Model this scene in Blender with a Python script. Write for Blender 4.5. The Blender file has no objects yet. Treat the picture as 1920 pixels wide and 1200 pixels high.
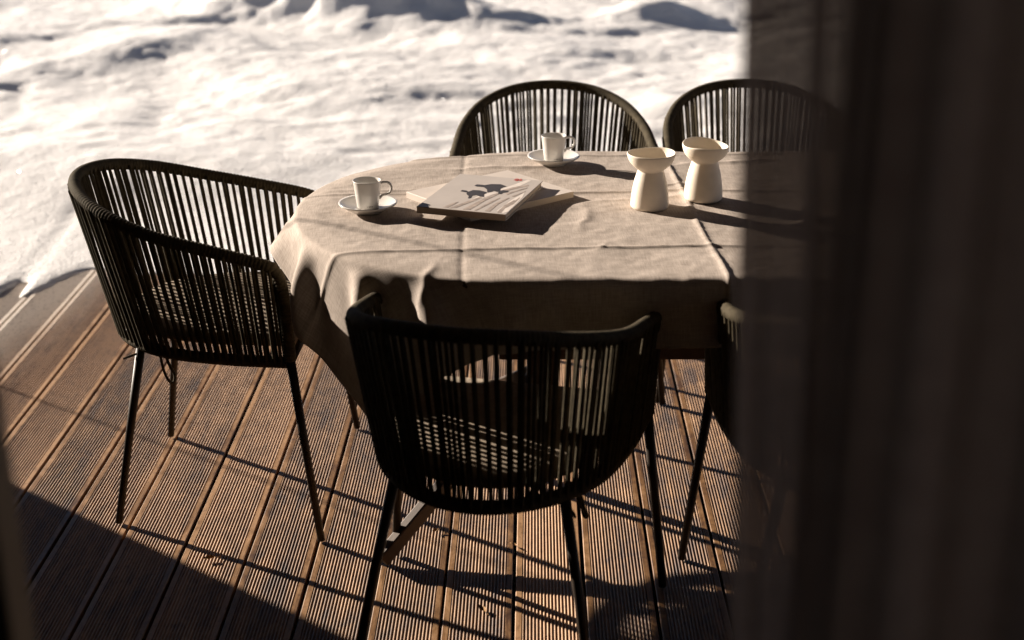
import bpy, bmesh, math, random
import numpy as np
from mathutils import Vector, Matrix
random.seed(7)
rng = np.random.default_rng(11)
sc = bpy.context.scene
COL = sc.collection
R = math.radians

# ------------------------------------------------------------------ helpers
def link(name, me, mat=None, parent=None, smooth=False):
    o = bpy.data.objects.new(name, me)
    COL.objects.link(o)
    if mat is not None and not me.materials:
        me.materials.append(mat)
    if parent is not None:
        o.parent = parent
    if smooth:
        me.polygons.foreach_set('use_smooth', [True] * len(me.polygons))
    return o

def obj(name, bm, mat, parent=None, smooth=False):
    me = bpy.data.meshes.new(name)
    bmesh.ops.recalc_face_normals(bm, faces=bm.faces)
    bm.to_mesh(me)
    bm.free()
    return link(name, me, mat, parent, smooth)

def tag(o, label=None, cat=None, group=None, kind=None):
    if label: o['label'] = label
    if cat: o['category'] = cat
    if group: o['group'] = group
    if kind: o['kind'] = kind
    return o

def thing(name, label, cat, loc=(0, 0, 0), rz=0, group=None):
    o = bpy.data.objects.new(name, None)
    o.empty_display_size = .05
    COL.objects.link(o)
    o.location = loc
    o.rotation_euler = (0, 0, rz)
    return tag(o, label, cat, group)

def dup(root, loc, rz, label):
    r = root.copy(); COL.objects.link(r)
    r.location = loc; r.rotation_euler = (0, 0, rz); r['label'] = label
    for ch in list(root.children):
        c = ch.copy(); COL.objects.link(c); c.parent = r
        for g in ch.children:
            d = g.copy(); COL.objects.link(d); d.parent = c
    return r

def spline(pts, n):
    """Catmull-Rom through pts, n samples per span (pts may be any length tuples)."""
    P = [np.array(p, float) for p in pts]
    P = [2 * P[0] - P[1]] + P + [2 * P[-1] - P[-2]]
    out = []
    for i in range(1, len(P) - 2):
        p0, p1, p2, p3 = P[i - 1:i + 3]
        for k in range(n):
            t = k / n
            out.append(.5 * ((2 * p1) + (-p0 + p2) * t + (2 * p0 - 5 * p1 + 4 * p2 - p3) * t * t
                             + (-p0 + 3 * p1 - 3 * p2 + p3) * t ** 3))
    out.append(P[-2])
    return np.array(out)

def resample(P, n):
    d = np.r_[0, np.cumsum(np.linalg.norm(np.diff(P, axis=0), axis=1))]
    s = np.linspace(0, d[-1], n)
    return np.stack([np.interp(s, d, P[:, k]) for k in range(P.shape[1])], 1), d[-1]

def add_tube(bm, P, r, seg=10, caps=True):
    P = [Vector(p) for p in P]
    rr = r if hasattr(r, '__len__') else [r] * len(P)
    t = (P[1] - P[0]).normalized()
    up = Vector((0, 0, 1)) if abs(t.z) < .9 else Vector((1, 0, 0))
    u = (up - t * up.dot(t)).normalized()
    rings = []
    for i, p in enumerate(P):
        a = P[max(i - 1, 0)]; b = P[min(i + 1, len(P) - 1)]
        t = (b - a).normalized()
        u = (u - t * u.dot(t)).normalized()
        w = t.cross(u)
        rings.append([bm.verts.new(p + (u * math.cos(2 * math.pi * k / seg) + w * math.sin(2 * math.pi * k / seg)) * rr[i])
                      for k in range(seg)])
    for A, B in zip(rings, rings[1:]):
        for k in range(seg):
            bm.faces.new((A[k], A[(k + 1) % seg], B[(k + 1) % seg], B[k]))
    if caps:
        bm.faces.new(rings[0][::-1]); bm.faces.new(rings[-1])

def add_lathe(bm, prof, seg=48, fn=None):
    rings = []
    for r, z in prof:
        if r < 1e-6:
            rings.append([bm.verts.new((0, 0, z))])
        else:
            rg = []
            for k in range(seg):
                a = 2 * math.pi * k / seg
                v = Vector((r * math.cos(a), r * math.sin(a), z))
                if fn: v = fn(v, a)
                rg.append(bm.verts.new(v))
            rings.append(rg)
    for A, B in zip(rings, rings[1:]):
        for k in range(seg):
            k2 = (k + 1) % seg
            if len(A) == 1 and len(B) > 1: bm.faces.new((A[0], B[k], B[k2]))
            elif len(B) == 1 and len(A) > 1: bm.faces.new((A[k], A[k2], B[0]))
            elif len(A) > 1: bm.faces.new((A[k], A[k2], B[k2], B[k]))

def add_box(bm, x0, x1, y0, y1, z0, z1):
    v = [bm.verts.new((x, y, z)) for z in (z0, z1) for y in (y0, y1) for x in (x0, x1)]
    for f in ((0, 2, 3, 1), (4, 5, 7, 6), (0, 1, 5, 4), (2, 6, 7, 3), (0, 4, 6, 2), (1, 3, 7, 5)):
        bm.faces.new([v[i] for i in f])

def add_bar(bm, a, b, w, h, up=(0, 0, 1)):
    a, b = Vector(a), Vector(b)
    t = (b - a).normalized(); up = Vector(up)
    s = t.cross(up).normalized(); u = s.cross(t).normalized()
    rows = [[bm.verts.new(p + s * (x * w / 2) + u * (y * h / 2)) for x, y in ((-1, -1), (1, -1), (1, 1), (-1, 1))] for p in (a, b)]
    A, B = rows
    for k in range(4):
        bm.faces.new((A[k], A[(k + 1) % 4], B[(k + 1) % 4], B[k]))
    bm.faces.new(A[::-1]); bm.faces.new(B)

def bevel(bm, w, seg=2):
    bmesh.ops.bevel(bm, geom=list(bm.edges), offset=w, segments=seg, profile=.5, affect='EDGES')

def add_poly(bm, pts, z0, z1):
    a = [bm.verts.new((x, y, z0)) for x, y in pts]
    b = [bm.verts.new((x, y, z1)) for x, y in pts]
    n = len(pts)
    bm.faces.new(b); bm.faces.new(a[::-1])
    for i in range(n):
        bm.faces.new((a[i], a[(i + 1) % n], b[(i + 1) % n], b[i]))

# value noise for terrain
def vnoise(x, y, seed):
    g = np.random.default_rng(seed).random((256, 256))
    xi = np.floor(x).astype(int); yi = np.floor(y).astype(int)
    fx = x - xi; fy = y - yi
    fx = fx ** 3 * (fx * (fx * 6 - 15) + 10); fy = fy ** 3 * (fy * (fy * 6 - 15) + 10)
    a = g[xi % 256, yi % 256]; b = g[(xi + 1) % 256, yi % 256]
    c = g[xi % 256, (yi + 1) % 256]; d = g[(xi + 1) % 256, (yi + 1) % 256]
    return (a * (1 - fx) + b * fx) * (1 - fy) + (c * (1 - fx) + d * fx) * fy - .5

def sstep(a, b, x):
    t = np.clip((x - a) / (b - a), 0, 1)
    return t * t * (3 - 2 * t)

# ------------------------------------------------------------------ materials
def mat(name):
    m = bpy.data.materials.new(name); m.use_nodes = True
    nt = m.node_tree; b = nt.nodes['Principled BSDF']
    return m, nt, b

def N(nt, typ, **kw):
    n = nt.nodes.new(typ)
    for k, v in kw.items():
        if k.startswith('i_'):
            n.inputs[k[2:].replace('_', ' ')].default_value = v
        else:
            setattr(n, k, v)
    return n

def L(nt, a, b): nt.links.new(a, b)

def ramp(nt, fac, stops):
    r = nt.nodes.new('ShaderNodeValToRGB')
    el = r.color_ramp.elements
    while len(el) < len(stops): el.new(.5)
    for e, (p, c) in zip(el, stops):
        e.position = p; e.color = (*c, 1) if len(c) == 3 else c
    L(nt, fac, r.inputs[0])
    return r.outputs[0]

def bump(nt, b, h, strength=.3, dist=.01):
    n = N(nt, 'ShaderNodeBump'); n.inputs['Strength'].default_value = strength; n.inputs['Distance'].default_value = dist
    L(nt, h, n.inputs['Height']); L(nt, n.outputs[0], b.inputs['Normal'])

def simple(name, col, rough=.6, var=.15, scale=30, spec=.3, bmp=.0, bscale=200, metal=0, bdist=.002):
    m, nt, b = mat(name)
    tc = N(nt, 'ShaderNodeTexCoord')
    n = N(nt, 'ShaderNodeTexNoise', i_Scale=scale, i_Detail=5.0)
    L(nt, tc.outputs['Object'], n.inputs['Vector'])
    lo = [c * (1 - var) for c in col]; hi = [min(1, c * (1 + var)) for c in col]
    L(nt, ramp(nt, n.outputs[0], [(.3, lo), (.7, hi)]), b.inputs['Base Color'])
    b.inputs['Roughness'].default_value = rough; b.inputs['Specular IOR Level'].default_value = spec
    b.inputs['Metallic'].default_value = metal
    if bmp:
        n2 = N(nt, 'ShaderNodeTexNoise', i_Scale=bscale, i_Detail=3.0)
        L(nt, tc.outputs['Object'], n2.inputs['Vector'])
        bump(nt, b, n2.outputs[0], bmp, bdist)
    return m

M_rope = simple('olive_rope', (.062, .050, .030), .85, .3, 60, .12, .5, 420)
M_frame = simple('brown_metal_frame', (.030, .021, .014), .5, .15, 40, .25, .08, 300)
M_cush = simple('seat_fabric', (.30, .245, .185), .9, .18, 90, .1, .4, 900)
M_tablewood = simple('table_wood', (.060, .036, .021), .5, .25, 25, .35, .1, 100)
M_porc = simple('white_porcelain', (.66, .63, .59), .12, .02, 10, .5)
M_vase = simple('cream_stoneware', (.80, .71, .59), .62, .05, 45, .3, .15, 500)
M_ink = simple('black_ink', (.02, .018, .016), .5, .1, 50, .3)
M_cover = simple('book_cover_matt', (.47, .42, .38), .5, .05, 14, .3)
M_cover2 = simple('book_cover_pale', (.60, .53, .47), .5, .05, 14, .3)
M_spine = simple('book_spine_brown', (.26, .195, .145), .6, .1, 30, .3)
M_print = simple('print_dark', (.045, .038, .036), .5, .2, 60, .3)
M_print2 = simple('print_brown', (.36, .295, .25), .5, .3, 60, .3)
M_print3 = simple('print_light', (.70, .63, .57), .5, .1, 60, .3)
M_red = simple('print_red', (.55, .05, .03), .5, .1, 60, .3)
M_leaf = simple('dry_leaf', (.30, .17, .07), .7, .35, 90, .2, .4, 300)
M_wall = simple('dark_timber_wall', (.09, .062, .042), .8, .3, 9, .15, .2, 60)
M_room = simple('room_plaster', (.30, .255, .215), .9, .08, 6, .1, .1, 60)
M_roomfloor = simple('room_floor', (.08, .055, .04), .5, .2, 6, .3)
M_jamb = simple('painted_door_frame', (.11, .085, .055), .5, .1, 12, .35)
M_blocker = simple('sky_blocker_brown', (.055, .034, .02), .7, .3, 8, .2)  # dark brown for the slab added above the deck
M_soil = simple('dark_soil', (.02, .016, .012), .95, .3, 8, .1)
M_pole = simple('pole_metal', (.05, .045, .04), .5, .1, 20, .4)

def make_pages():
    m, nt, b = mat('book_pages')
    tc = N(nt, 'ShaderNodeTexCoord')
    w = N(nt, 'ShaderNodeTexWave', wave_type='BANDS', bands_direction='Z')
    w.inputs['Scale'].default_value = 260; w.inputs['Distortion'].default_value = 1.0
    L(nt, tc.outputs['Object'], w.inputs['Vector'])
    L(nt, ramp(nt, w.outputs[1], [(.2, (.52, .42, .32)), (.8, (.70, .60, .48))]), b.inputs['Base Color'])
    b.inputs['Roughness'].default_value = .8
    return m
M_pages = make_pages()

def make_cloth():
    m, nt, b = mat('linen_cloth')
    uv = N(nt, 'ShaderNodeUVMap', uv_map='rest')
    def threads(sx, sy, seed):
        mp = N(nt, 'ShaderNodeMapping'); mp.inputs['Scale'].default_value = (sx, sy, 1); mp.inputs['Location'].default_value = (seed, seed, 0)
        L(nt, uv.outputs[0], mp.inputs[0])
        n = N(nt, 'ShaderNodeTexNoise', i_Scale=1.0, i_Detail=3.0, i_Roughness=.7); L(nt, mp.outputs[0], n.inputs['Vector'])
        return n.outputs[0]
    a = threads(420, 26, 0); c = threads(26, 420, 7); big = threads(9, 9, 3)
    mx = N(nt, 'ShaderNodeMath', operation='ADD'); L(nt, a, mx.inputs[0]); L(nt, c, mx.inputs[1])
    mx2 = N(nt, 'ShaderNodeMath', operation='MULTIPLY_ADD'); L(nt, mx.outputs[0], mx2.inputs[0]); mx2.inputs[1].default_value = .5
    sb = N(nt, 'ShaderNodeMath', operation='MULTIPLY_ADD'); L(nt, big, sb.inputs[0]); sb.inputs[1].default_value = .25; sb.inputs[2].default_value = -.125
    L(nt, sb.outputs[0], mx2.inputs[2])
    L(nt, ramp(nt, mx2.outputs[0], [(.34, (.275, .233, .200)), (.5, (.405, .348, .302)), (.66, (.545, .472, .415))]), b.inputs['Base Color'])
    b.inputs['Roughness'].default_value = .95; b.inputs['Specular IOR Level'].default_value = .1
    bump(nt, b, mx2.outputs[0], .35, .0012)
    return m
M_cloth = make_cloth()

def make_deckwood():
    m, nt, b = mat('ribbed_deck_wood')
    uv = N(nt, 'ShaderNodeUVMap', uv_map='board')     # u = metres across, v = metres along
    at = N(nt, 'ShaderNodeAttribute', attribute_name='board_id')
    off = N(nt, 'ShaderNodeVectorMath', operation='SCALE'); L(nt, at.outputs['Vector'], off.inputs[0]); off.inputs['Scale'].default_value = 37.0
    add = N(nt, 'ShaderNodeVectorMath', operation='ADD'); L(nt, uv.outputs[0], add.inputs[0]); L(nt, off.outputs[0], add.inputs[1])
    def noise(sx, sy, det=4.0, rough=.6, dist=0.0, src=None):
        mp = N(nt, 'ShaderNodeMapping'); mp.inputs['Scale'].default_value = (sx, sy, 1); L(nt, src or add.outputs[0], mp.inputs[0])
        n = N(nt, 'ShaderNodeTexNoise', i_Scale=1.0, i_Detail=det, i_Roughness=rough, i_Distortion=dist); L(nt, mp.outputs[0], n.inputs['Vector'])
        return n.outputs[0]
    wpos = N(nt, 'ShaderNodeNewGeometry'); uvw = wpos.outputs['Position']
    grain = noise(190, 7, 5, .65, .4)
    streak = noise(34, 1.6, 4, .6, .8)
    blot = noise(17, 8, 5, .7, 1.2)
    spots = noise(120, 60, 3, .6)
    def madd(a, k, c):
        n = N(nt, 'ShaderNodeMath', operation='MULTIPLY_ADD'); L(nt, a, n.inputs[0]); n.inputs[1].default_value = k
        if isinstance(c, float): n.inputs[2].default_value = c
        else: L(nt, c, n.inputs[2])
        return n.outputs[0]
    f = madd(grain, .5, -.53); f = madd(streak, .6, f); f = madd(blot, .75, f); f = madd(noise(5, 2.2, 5, .65, 1.5, uvw), .55, f)
    sep = N(nt, 'ShaderNodeSeparateXYZ'); L(nt, at.outputs['Vector'], sep.inputs[0])
    f = madd(sep.outputs[0], .30, madd(sep.outputs[0], 0.0, f)); f = madd(f, 1.0, -.07)
    col = ramp(nt, f, [(.28, (.018, .008, .003)), (.46, (.072, .031, .011)), (.65, (.185, .092, .031)), (.88, (.36, .205, .098))])
    # frost left on the boards close to the snow
    geo = N(nt, 'ShaderNodeNewGeometry'); sp = N(nt, 'ShaderNodeSeparateXYZ'); L(nt, geo.outputs['Position'], sp.inputs[0])
    fy = N(nt, 'ShaderNodeMath', operation='MULTIPLY_ADD'); L(nt, sp.outputs[0], fy.inputs[0]); fy.inputs[1].default_value = -2.2; fyh = N(nt, 'ShaderNodeMath', operation='MULTIPLY'); L(nt, sp.outputs[1], fyh.inputs[0]); fyh.inputs[1].default_value = .5; L(nt, fyh.outputs[0], fy.inputs[2])
    fm = N(nt, 'ShaderNodeMapRange'); fm.inputs[1].default_value = 4.95; fm.inputs[2].default_value = 5.65; L(nt, fy.outputs[0], fm.inputs[0])
    fn = noise(9, 3.0, 6, .7, .6)
    fs = madd(fn, 1.5, -.72)
    fa = N(nt, 'ShaderNodeMath', operation='ADD'); L(nt, fs, fa.inputs[0]); L(nt, madd(fm.outputs[0], 1.25, 0.0), fa.inputs[1])
    fc = N(nt, 'ShaderNodeClamp'); L(nt, fa.outputs[0], fc.inputs[0])
    fk = N(nt, 'ShaderNodeMath', operation='MULTIPLY'); L(nt, fc.outputs[0], fk.inputs[0]); L(nt, fm.outputs[0], fk.inputs[1])
    mix = N(nt, 'ShaderNodeMix', data_type='RGBA'); L(nt, fk.outputs[0], mix.inputs[0]); L(nt, col, mix.inputs[6]); mix.inputs[7].default_value = (.66, .58, .50, 1)
    sp2 = N(nt, 'ShaderNodeMix', data_type='RGBA'); sp2.blend_type = 'MULTIPLY'; sp2.inputs[0].default_value = .7
    L(nt, mix.outputs[2], sp2.inputs[6]); L(nt, ramp(nt, spots, [(.30, (.45, .42, .40)), (.46, (1, 1, 1))]), sp2.inputs[7])
    L(nt, sp2.outputs[2], b.inputs['Base Color'])
    rr = N(nt, 'ShaderNodeMapRange'); L(nt, blot, rr.inputs[0]); rr.inputs[3].default_value = .36; rr.inputs[4].default_value = .7
    L(nt, rr.outputs[0], b.inputs['Roughness'])
    b.inputs['Specular IOR Level'].default_value = .45
    h = madd(blot, .8, grain); h = madd(spots, .5, h)
    bump(nt, b, h, .3, .0018)
    return m
M_deck = make_deckwood()

def make_snow():
    m, nt, b = mat('snow')
    tc = N(nt, 'ShaderNodeTexCoord')
    b.inputs['Base Color'].default_value = (.81, .795, .78, 1)
    b.inputs['Roughness'].default_value = .55; b.inputs['Specular IOR Level'].default_value = .25
    n = N(nt, 'ShaderNodeTexNoise', i_Scale=16.0, i_Detail=8.0, i_Roughness=.72); L(nt, tc.outputs['Object'], n.inputs['Vector'])
    n2 = N(nt, 'ShaderNodeTexNoise', i_Scale=70.0, i_Detail=4.0, i_Roughness=.7); L(nt, tc.outputs['Object'], n2.inputs['Vector'])
    ad = N(nt, 'ShaderNodeMath', operation='MULTIPLY_ADD'); L(nt, n2.outputs[0], ad.inputs[0]); ad.inputs[1].default_value = .3; L(nt, n.outputs[0], ad.inputs[2])
    bump(nt, b, ad.outputs[0], .5, .034)
    # loose ice crystals lying at random angles, some catch the sun
    vo = N(nt, 'ShaderNodeTexVoronoi'); vo.inputs['Scale'].default_value = 30; L(nt, tc.outputs['Object'], vo.inputs['Vector'])
    nv = N(nt, 'ShaderNodeVectorMath', operation='MULTIPLY_ADD'); L(nt, vo.outputs['Color'], nv.inputs[0]); nv.inputs[1].default_value = (2, 2, 1); nv.inputs[2].default_value = (-1, -1, .15)
    nn = N(nt, 'ShaderNodeVectorMath', operation='NORMALIZE'); L(nt, nv.outputs[0], nn.inputs[0])
    gl = N(nt, 'ShaderNodeBsdfGlossy'); gl.inputs['Roughness'].default_value = .12; gl.inputs['Color'].default_value = (.5, .5, .5, 1); L(nt, nn.outputs[0], gl.inputs['Normal'])
    lt = N(nt, 'ShaderNodeMath', operation='LESS_THAN'); L(nt, vo.outputs['Distance'], lt.inputs[0]); lt.inputs[1].default_value = .10
    mxs = N(nt, 'ShaderNodeMixShader'); L(nt, lt.outputs[0], mxs.inputs[0]); L(nt, b.outputs[0], mxs.inputs[1]); L(nt, gl.outputs[0], mxs.inputs[2])
    L(nt, mxs.outputs[0], nt.nodes['Material Output'].inputs[0])
    return m
M_snow = make_snow()

def make_curtain(name, k, trans):
    m, nt, b = mat(name)
    nt.nodes.remove(b)
    out = nt.nodes['Material Output']
    tc = N(nt, 'ShaderNodeTexCoord')
    n = N(nt, 'ShaderNodeTexNoise', i_Scale=90.0, i_Detail=3.0); L(nt, tc.outputs['Object'], n.inputs['Vector'])
    col = ramp(nt, n.outputs[0], [(.3, (.21 * k, .160 * k, .135 * k)), (.7, (.26 * k, .208 * k, .175 * k))])
    d = N(nt, 'ShaderNodeBsdfDiffuse'); L(nt, col, d.inputs[0])
    t = N(nt, 'ShaderNodeBsdfTranslucent'); L(nt, col, t.inputs[0])
    mx = N(nt, 'ShaderNodeMixShader'); mx.inputs[0].default_value = .45; L(nt, d.outputs[0], mx.inputs[1]); L(nt, t.outputs[0], mx.inputs[2])
    tr = N(nt, 'ShaderNodeBsdfTransparent'); tr.inputs[0].default_value = (.95, .86, .78, 1)
    mx2 = N(nt, 'ShaderNodeMixShader'); mx2.inputs[0].default_value = trans
    L(nt, mx.outputs[0], mx2.inputs[1]); L(nt, tr.outputs[0], mx2.inputs[2])
    L(nt, mx2.outputs[0], out.inputs[0])
    return m
M_curtain = make_curtain('sheer_curtain', 1.05, .028)

M_lining = make_curtain('curtain_lining', 1.0, 0.0)

# ------------------------------------------------------------------ deck
GAPX, PITCH, YAW = .003, .151, -.0131
def build_deck():
    W, GAP, TH, EDGE, NR = PITCH, .0075, .024, .013, 16
    wv = W - GAP; DP = .0027
    prof = [(-wv / 2, -TH), (-wv / 2, -.0015), (-wv / 2 + .0015, 0)]
    rp = (wv - 2 * EDGE) / NR
    x = -wv / 2 + EDGE
    for i in range(NR):
        prof += [(x + rp * .02, 0 if i == 0 else -DP), (x + rp * .12, -DP), (x + rp * .38, -.0008), (x + rp * .47, -.0002), (x + rp * .58, 0), (x + rp * .70, -.0005), (x + rp * .92, -DP)]
        x += rp
    prof += [(wv / 2 - EDGE + .0005, 0), (wv / 2 - .0015, 0), (wv / 2, -.0015), (wv / 2, -TH)]
    y0, y1 = 1.0, 5.3
    vs, fs, uvs, ids = [], [], [], []
    n = len(prof)
    for k in range(-28, 27):
        cx = GAPX + PITCH * (k + .5)
        dz = random.uniform(-.0012, .0012); tilt = random.uniform(-.006, .006)
        bid = (random.random(), random.random(), random.random())
        segs = np.linspace(y0, y1, 16)
        base = len(vs)
        for j, y in enumerate(segs):
            wob = .0007 * math.sin(y * 2.1 + k * 1.7)
            for (px, pz) in prof:
                xx = cx + px + wob
                X = xx - YAW * (y - 2.52); 
                vs.append((X, y, pz + dz + px * tilt)); uvs.append((px, y)); ids.append(bid)
        for j in range(len(segs) - 1):
            for i in range(n - 1):
                a = base + j * n + i
                fs.append((a, a + 1, a + n + 1, a + n))
        fs.append(tuple(base + i for i in range(n))[::-1]); fs.append(tuple(base + (len(segs) - 1) * n + i for i in range(n)))
    me = bpy.data.meshes.new('deck'); me.from_pydata(vs, [], fs)
    uvl = me.uv_layers.new(name='board')
    li = np.empty(len(me.loops), int); me.loops.foreach_get('vertex_index', li)
    uvl.data.foreach_set('uv', np.array(uvs)[li].ravel())
    a = me.attributes.new('board_id', 'FLOAT_VECTOR', 'POINT'); a.data.foreach_set('vector', np.array(ids, float).ravel())
    tag(link('deck', me, M_deck), 'weathered brown ribbed wooden deck boards', None, None, 'structure')
build_deck()

# ------------------------------------------------------------------ snow ground
def build_snow():
    def axis(a, b, st, lo, hi):
        core = list(np.arange(a, b + 1e-6, st))
        left, s, x = [], st, a
        while x > lo: s *= 1.25; x -= s; left.append(x)
        right, s, x = [], st, b
        while x < hi: s *= 1.25; x += s; right.append(x)
        return np.array(left[::-1] + core + right)
    xs = axis(-4.6, 4.0, .026, -400, 400); ys = axis(4.45, 12.6, .026, -400, 600)
    X, Y = np.meshgrid(xs, ys)
    fade = np.exp(-np.clip(np.hypot(X, Y - 8) - 14, 0, None) / 20)
    h = np.zeros_like(X)
    wx = X + .35 * vnoise(X * .9, Y * .9, 31); wy = Y + .35 * vnoise(X * .9 + 5, Y * .9, 32)
    h += .14 * vnoise(wx * .5, wy * .7, 1) + .080 * vnoise(wx * 1.1, wy * 1.7, 2) + .036 * vnoise(wx * 2.6, wy * 4.0, 3)
    h += .015 * vnoise(wx * 6.5, wy * 8.5, 4) + .009 * vnoise(X * 15, Y * 17, 5) + .005 * vnoise(X * 34, Y * 34, 6)
    near = sstep(5.0, 7.0, Y)
    h *= (.35 + .65 * near) * fade
    MW1 = .20 * vnoise(X * 1.8, Y * 1.8, 41) + .09 * vnoise(X * 5, Y * 5, 42); MW2 = .20 * vnoise(X * 1.8, Y * 1.8, 43) + .09 * vnoise(X * 5, Y * 5, 44)
    def mound(cx, cy, hh, sx, sy, rot):
        c, s = math.cos(rot), math.sin(rot)
        u = (X + MW1 - cx) * c + (Y + MW2 - cy) * s; v = -(X + MW1 - cx) * s + (Y + MW2 - cy) * c
        return hh * np.exp(-np.abs(u / sx) ** 2.4 - np.abs(v / sy) ** 2)
    for q in MOUNDS: h += mound(*q)
    for (cx, cy, dp, sx, sy, rot) in DENTS: h -= mound(cx, cy, dp, sx, sy, rot)
    h += .02 + .06 * near
    # the sheet thins out over the deck in an uneven lip
    edge = 4.72 + .28 * vnoise(X * 1.9, Y * .3, 9) + .12 * vnoise(X * 5.2, Y * .6, 10) + .05 * vnoise(X * 13, Y * 9, 14)
    edge = edge - .42 * sstep(-1.40, -1.72, X) + .26 * np.exp(-np.abs((X + 1.70 + .02 * (Y - 4.6)) / .028) ** 2)
    lip = sstep(0, .16, Y - edge) 
    lip2 = sstep(0, 1.6, Y - edge)
    on = np.where(Y > edge, .011 * lip ** .7 + (h - .0) * lip2, -.14)
    on = np.where((Y < edge), np.maximum(-.14, -.004 - (edge - Y) * 2.5), on)
    Z = np.where(Y < 4.4, -.14, on)
    far = np.hypot(X, Y)
    Z = np.where(far > 60, Z - (far - 60) * .0005, Z)
    ny, nx = X.shape
    v = np.stack([X, Y, Z], -1).reshape(-1, 3)
    idx = np.arange(nx * ny).reshape(ny, nx)
    f = np.stack([idx[:-1, :-1], idx[:-1, 1:], idx[1:, 1:], idx[1:, :-1]], -1).reshape(-1, 4)
    me = bpy.data.meshes.new('snow_ground')
    me.vertices.add(len(v)); me.vertices.foreach_set('co', v.ravel())
    me.loops.add(f.size); me.loops.foreach_set('vertex_index', f.ravel())
    me.polygons.add(len(f)); me.polygons.foreach_set('loop_start', np.arange(0, f.size, 4))
    me.update(calc_edges=True)
    tag(link('snow_ground', me, M_snow, None, True), 'sunlit lumpy snow covering the garden beyond the deck', None, None, 'structure')
MOUNDS = [(-1.35, 9.75, .42, 1.0, .31, -.24), (.97, 9.75, .13, .30, .28, -.25), (-3.40, 8.85, .08, .42, .36, -.2),
          (-2.25, 8.45, .055, .40, .20, .35), (2.2, 9.0, .10, .5, .35, .1), (.3, 11.4, .16, 1.5, .4, 0)]
DENTS = [(-.55, 6.3, .012, .16, .05, .3), (-.22, 6.0, .012, .12, .05, .2), (-.05, 7.1, .02, .16, .06, .1), (-2.7, 8.4, .03, .14, .10, 0), (-3.0, 8.1, .06, .16, .10, 0),
         (-3.1, 7.7, .05, .15, .10, 0), (-2.6, 7.6, .04, .12, .08, 0), (.4, 7.6, .014, .14, .08, .4), (.28, 7.35, .014, .12, .06, .4), (1.0, 7.2, .03, .14, .07, .2), (.7, 6.6, .02, .14, .06, .1)]
build_snow()
bm = bmesh.new(); add_box(bm, -6, 6, .9, 5.6, -.32, -.15)
tag(obj('ground_under_deck', bm, M_soil), 'dark ground under the deck boards', None, None, 'structure')

# ------------------------------------------------------------------ rope armchair (local: faces +x)
HALF = [(.172, .278, .664), (.07, .270, .687), (-.07, .252, .717), (-.186, .203, .751), (-.266, .116, .776), (-.297, 0, .784)]
def mirror(pts): return pts + [(x, -y, z) for x, y, z in pts[-2::-1]]
FRONT = [(.222, .262, .435), (.220, .267, .53), (.215, .272, .608), (.203, .276, .648)]
RING_HALF = [(.220, .255, .426), (.08, .243, .426), (-.06, .210, .426), (-.155, .147, .426), (-.208, .072, .426), (-.224, 0, .426)]

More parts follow.
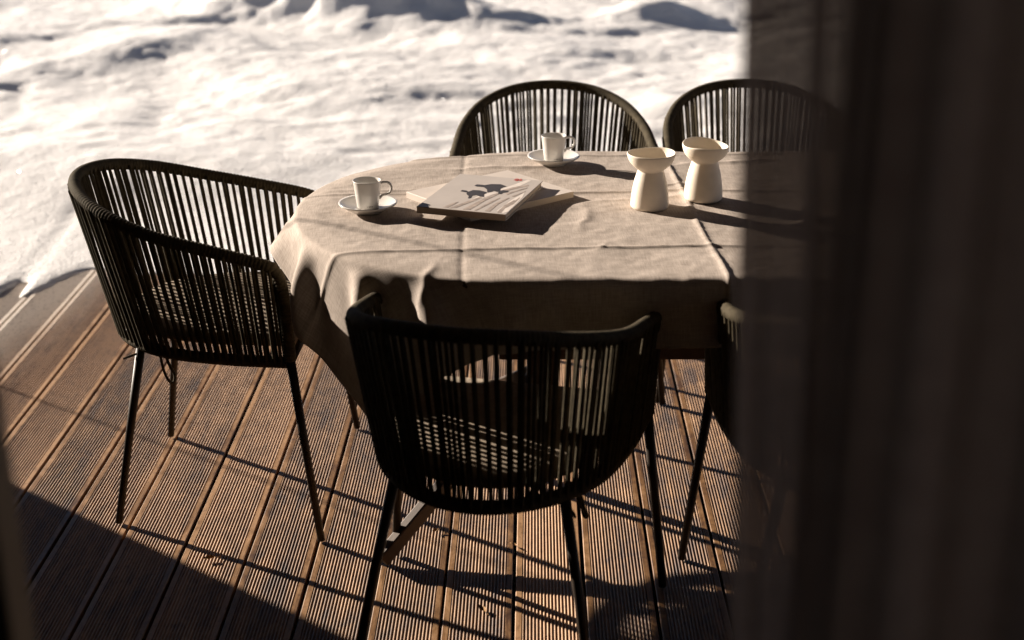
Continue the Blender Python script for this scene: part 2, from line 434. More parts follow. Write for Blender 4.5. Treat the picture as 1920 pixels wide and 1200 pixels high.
def make_chair(label, loc, rz):
    t = thing('rope_armchair', label, 'armchair', loc, rz, 'rope armchairs around the table')
    # rope-wound rail: front uprights, arms and back in one run
    path = spline(mirror(FRONT[:] + HALF), 24)
    P, ln = resample(path, int(2.45 / .0085 * 4))
    n = len(P); coil = ln / .0085
    s = np.linspace(0, coil, n)
    bm = bmesh.new()
    add_tube(bm, P, .0128 + .0014 * np.abs(np.sin(np.pi * s)), 12)
    obj('arm_rail', bm, M_rope, t, True)
    # seat ring
    ring = spline(mirror(RING_HALF), 16)
    RP, rl = resample(ring, int(rl_n))
    bm = bmesh.new()
    s = np.linspace(0, rl / .0085, len(RP))
    add_tube(bm, RP, .0130 + .0014 * np.abs(np.sin(np.pi * s)), 10)
    obj('seat_ring', bm, M_rope, t, True)
    bm = bmesh.new()
    add_tube(bm, [(.220, .255, .426), (.220, -.255, .426)], .0105, 10)
    for y in (-.13, .13):
        add_tube(bm, [(.220, y, .437), (.0, y, .439), (-.19, y * .8, .436)], .007, 8)
    obj('seat_frame', bm, M_frame, t, True)
    # rope strands, an outer and an inner run
    top = spline(mirror([(.194, .2765, .654)] + HALF), 24)
    bot = spline(mirror([(.205, .2565, .426)] + RING_HALF[1:]), 24)
    TP, _ = resample(top, NST); BP, _ = resample(bot, NST)
    bm = bmesh.new()
    for i in range(NST):
        a = TP[i]; b = BP[i]
        tn = TP[min(i + 1, NST - 1)] - TP[max(i - 1, 0)]
        nrm = np.array([tn[1], -tn[0], 0]); nrm /= np.linalg.norm(nrm)
        tb = BP[min(i + 1, NST - 1)] - BP[max(i - 1, 0)]
        nb = np.array([tb[1], -tb[0], 0]); nb /= np.linalg.norm(nb)
        for sgn in (1, -1):
            j = np.array([random.uniform(-.0022, .0022), random.uniform(-.0022, .0022), 0])
            p = a + nrm * sgn * .0115 + j; q = b + nb * sgn * .0105 + j * .5
            mid = (p + q) / 2 + nrm * random.uniform(-.001, .001)
            add_tube(bm, [p, mid, q], .0038, 7, False)
    obj('rope_backrest', bm, M_rope, t, True)
    # legs
    for sgn in (1, -1):
        bm = bmesh.new()
        add_tube(bm, [(.277, sgn * .302, .004), (.248, sgn * .281, .23), (.222, sgn * .2615, .440)], [.0088, .0098, .0108], 14)
        obj('leg', bm, M_frame, t, True)
        bm = bmesh.new()
        add_tube(bm, [(-.212, sgn * .236, .004), (-.174, sgn * .198, .23), (-.140, sgn * .160, .428)], [.0088, .0098, .0108], 14)
        obj('leg', bm, M_frame, t, True)
    # cushion
    bm = bmesh.new()
    out = spline(mirror([(.228, .222), (.05, .226), (-.08, .203), (-.155, .148), (-.192, .07), (-.200, 0)][0:6] and
                 [(.228, .222, 0), (.05, .214, 0), (-.07, .185, 0), (-.15, .128, 0), (-.190, .062, 0), (-.200, 0, 0)]), 6)
    c = np.array([0.02, 0, 0])
    levels = [(.955, .447), (.985, .450), (1.0, .457), (1.0, .468), (.985, .475), (.955, .479), (.8, .481), (.4, .482)]
    rings = [[bm.verts.new((c[0] + (p[0] - c[0]) * k, p[1] * k, z)) for p in out] for k, z in levels]
    m = len(out)
    for A, B in zip(rings, rings[1:]):
        for i in range(m): bm.faces.new((A[i], A[(i + 1) % m], B[(i + 1) % m], B[i]))
    bm.faces.new(rings[0][::-1]); bm.faces.new(rings[-1])
    obj('seat_cushion', bm, M_cush, t, True)
    # cushion tie: stub end and hanging loop
    bm = bmesh.new()
    add_tube(bm, spline([(-.098, -.155, .437), (-.092, -.180, .405), (-.085, -.188, .372), (-.074, -.193, .350), (-.066, -.186, .344), (-.064, -.180, .360), (-.076, -.176, .385), (-.090, -.165, .425)], 6), .0035, 6)
    add_tube(bm, [(-.14, -.165, .409), (-.170, -.185, .403), (-.177, -.188, .402)], .0028, 6)
    obj('cushion_tie', bm, M_rope, t, True)
    return t
NST = 64
rl_n = 420
# near-side tie is on y>0 locally mirrored by the seat side: left chair faces +x so camera side is -y
CH = [("olive black rope armchair in side view at the rounded left end of the table", (-.704, 3.178, 0), R(-2)),
      ("dark rope armchair seen from behind, nearest the camera in front of the books", (-.030, 2.470, 0), R(90 - 13)),
      ("rope armchair on the near side of the table, half hidden behind the curtain edge", (.672, 2.50, 0), R(90 - 2)),
      ("rope armchair across the table whose back rises behind the far coffee cup", (.118, 3.90, 0), R(-90)),
      ("rope armchair across the table behind the two vases, partly veiled by the curtain", (.70, 3.92, 0), R(-90 + 2))]
chair = make_chair(*CH[0])
for lb, loc, rz in CH[1:]:
    dup(chair, loc, rz, lb)

# ------------------------------------------------------------------ table
XL, XR, YC, TR, ZT = .01, 1.25, 3.07, .497, .735
tb = thing('dining_table', 'round-ended wooden dining table hidden under the linen cloth, its low beam showing below', 'table', (XL, YC, 0))
def stad(r, n=32):
    p = [(r * math.cos(math.pi / 2 + math.pi * i / n), r * math.sin(math.pi / 2 + math.pi * i / n)) for i in range(n + 1)]
    return p + [(XR - XL + r * math.cos(-math.pi / 2 + math.pi * i / n), r * math.sin(-math.pi / 2 + math.pi * i / n)) for i in range(n + 1)]
bm = bmesh.new()
rings = [[bm.verts.new((x, y, ZT + dz)) for x, y in stad(r)] for r, dz in ((TR - .012, 0), (TR - .004, -.002), (TR, -.01), (TR, -.028), (TR - .006, -.034))]
for A, B in zip(rings, rings[1:]):
    for i in range(len(A)): bm.faces.new((A[i], B[i], B[(i + 1) % len(A)], A[(i + 1) % len(A)]))
bm.faces.new(rings[0]); bm.faces.new(rings[-1][::-1])
obj('tabletop', bm, M_tablewood, tb)
HX, HY, HZ = .06, .03, .31
bm = bmesh.new(); add_bar(bm, (HX - .1, HY, .385), (XR - XL - .08, HY, .385), .05, .04); bevel(bm, .004)
obj('beam', bm, M_tablewood, tb)
for hx, sg in ((HX, -1), (XR - XL - HX, 1)):
    for sy in (-1, 1):
        bm = bmesh.new(); add_bar(bm, (hx + sg * .36, HY + sy * .345, .018), (hx, HY, .335), .025, .036); bevel(bm, .004)
        obj('leg', bm, M_tablewood, tb)
    bm = bmesh.new(); add_bar(bm, (hx, HY, .29), (hx, HY, ZT - .034), .07, .07, (0, 1, 0)); bevel(bm, .004)
    obj('post', bm, M_tablewood, tb)

# ------------------------------------------------------------------ tablecloth
CLOTH_NX, CLOTH_NY = 96, 96
CLOTH_DATA = (
1385,4,0,-2,0,-1,7,-7,4,0,13,4,-2,-7,4,3,-1,3,0,-7,-10,8,-11,2,3,8,0,10,0,-1,1,0,-14,8,-3,8,-25,19,0,7,1,0,0,-1,0,-2,2,-1,2,0,-3,3,0,-1,1,0,0,0,0,0,0,0,0,0,0,0,0,0,0,0,0,0,0,0,0,0,0,0,0,0,0,0,0,-1,1,0,0,0,0,0,0,0,0,0,0,0,
1371,16,-17,3,1,0,0,4,1,-1,-5,20,-1,-9,10,-4,2,-1,1,1,-6,-13,10,-7,-3,10,8,-1,5,1,-1,1,-16,16,-9,3,-8,0,13,-1,3,-1,1,-2,3,-2,-2,1,2,-1,0,0,0,2,-2,1,0,0,0,0,0,0,0,0,0,0,0,0,0,0,0,0,0,0,0,0,0,0,0,0,0,0,0,0,0,0,-1,1,0,0,0,0,0,0,0,0,
1369,6,8,-19,10,-4,1,1,4,3,0,-4,15,-4,2,2,-3,0,5,-5,2,-15,3,5,-9,0,17,-3,6,1,-2,2,-16,16,1,-13,12,-24,24,-1,-2,4,-1,1,-1,-1,1,-1,1,1,-1,0,1,-1,2,-2,1,0,0,0,0,0,0,0,0,0,0,0,0,0,0,0,0,0,0,0,0,0,0,0,0,0,0,0,0,0,0,0,-1,1,0,0,0,0,0,0,
1359,13,-1,-8,-3,-2,1,2,6,-3,8,-3,-1,12,-5,8,-6,-1,4,1,-5,-1,-5,-3,-11,17,-2,13,-3,1,-1,-5,0,8,0,0,-5,-8,-2,16,-2,2,-1,0,-2,4,-2,0,-1,1,1,-1,1,0,-1,1,0,0,0,0,0,0,0,0,0,0,0,0,0,1,-2,1,0,0,0,0,0,0,0,0,0,0,0,0,0,0,0,-1,1,1,-2,1,0,0,0,0,
1344,14,-6,10,-18,4,-4,2,-5,10,3,-1,8,-5,8,-3,4,0,0,-1,-4,3,-17,7,6,-14,23,-3,-4,7,-2,-1,-5,9,-1,1,-6,-6,1,12,0,0,-2,0,1,1,-1,0,0,1,-1,0,1,0,0,0,-1,1,1,-2,1,0,0,0,0,0,0,0,0,0,0,0,0,0,0,0,0,0,0,0,0,0,0,0,0,0,0,0,0,0,-1,1,1,-1,0,0,
1326,18,-7,7,-9,-13,6,6,-13,19,-5,0,-2,-4,17,-1,1,1,0,0,1,-6,-12,16,-22,20,-1,-4,10,-2,3,-5,2,4,-1,-2,-1,-4,4,-1,6,0,-2,2,-1,-2,3,0,0,-1,-1,2,0,0,0,-1,1,1,-2,1,0,0,0,0,0,0,0,0,0,0,0,0,0,0,0,0,0,0,0,0,0,0,0,0,0,0,0,0,0,0,0,0,0,0,0,0,
1307,18,0,0,-3,-17,10,-10,3,13,-15,4,3,0,15,0,1,-2,-2,3,1,-11,5,8,-22,6,9,-1,7,-3,4,1,-2,-1,-2,5,-5,5,-7,0,7,1,-1,1,-1,-1,1,1,0,0,-2,2,0,0,0,0,0,-1,1,0,0,0,0,0,0,0,0,0,0,0,0,0,0,0,0,0,0,0,0,0,0,0,0,0,0,0,0,0,0,0,0,0,0,0,0,0,
1288,18,1,-1,0,-2,-14,-4,4,11,-6,-5,-7,10,11,7,-3,-1,2,-2,-1,0,5,-4,-7,-5,-2,17,-5,7,-1,2,-1,-2,1,-1,3,-2,-8,8,1,2,0,-1,1,-2,2,0,0,-1,1,0,-1,1,0,0,0,-1,1,0,0,0,0,0,0,0,0,0,0,0,0,0,0,0,0,0,0,0,0,0,-1,2,-1,0,0,0,0,0,0,0,-1,2,-1,0,-1,2,
1270,18,0,1,-1,0,-1,-22,14,-3,-6,12,-18,7,10,11,-3,1,-2,3,1,-6,4,2,-10,5,-7,-1,12,-2,6,0,-1,0,-5,6,0,0,-10,10,0,1,0,-1,0,1,0,-1,1,0,-1,1,0,-1,2,-1,-1,1,0,0,0,0,0,0,0,0,0,0,0,1,-2,1,0,0,0,0,0,0,0,0,0,0,0,0,0,-1,2,-1,0,0,-1,1,1,-1,0,0,
1251,19,-1,0,1,-1,0,-1,-19,6,1,2,3,-16,6,20,-5,6,-1,2,-1,1,-7,6,0,-6,-6,6,-3,9,4,0,0,-2,-3,5,-1,-2,1,3,-1,1,-2,2,0,0,0,0,-1,1,0,0,-1,2,-2,1,0,0,0,0,0,0,0,0,1,-2,2,-2,1,0,0,0,0,0,0,0,0,0,0,0,0,0,0,0,0,0,0,0,0,0,-1,1,1,-1,0,0,
1235,16,3,-1,0,0,0,0,-1,-17,10,-4,-5,8,-19,18,10,2,-1,3,-1,2,-2,-6,6,0,-13,10,-6,11,-2,4,-2,-1,3,-2,2,-2,3,-2,2,-1,2,-2,1,0,0,0,0,0,0,-1,1,0,0,0,0,0,0,0,0,0,1,-1,0,0,0,-1,1,1,-2,1,0,0,0,0,0,0,0,-1,2,0,-2,1,0,0,0,0,0,0,0,0,0,0,0,0,
1224,18,-9,10,0,-1,-1,1,0,-1,-11,-2,0,7,-14,0,15,9,-3,2,1,1,0,-2,-6,10,-5,-12,15,-6,7,2,0,0,-4,4,-2,2,0,1,0,0,0,0,0,1,-1,0,0,0,-1,1,0,0,0,1,-2,1,0,0,0,0,0,0,0,0,0,0,0,-1,2,-1,0,0,0,0,0,0,0,0,0,0,0,0,0,0,0,0,0,0,0,1,-2,1,0,0,
1215,16,-10,12,-1,-1,2,-1,1,0,-1,-6,-11,11,-4,-16,14,11,6,-7,6,0,2,-4,2,-5,5,0,-11,11,4,-3,3,-1,-1,2,1,0,0,0,0,0,0,0,1,-1,0,0,0,0,-1,1,0,0,0,0,0,0,0,0,0,0,0,0,0,0,0,0,0,0,0,0,0,0,0,0,0,0,0,0,0,0,0,0,0,0,0,0,0,0,0,0,0,0,0,0,
1228,-9,15,6,3,4,-3,3,-2,0,1,-1,-5,-4,-6,6,-16,20,4,7,-9,7,1,-3,3,-6,4,1,2,-7,9,-2,0,3,-1,1,0,0,1,-1,0,0,0,0,0,0,0,0,0,0,0,0,0,0,0,0,0,0,0,0,0,0,0,0,0,0,0,0,0,0,0,0,0,0,0,0,0,0,0,0,0,0,0,0,0,0,0,0,0,0,0,0,0,0,0,0,
1234,3,-11,6,17,-4,6,1,-1,0,1,0,-1,-13,11,-5,-8,-8,24,-1,5,-10,10,1,-6,6,-3,0,1,0,3,1,1,0,0,0,1,-1,0,0,0,0,0,0,0,0,0,0,0,0,0,0,0,0,0,0,0,0,0,0,0,0,0,0,0,0,0,0,0,0,0,0,0,0,0,0,0,0,0,0,0,0,0,0,0,0,0,0,0,0,1,-2,1,0,0,0,
1248,-1,-2,-7,5,16,2,4,2,-2,-1,1,1,-1,-12,4,7,-12,-5,22,-5,6,-10,9,0,1,-4,4,2,2,0,0,0,0,0,1,-1,0,0,0,0,0,0,0,0,0,0,0,0,0,0,0,0,0,0,0,0,0,0,0,0,0,0,0,0,0,0,0,0,0,0,0,0,0,0,0,0,0,0,0,0,0,0,0,0,0,0,0,0,0,0,1,-2,1,0,0,
1233,13,-12,1,-10,-1,17,6,2,3,-2,-2,2,1,-1,-14,9,5,-19,15,9,-6,6,-3,-3,4,2,3,1,1,-1,0,0,0,1,-1,0,0,0,0,0,0,0,0,0,0,0,0,0,0,0,0,0,0,0,0,0,0,0,0,0,0,0,0,0,0,0,0,0,0,0,0,0,0,0,0,0,0,1,-2,1,0,0,0,0,0,0,1,-2,1,0,0,0,0,0,0,
1216,10,6,-18,14,-19,-1,11,13,-1,4,-2,0,-4,5,-3,-10,7,7,-18,19,-5,7,-3,0,5,1,2,-1,0,0,0,0,0,1,-2,2,-1,0,0,0,0,0,0,0,0,0,0,0,0,0,0,0,0,0,0,0,0,0,0,0,0,0,0,0,0,0,0,0,0,0,0,1,-1,0,0,-1,2,-1,0,0,-1,2,-2,1,0,0,0,1,-2,2,-2,2,-2,1,1,
1197,13,3,-5,-7,7,-19,9,-4,18,0,4,-5,5,-6,2,1,-11,10,4,-12,14,-5,6,3,2,-1,0,0,0,0,0,0,0,1,-1,0,0,0,0,0,0,0,0,0,0,0,0,0,0,0,0,0,0,0,0,0,0,0,0,0,0,0,0,0,0,0,0,0,1,-1,-1,2,-1,0,0,-1,2,-1,0,0,0,0,0,0,-1,2,-1,0,0,-1,2,-2,1,0,0,
1177,16,-3,4,-11,8,-5,-16,11,-11,25,-5,6,-3,1,-2,-2,-6,11,-5,4,-3,10,1,2,-1,0,0,0,0,0,1,-2,1,1,-1,0,0,0,0,0,0,0,0,0,0,0,0,0,0,0,0,0,0,0,0,0,0,0,0,0,0,0,0,0,0,0,0,0,1,-1,-1,2,-1,-1,2,-1,0,0,0,0,0,0,0,0,0,0,0,0,0,-1,2,-1,0,0,0,
1157,15,2,-3,3,-3,-2,-10,-5,4,-2,18,-6,6,2,-6,0,4,-7,8,-3,8,3,1,-1,0,0,0,0,0,0,0,0,0,1,-1,0,0,0,0,0,0,0,0,0,0,0,0,0,0,0,0,0,0,0,0,0,0,0,0,0,0,1,-2,1,0,1,-1,0,0,0,0,0,0,0,0,0,0,0,0,0,0,0,0,0,-1,2,-1,0,0,0,0,0,0,0,0,
1138,14,1,2,-2,0,1,-2,-13,-5,10,-7,20,-10,11,-4,-1,-4,6,0,4,6,-1,0,0,0,0,0,0,0,0,0,0,1,-1,0,0,0,0,0,0,0,0,0,0,0,0,0,0,0,0,0,0,0,0,0,0,0,0,0,0,0,1,-2,1,0,1,-1,0,0,0,0,0,0,0,0,0,0,0,0,0,0,0,0,0,0,0,0,0,0,0,0,0,0,0,0,
1121,18,-4,-3,6,-3,1,-1,3,-22,14,-11,8,11,-6,4,4,-6,6,2,5,1,-1,0,0,0,0,0,0,0,0,0,0,0,1,-1,0,0,0,0,0,0,0,0,0,0,0,0,0,0,0,0,0,0,0,0,0,0,0,0,0,0,0,1,-1,0,-1,2,-1,0,0,0,0,0,0,0,0,0,0,0,0,0,0,0,0,0,0,0,0,0,0,0,0,0,0,0,
1106,19,-10,4,4,-3,1,-2,2,1,-13,3,-2,-3,19,-6,-3,8,3,4,1,-1,0,0,0,0,0,0,0,1,-1,-1,2,-2,2,-1,0,0,0,0,0,0,0,0,0,0,0,0,0,0,0,0,0,0,1,-2,1,1,-2,2,-1,0,0,0,0,0,0,0,0,0,0,0,0,0,0,0,0,0,0,0,0,0,0,0,0,0,0,0,0,0,0,0,0,0,0,0,
1091,19,0,-13,4,3,1,1,-1,2,-1,-8,-10,17,-8,12,-4,10,1,1,0,0,0,0,0,0,0,0,0,1,-1,0,0,0,0,0,0,0,0,0,0,0,0,0,0,0,0,0,0,0,0,0,0,0,1,-1,0,0,0,0,0,0,0,0,0,0,0,0,0,0,0,0,0,0,0,0,0,0,0,0,0,0,0,0,0,0,0,0,0,0,0,0,0,0,0,0,
1078,16,7,-11,0,1,-2,-5,7,6,-11,0,5,-11,14,-4,10,5,-1,0,0,0,-1,1,0,0,0,0,1,-1,0,0,0,0,0,0,0,0,0,0,0,0,0,0,0,0,0,0,0,0,0,0,0,1,-1,0,-1,2,-1,0,0,0,0,0,0,0,0,0,0,0,0,0,0,0,0,0,0,0,0,0,0,0,0,0,0,0,0,0,0,0,0,0,0,0,0,0,
1076,6,16,-18,8,1,2,-1,-1,-3,8,-16,8,2,-3,12,5,1,-1,0,0,0,0,0,0,0,0,0,0,0,0,0,0,0,0,0,0,0,0,0,0,0,0,0,0,0,0,0,0,0,1,-1,0,0,0,0,0,0,0,0,0,0,0,0,0,0,0,0,0,0,0,0,0,0,0,0,0,0,0,0,0,0,0,0,0,0,0,0,0,0,0,0,0,0,0,0,
1094,-1,-2,25,-24,11,1,3,0,5,-2,-12,8,-5,12,6,2,-1,0,0,0,0,0,0,0,0,0,0,0,0,0,0,0,0,0,0,0,0,0,0,0,0,0,0,0,0,0,0,0,0,0,1,-1,0,0,0,0,0,0,0,0,0,0,0,0,0,0,0,0,0,0,0,0,0,0,0,0,0,0,0,0,0,0,0,0,0,0,0,0,0,0,0,0,0,0,0,
1087,0,16,-3,-12,-1,14,-11,7,0,4,3,-11,8,11,1,0,0,0,0,0,0,0,0,0,0,0,0,0,0,0,0,0,0,0,0,0,0,0,0,0,0,0,0,0,1,-1,-1,2,-1,0,0,0,0,0,0,0,0,0,0,0,0,0,0,0,0,0,0,0,0,0,0,0,0,0,0,0,0,0,0,0,0,0,0,0,0,0,0,0,0,0,0,0,0,0,0,
1102,7,-13,14,0,5,-14,6,12,-8,-4,-7,17,9,1,1,0,0,0,0,0,0,0,0,0,0,0,0,0,0,0,0,0,0,0,0,0,0,0,0,0,0,0,1,-1,0,0,0,0,0,0,0,0,0,0,0,0,0,0,0,0,0,0,0,0,0,0,0,0,0,0,0,0,0,0,0,0,0,0,0,0,0,0,0,0,0,0,0,0,0,0,0,0,0,0,0,
1122,0,-2,15,-7,0,-3,-1,1,-10,20,-13,22,-2,6,0,1,-1,0,0,0,0,0,0,0,0,0,0,0,0,0,0,0,0,0,0,0,0,1,-2,1,0,1,-1,0,0,0,0,0,0,0,0,0,0,0,0,0,0,0,0,0,0,0,0,0,0,0,0,0,0,0,0,0,0,0,0,0,0,0,0,0,0,0,0,0,0,0,0,0,0,0,0,0,0,0,0,
1125,6,-1,-8,-4,18,-14,2,1,0,14,-8,15,5,0,1,-1,0,0,0,0,0,0,0,0,0,0,0,0,0,0,0,0,0,0,0,0,1,-2,1,0,0,1,-1,0,0,0,0,0,0,0,0,0,0,0,0,0,0,0,0,0,0,0,0,0,0,0,0,0,0,0,0,0,0,0,0,0,0,0,0,0,0,0,0,0,0,0,1,-2,1,1,-1,0,0,-1,2,
1100,6,-1,4,-5,-1,-4,-4,11,-3,-2,16,9,0,0,0,0,0,0,0,0,0,0,0,0,0,0,0,0,0,0,0,0,0,0,0,0,1,-1,0,0,0,0,0,0,0,0,0,0,0,0,0,0,0,0,0,0,0,0,0,0,0,0,0,0,0,0,0,0,0,0,0,0,0,0,0,0,0,0,0,0,0,0,0,0,0,0,1,-2,2,-1,0,0,0,0,0,
1083,3,9,-16,9,-1,3,-4,-7,9,6,11,4,0,0,0,0,0,0,0,0,0,0,0,0,0,0,0,0,1,-2,2,-1,0,0,0,0,0,0,0,0,0,0,0,0,0,0,0,0,0,0,0,0,0,0,0,0,0,0,0,0,0,0,0,0,0,0,0,0,0,0,0,1,-1,0,0,0,0,-1,1,1,-2,2,-1,-1,1,1,-1,0,0,0,0,0,0,0,0,
1062,6,8,-17,6,0,-1,2,10,-13,15,8,2,1,-2,1,0,0,0,0,0,0,0,0,0,0,1,-2,1,1,-1,0,0,0,0,0,0,0,0,0,0,0,0,0,0,0,0,0,0,0,0,0,0,0,0,0,0,0,0,0,0,0,0,0,0,0,0,0,0,0,0,0,1,-1,0,0,0,0,0,0,0,0,0,0,0,0,0,0,0,0,0,0,0,0,0,0,
1042,12,0,-2,-7,-1,0,-3,8,3,10,6,0,0,0,0,0,0,0,0,0,0,0,0,0,1,-2,2,-1,0,0,0,0,0,0,0,0,0,0,0,0,0,0,0,0,0,0,0,0,0,0,0,0,0,0,0,0,0,0,0,0,0,0,0,0,0,0,0,0,0,0,1,-1,0,0,0,0,0,0,0,0,0,0,0,0,0,0,0,0,0,0,0,0,0,0,0,
1022,10,0,6,-15,3,1,-1,10,-5,14,3,1,-2,1,0,1,-2,1,0,0,0,0,0,1,-2,2,-1,0,0,0,0,0,0,0,0,0,0,0,0,0,0,0,0,0,0,0,0,0,0,0,0,0,0,0,0,0,0,0,0,0,1,-2,1,1,-1,-1,2,-1,0,-1,2,-1,0,0,0,0,0,0,0,0,0,0,0,0,0,0,0,0,0,0,0,0,0,0,0,
1026,3,9,-15,19,-15,8,-2,-1,9,10,1,1,-1,0,0,0,0,0,0,0,0,0,0,-1,2,-1,0,0,0,0,0,0,0,0,0,0,0,0,0,0,0,0,0,0,0,0,0,0,0,0,0,0,0,0,0,0,0,0,0,0,0,1,-1,-1,2,-1,0,0,0,0,0,0,0,0,0,0,0,0,0,0,0,0,0,0,0,0,0,0,0,0,0,0,0,0,0,
1032,-4,13,-13,8,9,-10,10,-8,14,7,1,-1,0,0,0,0,0,0,0,0,0,0,0,0,0,0,0,0,0,0,0,0,0,0,0,0,0,0,0,0,0,0,0,0,0,0,0,0,0,0,0,0,0,0,0,0,0,0,0,0,0,0,1,-1,0,0,0,0,0,0,0,0,0,0,0,0,0,0,0,0,0,0,0,0,0,0,0,0,0,0,0,0,0,0,0,
1039,-1,-7,15,-9,2,9,2,-1,14,3,-1,0,0,0,0,0,0,0,0,0,0,0,0,0,0,0,0,0,0,0,0,0,0,0,0,0,0,0,0,0,0,0,0,0,0,0,0,0,0,0,0,0,0,0,0,0,0,0,0,0,0,0,1,-1,0,0,0,0,0,0,0,0,0,0,0,0,0,0,0,0,0,0,0,0,0,0,0,0,0,0,0,0,0,0,0,
1040,-6,13,-8,1,-7,20,-6,3,16,0,0,0,0,0,0,0,0,0,0,0,0,0,0,0,0,0,0,0,0,0,0,0,0,0,0,0,0,0,0,0,1,-2,1,0,0,0,0,0,0,0,0,1,-2,1,1,-1,0,0,0,0,-1,2,-1,0,0,0,0,0,0,0,0,0,0,0,0,0,0,0,0,0,0,0,0,0,0,0,0,0,0,0,0,0,0,0,0,
1030,1,-6,5,2,1,9,-10,15,9,0,0,0,0,0,0,0,0,0,0,0,0,0,0,0,0,0,0,0,0,0,0,0,0,0,0,0,0,0,0,0,0,0,1,-1,-1,1,0,0,0,0,1,-1,0,0,0,0,-1,2,-1,0,0,0,0,0,0,0,0,0,0,0,0,0,0,0,0,0,0,0,0,0,0,0,0,0,0,0,0,0,0,0,0,0,0,0,0,
1014,-1,2,9,-6,2,-3,0,18,5,0,0,0,0,0,0,0,0,0,0,0,0,0,0,0,0,0,0,0,0,0,0,0,0,0,0,0,0,0,0,0,1,-2,2,-1,0,0,0,0,0,0,0,0,0,0,0,0,0,0,0,0,0,0,0,0,0,0,0,0,0,0,0,0,0,0,0,0,0,0,0,0,0,0,0,0,0,0,0,0,0,0,0,0,0,0,0,
1002,2,0,1,1,0,2,8,9,3,0,0,0,0,0,0,0,0,0,0,0,0,0,0,0,0,0,0,0,0,0,0,0,0,1,-1,-1,2,-1,0,0,0,0,0,0,-1,2,-1,0,0,0,0,0,0,0,0,0,0,0,0,0,0,0,0,0,0,0,0,0,0,0,0,0,0,0,0,0,0,0,0,0,0,0,0,0,0,0,0,0,0,1,-2,1,0,0,0,
1018,-4,9,-2,-2,-3,-1,20,8,1,0,-1,2,-1,-1,1,1,-1,-1,1,0,0,0,0,0,0,1,-2,1,0,1,-1,0,0,0,0,0,0,0,0,0,0,0,0,0,0,0,0,0,0,0,0,0,0,0,0,0,0,0,0,0,0,0,0,0,0,0,0,0,0,0,0,0,0,0,0,1,-2,1,0,0,0,0,0,0,0,0,0,0,0,1,-1,-1,1,1,-1,
1032,-2,0,-2,-2,-2,22,-5,17,0,0,-1,2,-1,0,0,-1,2,-1,0,0,0,0,-1,1,1,-1,0,0,0,0,0,0,0,0,0,0,0,0,0,0,0,0,0,0,0,0,0,0,0,0,0,0,0,0,0,0,0,0,0,0,0,0,0,0,0,0,0,0,0,0,0,0,0,0,0,0,0,0,0,0,0,0,0,0,0,0,0,1,-1,0,-1,2,-1,-1,2,
1019,-5,7,-4,-7,19,-9,15,10,0,0,0,0,0,0,0,0,0,0,0,0,0,0,0,0,0,0,0,0,0,0,0,0,0,0,0,0,0,0,0,0,0,0,0,0,0,0,0,0,0,0,0,0,0,0,0,0,0,0,0,0,0,0,0,0,0,0,0,0,0,0,0,0,0,0,1,-1,-1,1,1,-1,-1,1,0,0,0,0,1,-2,1,1,-1,0,0,0,0,
1005,-4,4,-2,10,-8,12,-1,16,-1,0,0,0,0,0,0,0,0,0,0,0,0,0,0,0,0,0,0,0,0,0,0,0,0,0,0,0,0,0,0,0,0,0,0,0,0,0,0,0,0,0,0,0,0,0,0,0,0,0,0,0,0,0,0,0,0,0,0,0,0,0,1,-1,0,0,0,0,-1,2,-1,0,0,0,0,-1,2,-1,0,0,0,0,0,0,0,0,0,
1002,3,-8,7,-4,12,-7,14,9,0,0,0,0,0,0,0,0,0,0,0,0,0,0,0,0,0,0,0,0,0,0,0,0,0,0,0,0,0,0,0,0,0,0,0,0,0,0,0,0,0,0,0,0,0,0,0,0,0,0,0,0,0,0,0,0,0,0,0,0,1,-1,0,0,0,0,0,0,0,0,0,0,0,0,0,0,0,0,0,0,0,0,0,0,0,0,0,
1001,6,-14,10,-6,11,0,11,8,0,0,0,0,0,0,0,0,0,0,0,0,0,0,0,0,0,0,0,0,0,0,0,0,0,0,0,0,0,0,0,0,0,0,0,0,0,0,0,0,0,0,0,0,0,0,0,0,0,0,0,0,0,1,-1,0,0,-1,2,-1,-1,1,1,-1,0,0,0,0,0,0,0,0,0,0,0,0,0,0,0,0,0,0,0,0,0,0,0,
995,4,5,-19,11,-1,9,11,6,0,0,0,0,0,0,0,0,0,0,0,0,0,0,0,0,0,0,0,0,0,0,0,0,0,0,0,0,0,0,0,0,0,0,0,0,0,0,0,0,0,0,0,0,0,0,0,0,1,-2,2,-2,2,-1,0,0,0,0,0,0,0,0,0,0,0,0,0,0,0,0,0,0,0,0,0,0,0,0,0,0,0,0,0,0,0,0,0,
985,9,-8,11,-23,22,-12,23,3,1,0,0,0,0,0,0,0,0,0,0,0,0,0,0,0,0,0,0,0,0,0,0,0,0,0,0,0,0,0,0,0,0,0,0,0,0,0,0,0,0,0,0,0,0,1,-2,2,-2,2,-1,0,0,0,0,0,0,0,0,0,0,0,0,0,0,0,0,0,0,0,0,0,0,0,0,0,0,0,0,0,0,0,0,0,0,0,0,
974,5,1,0,15,-20,-9,29,5,0,0,0,0,0,0,0,0,0,0,0,0,0,0,0,0,0,0,0,0,0,0,0,0,0,0,0,0,0,0,0,0,0,0,0,0,0,0,0,0,0,0,0,0,0,1,-1,0,0,0,0,0,0,0,0,0,0,0,0,0,0,0,0,0,0,0,0,0,0,0,0,0,0,0,0,0,0,0,0,0,0,0,0,0,0,0,0,
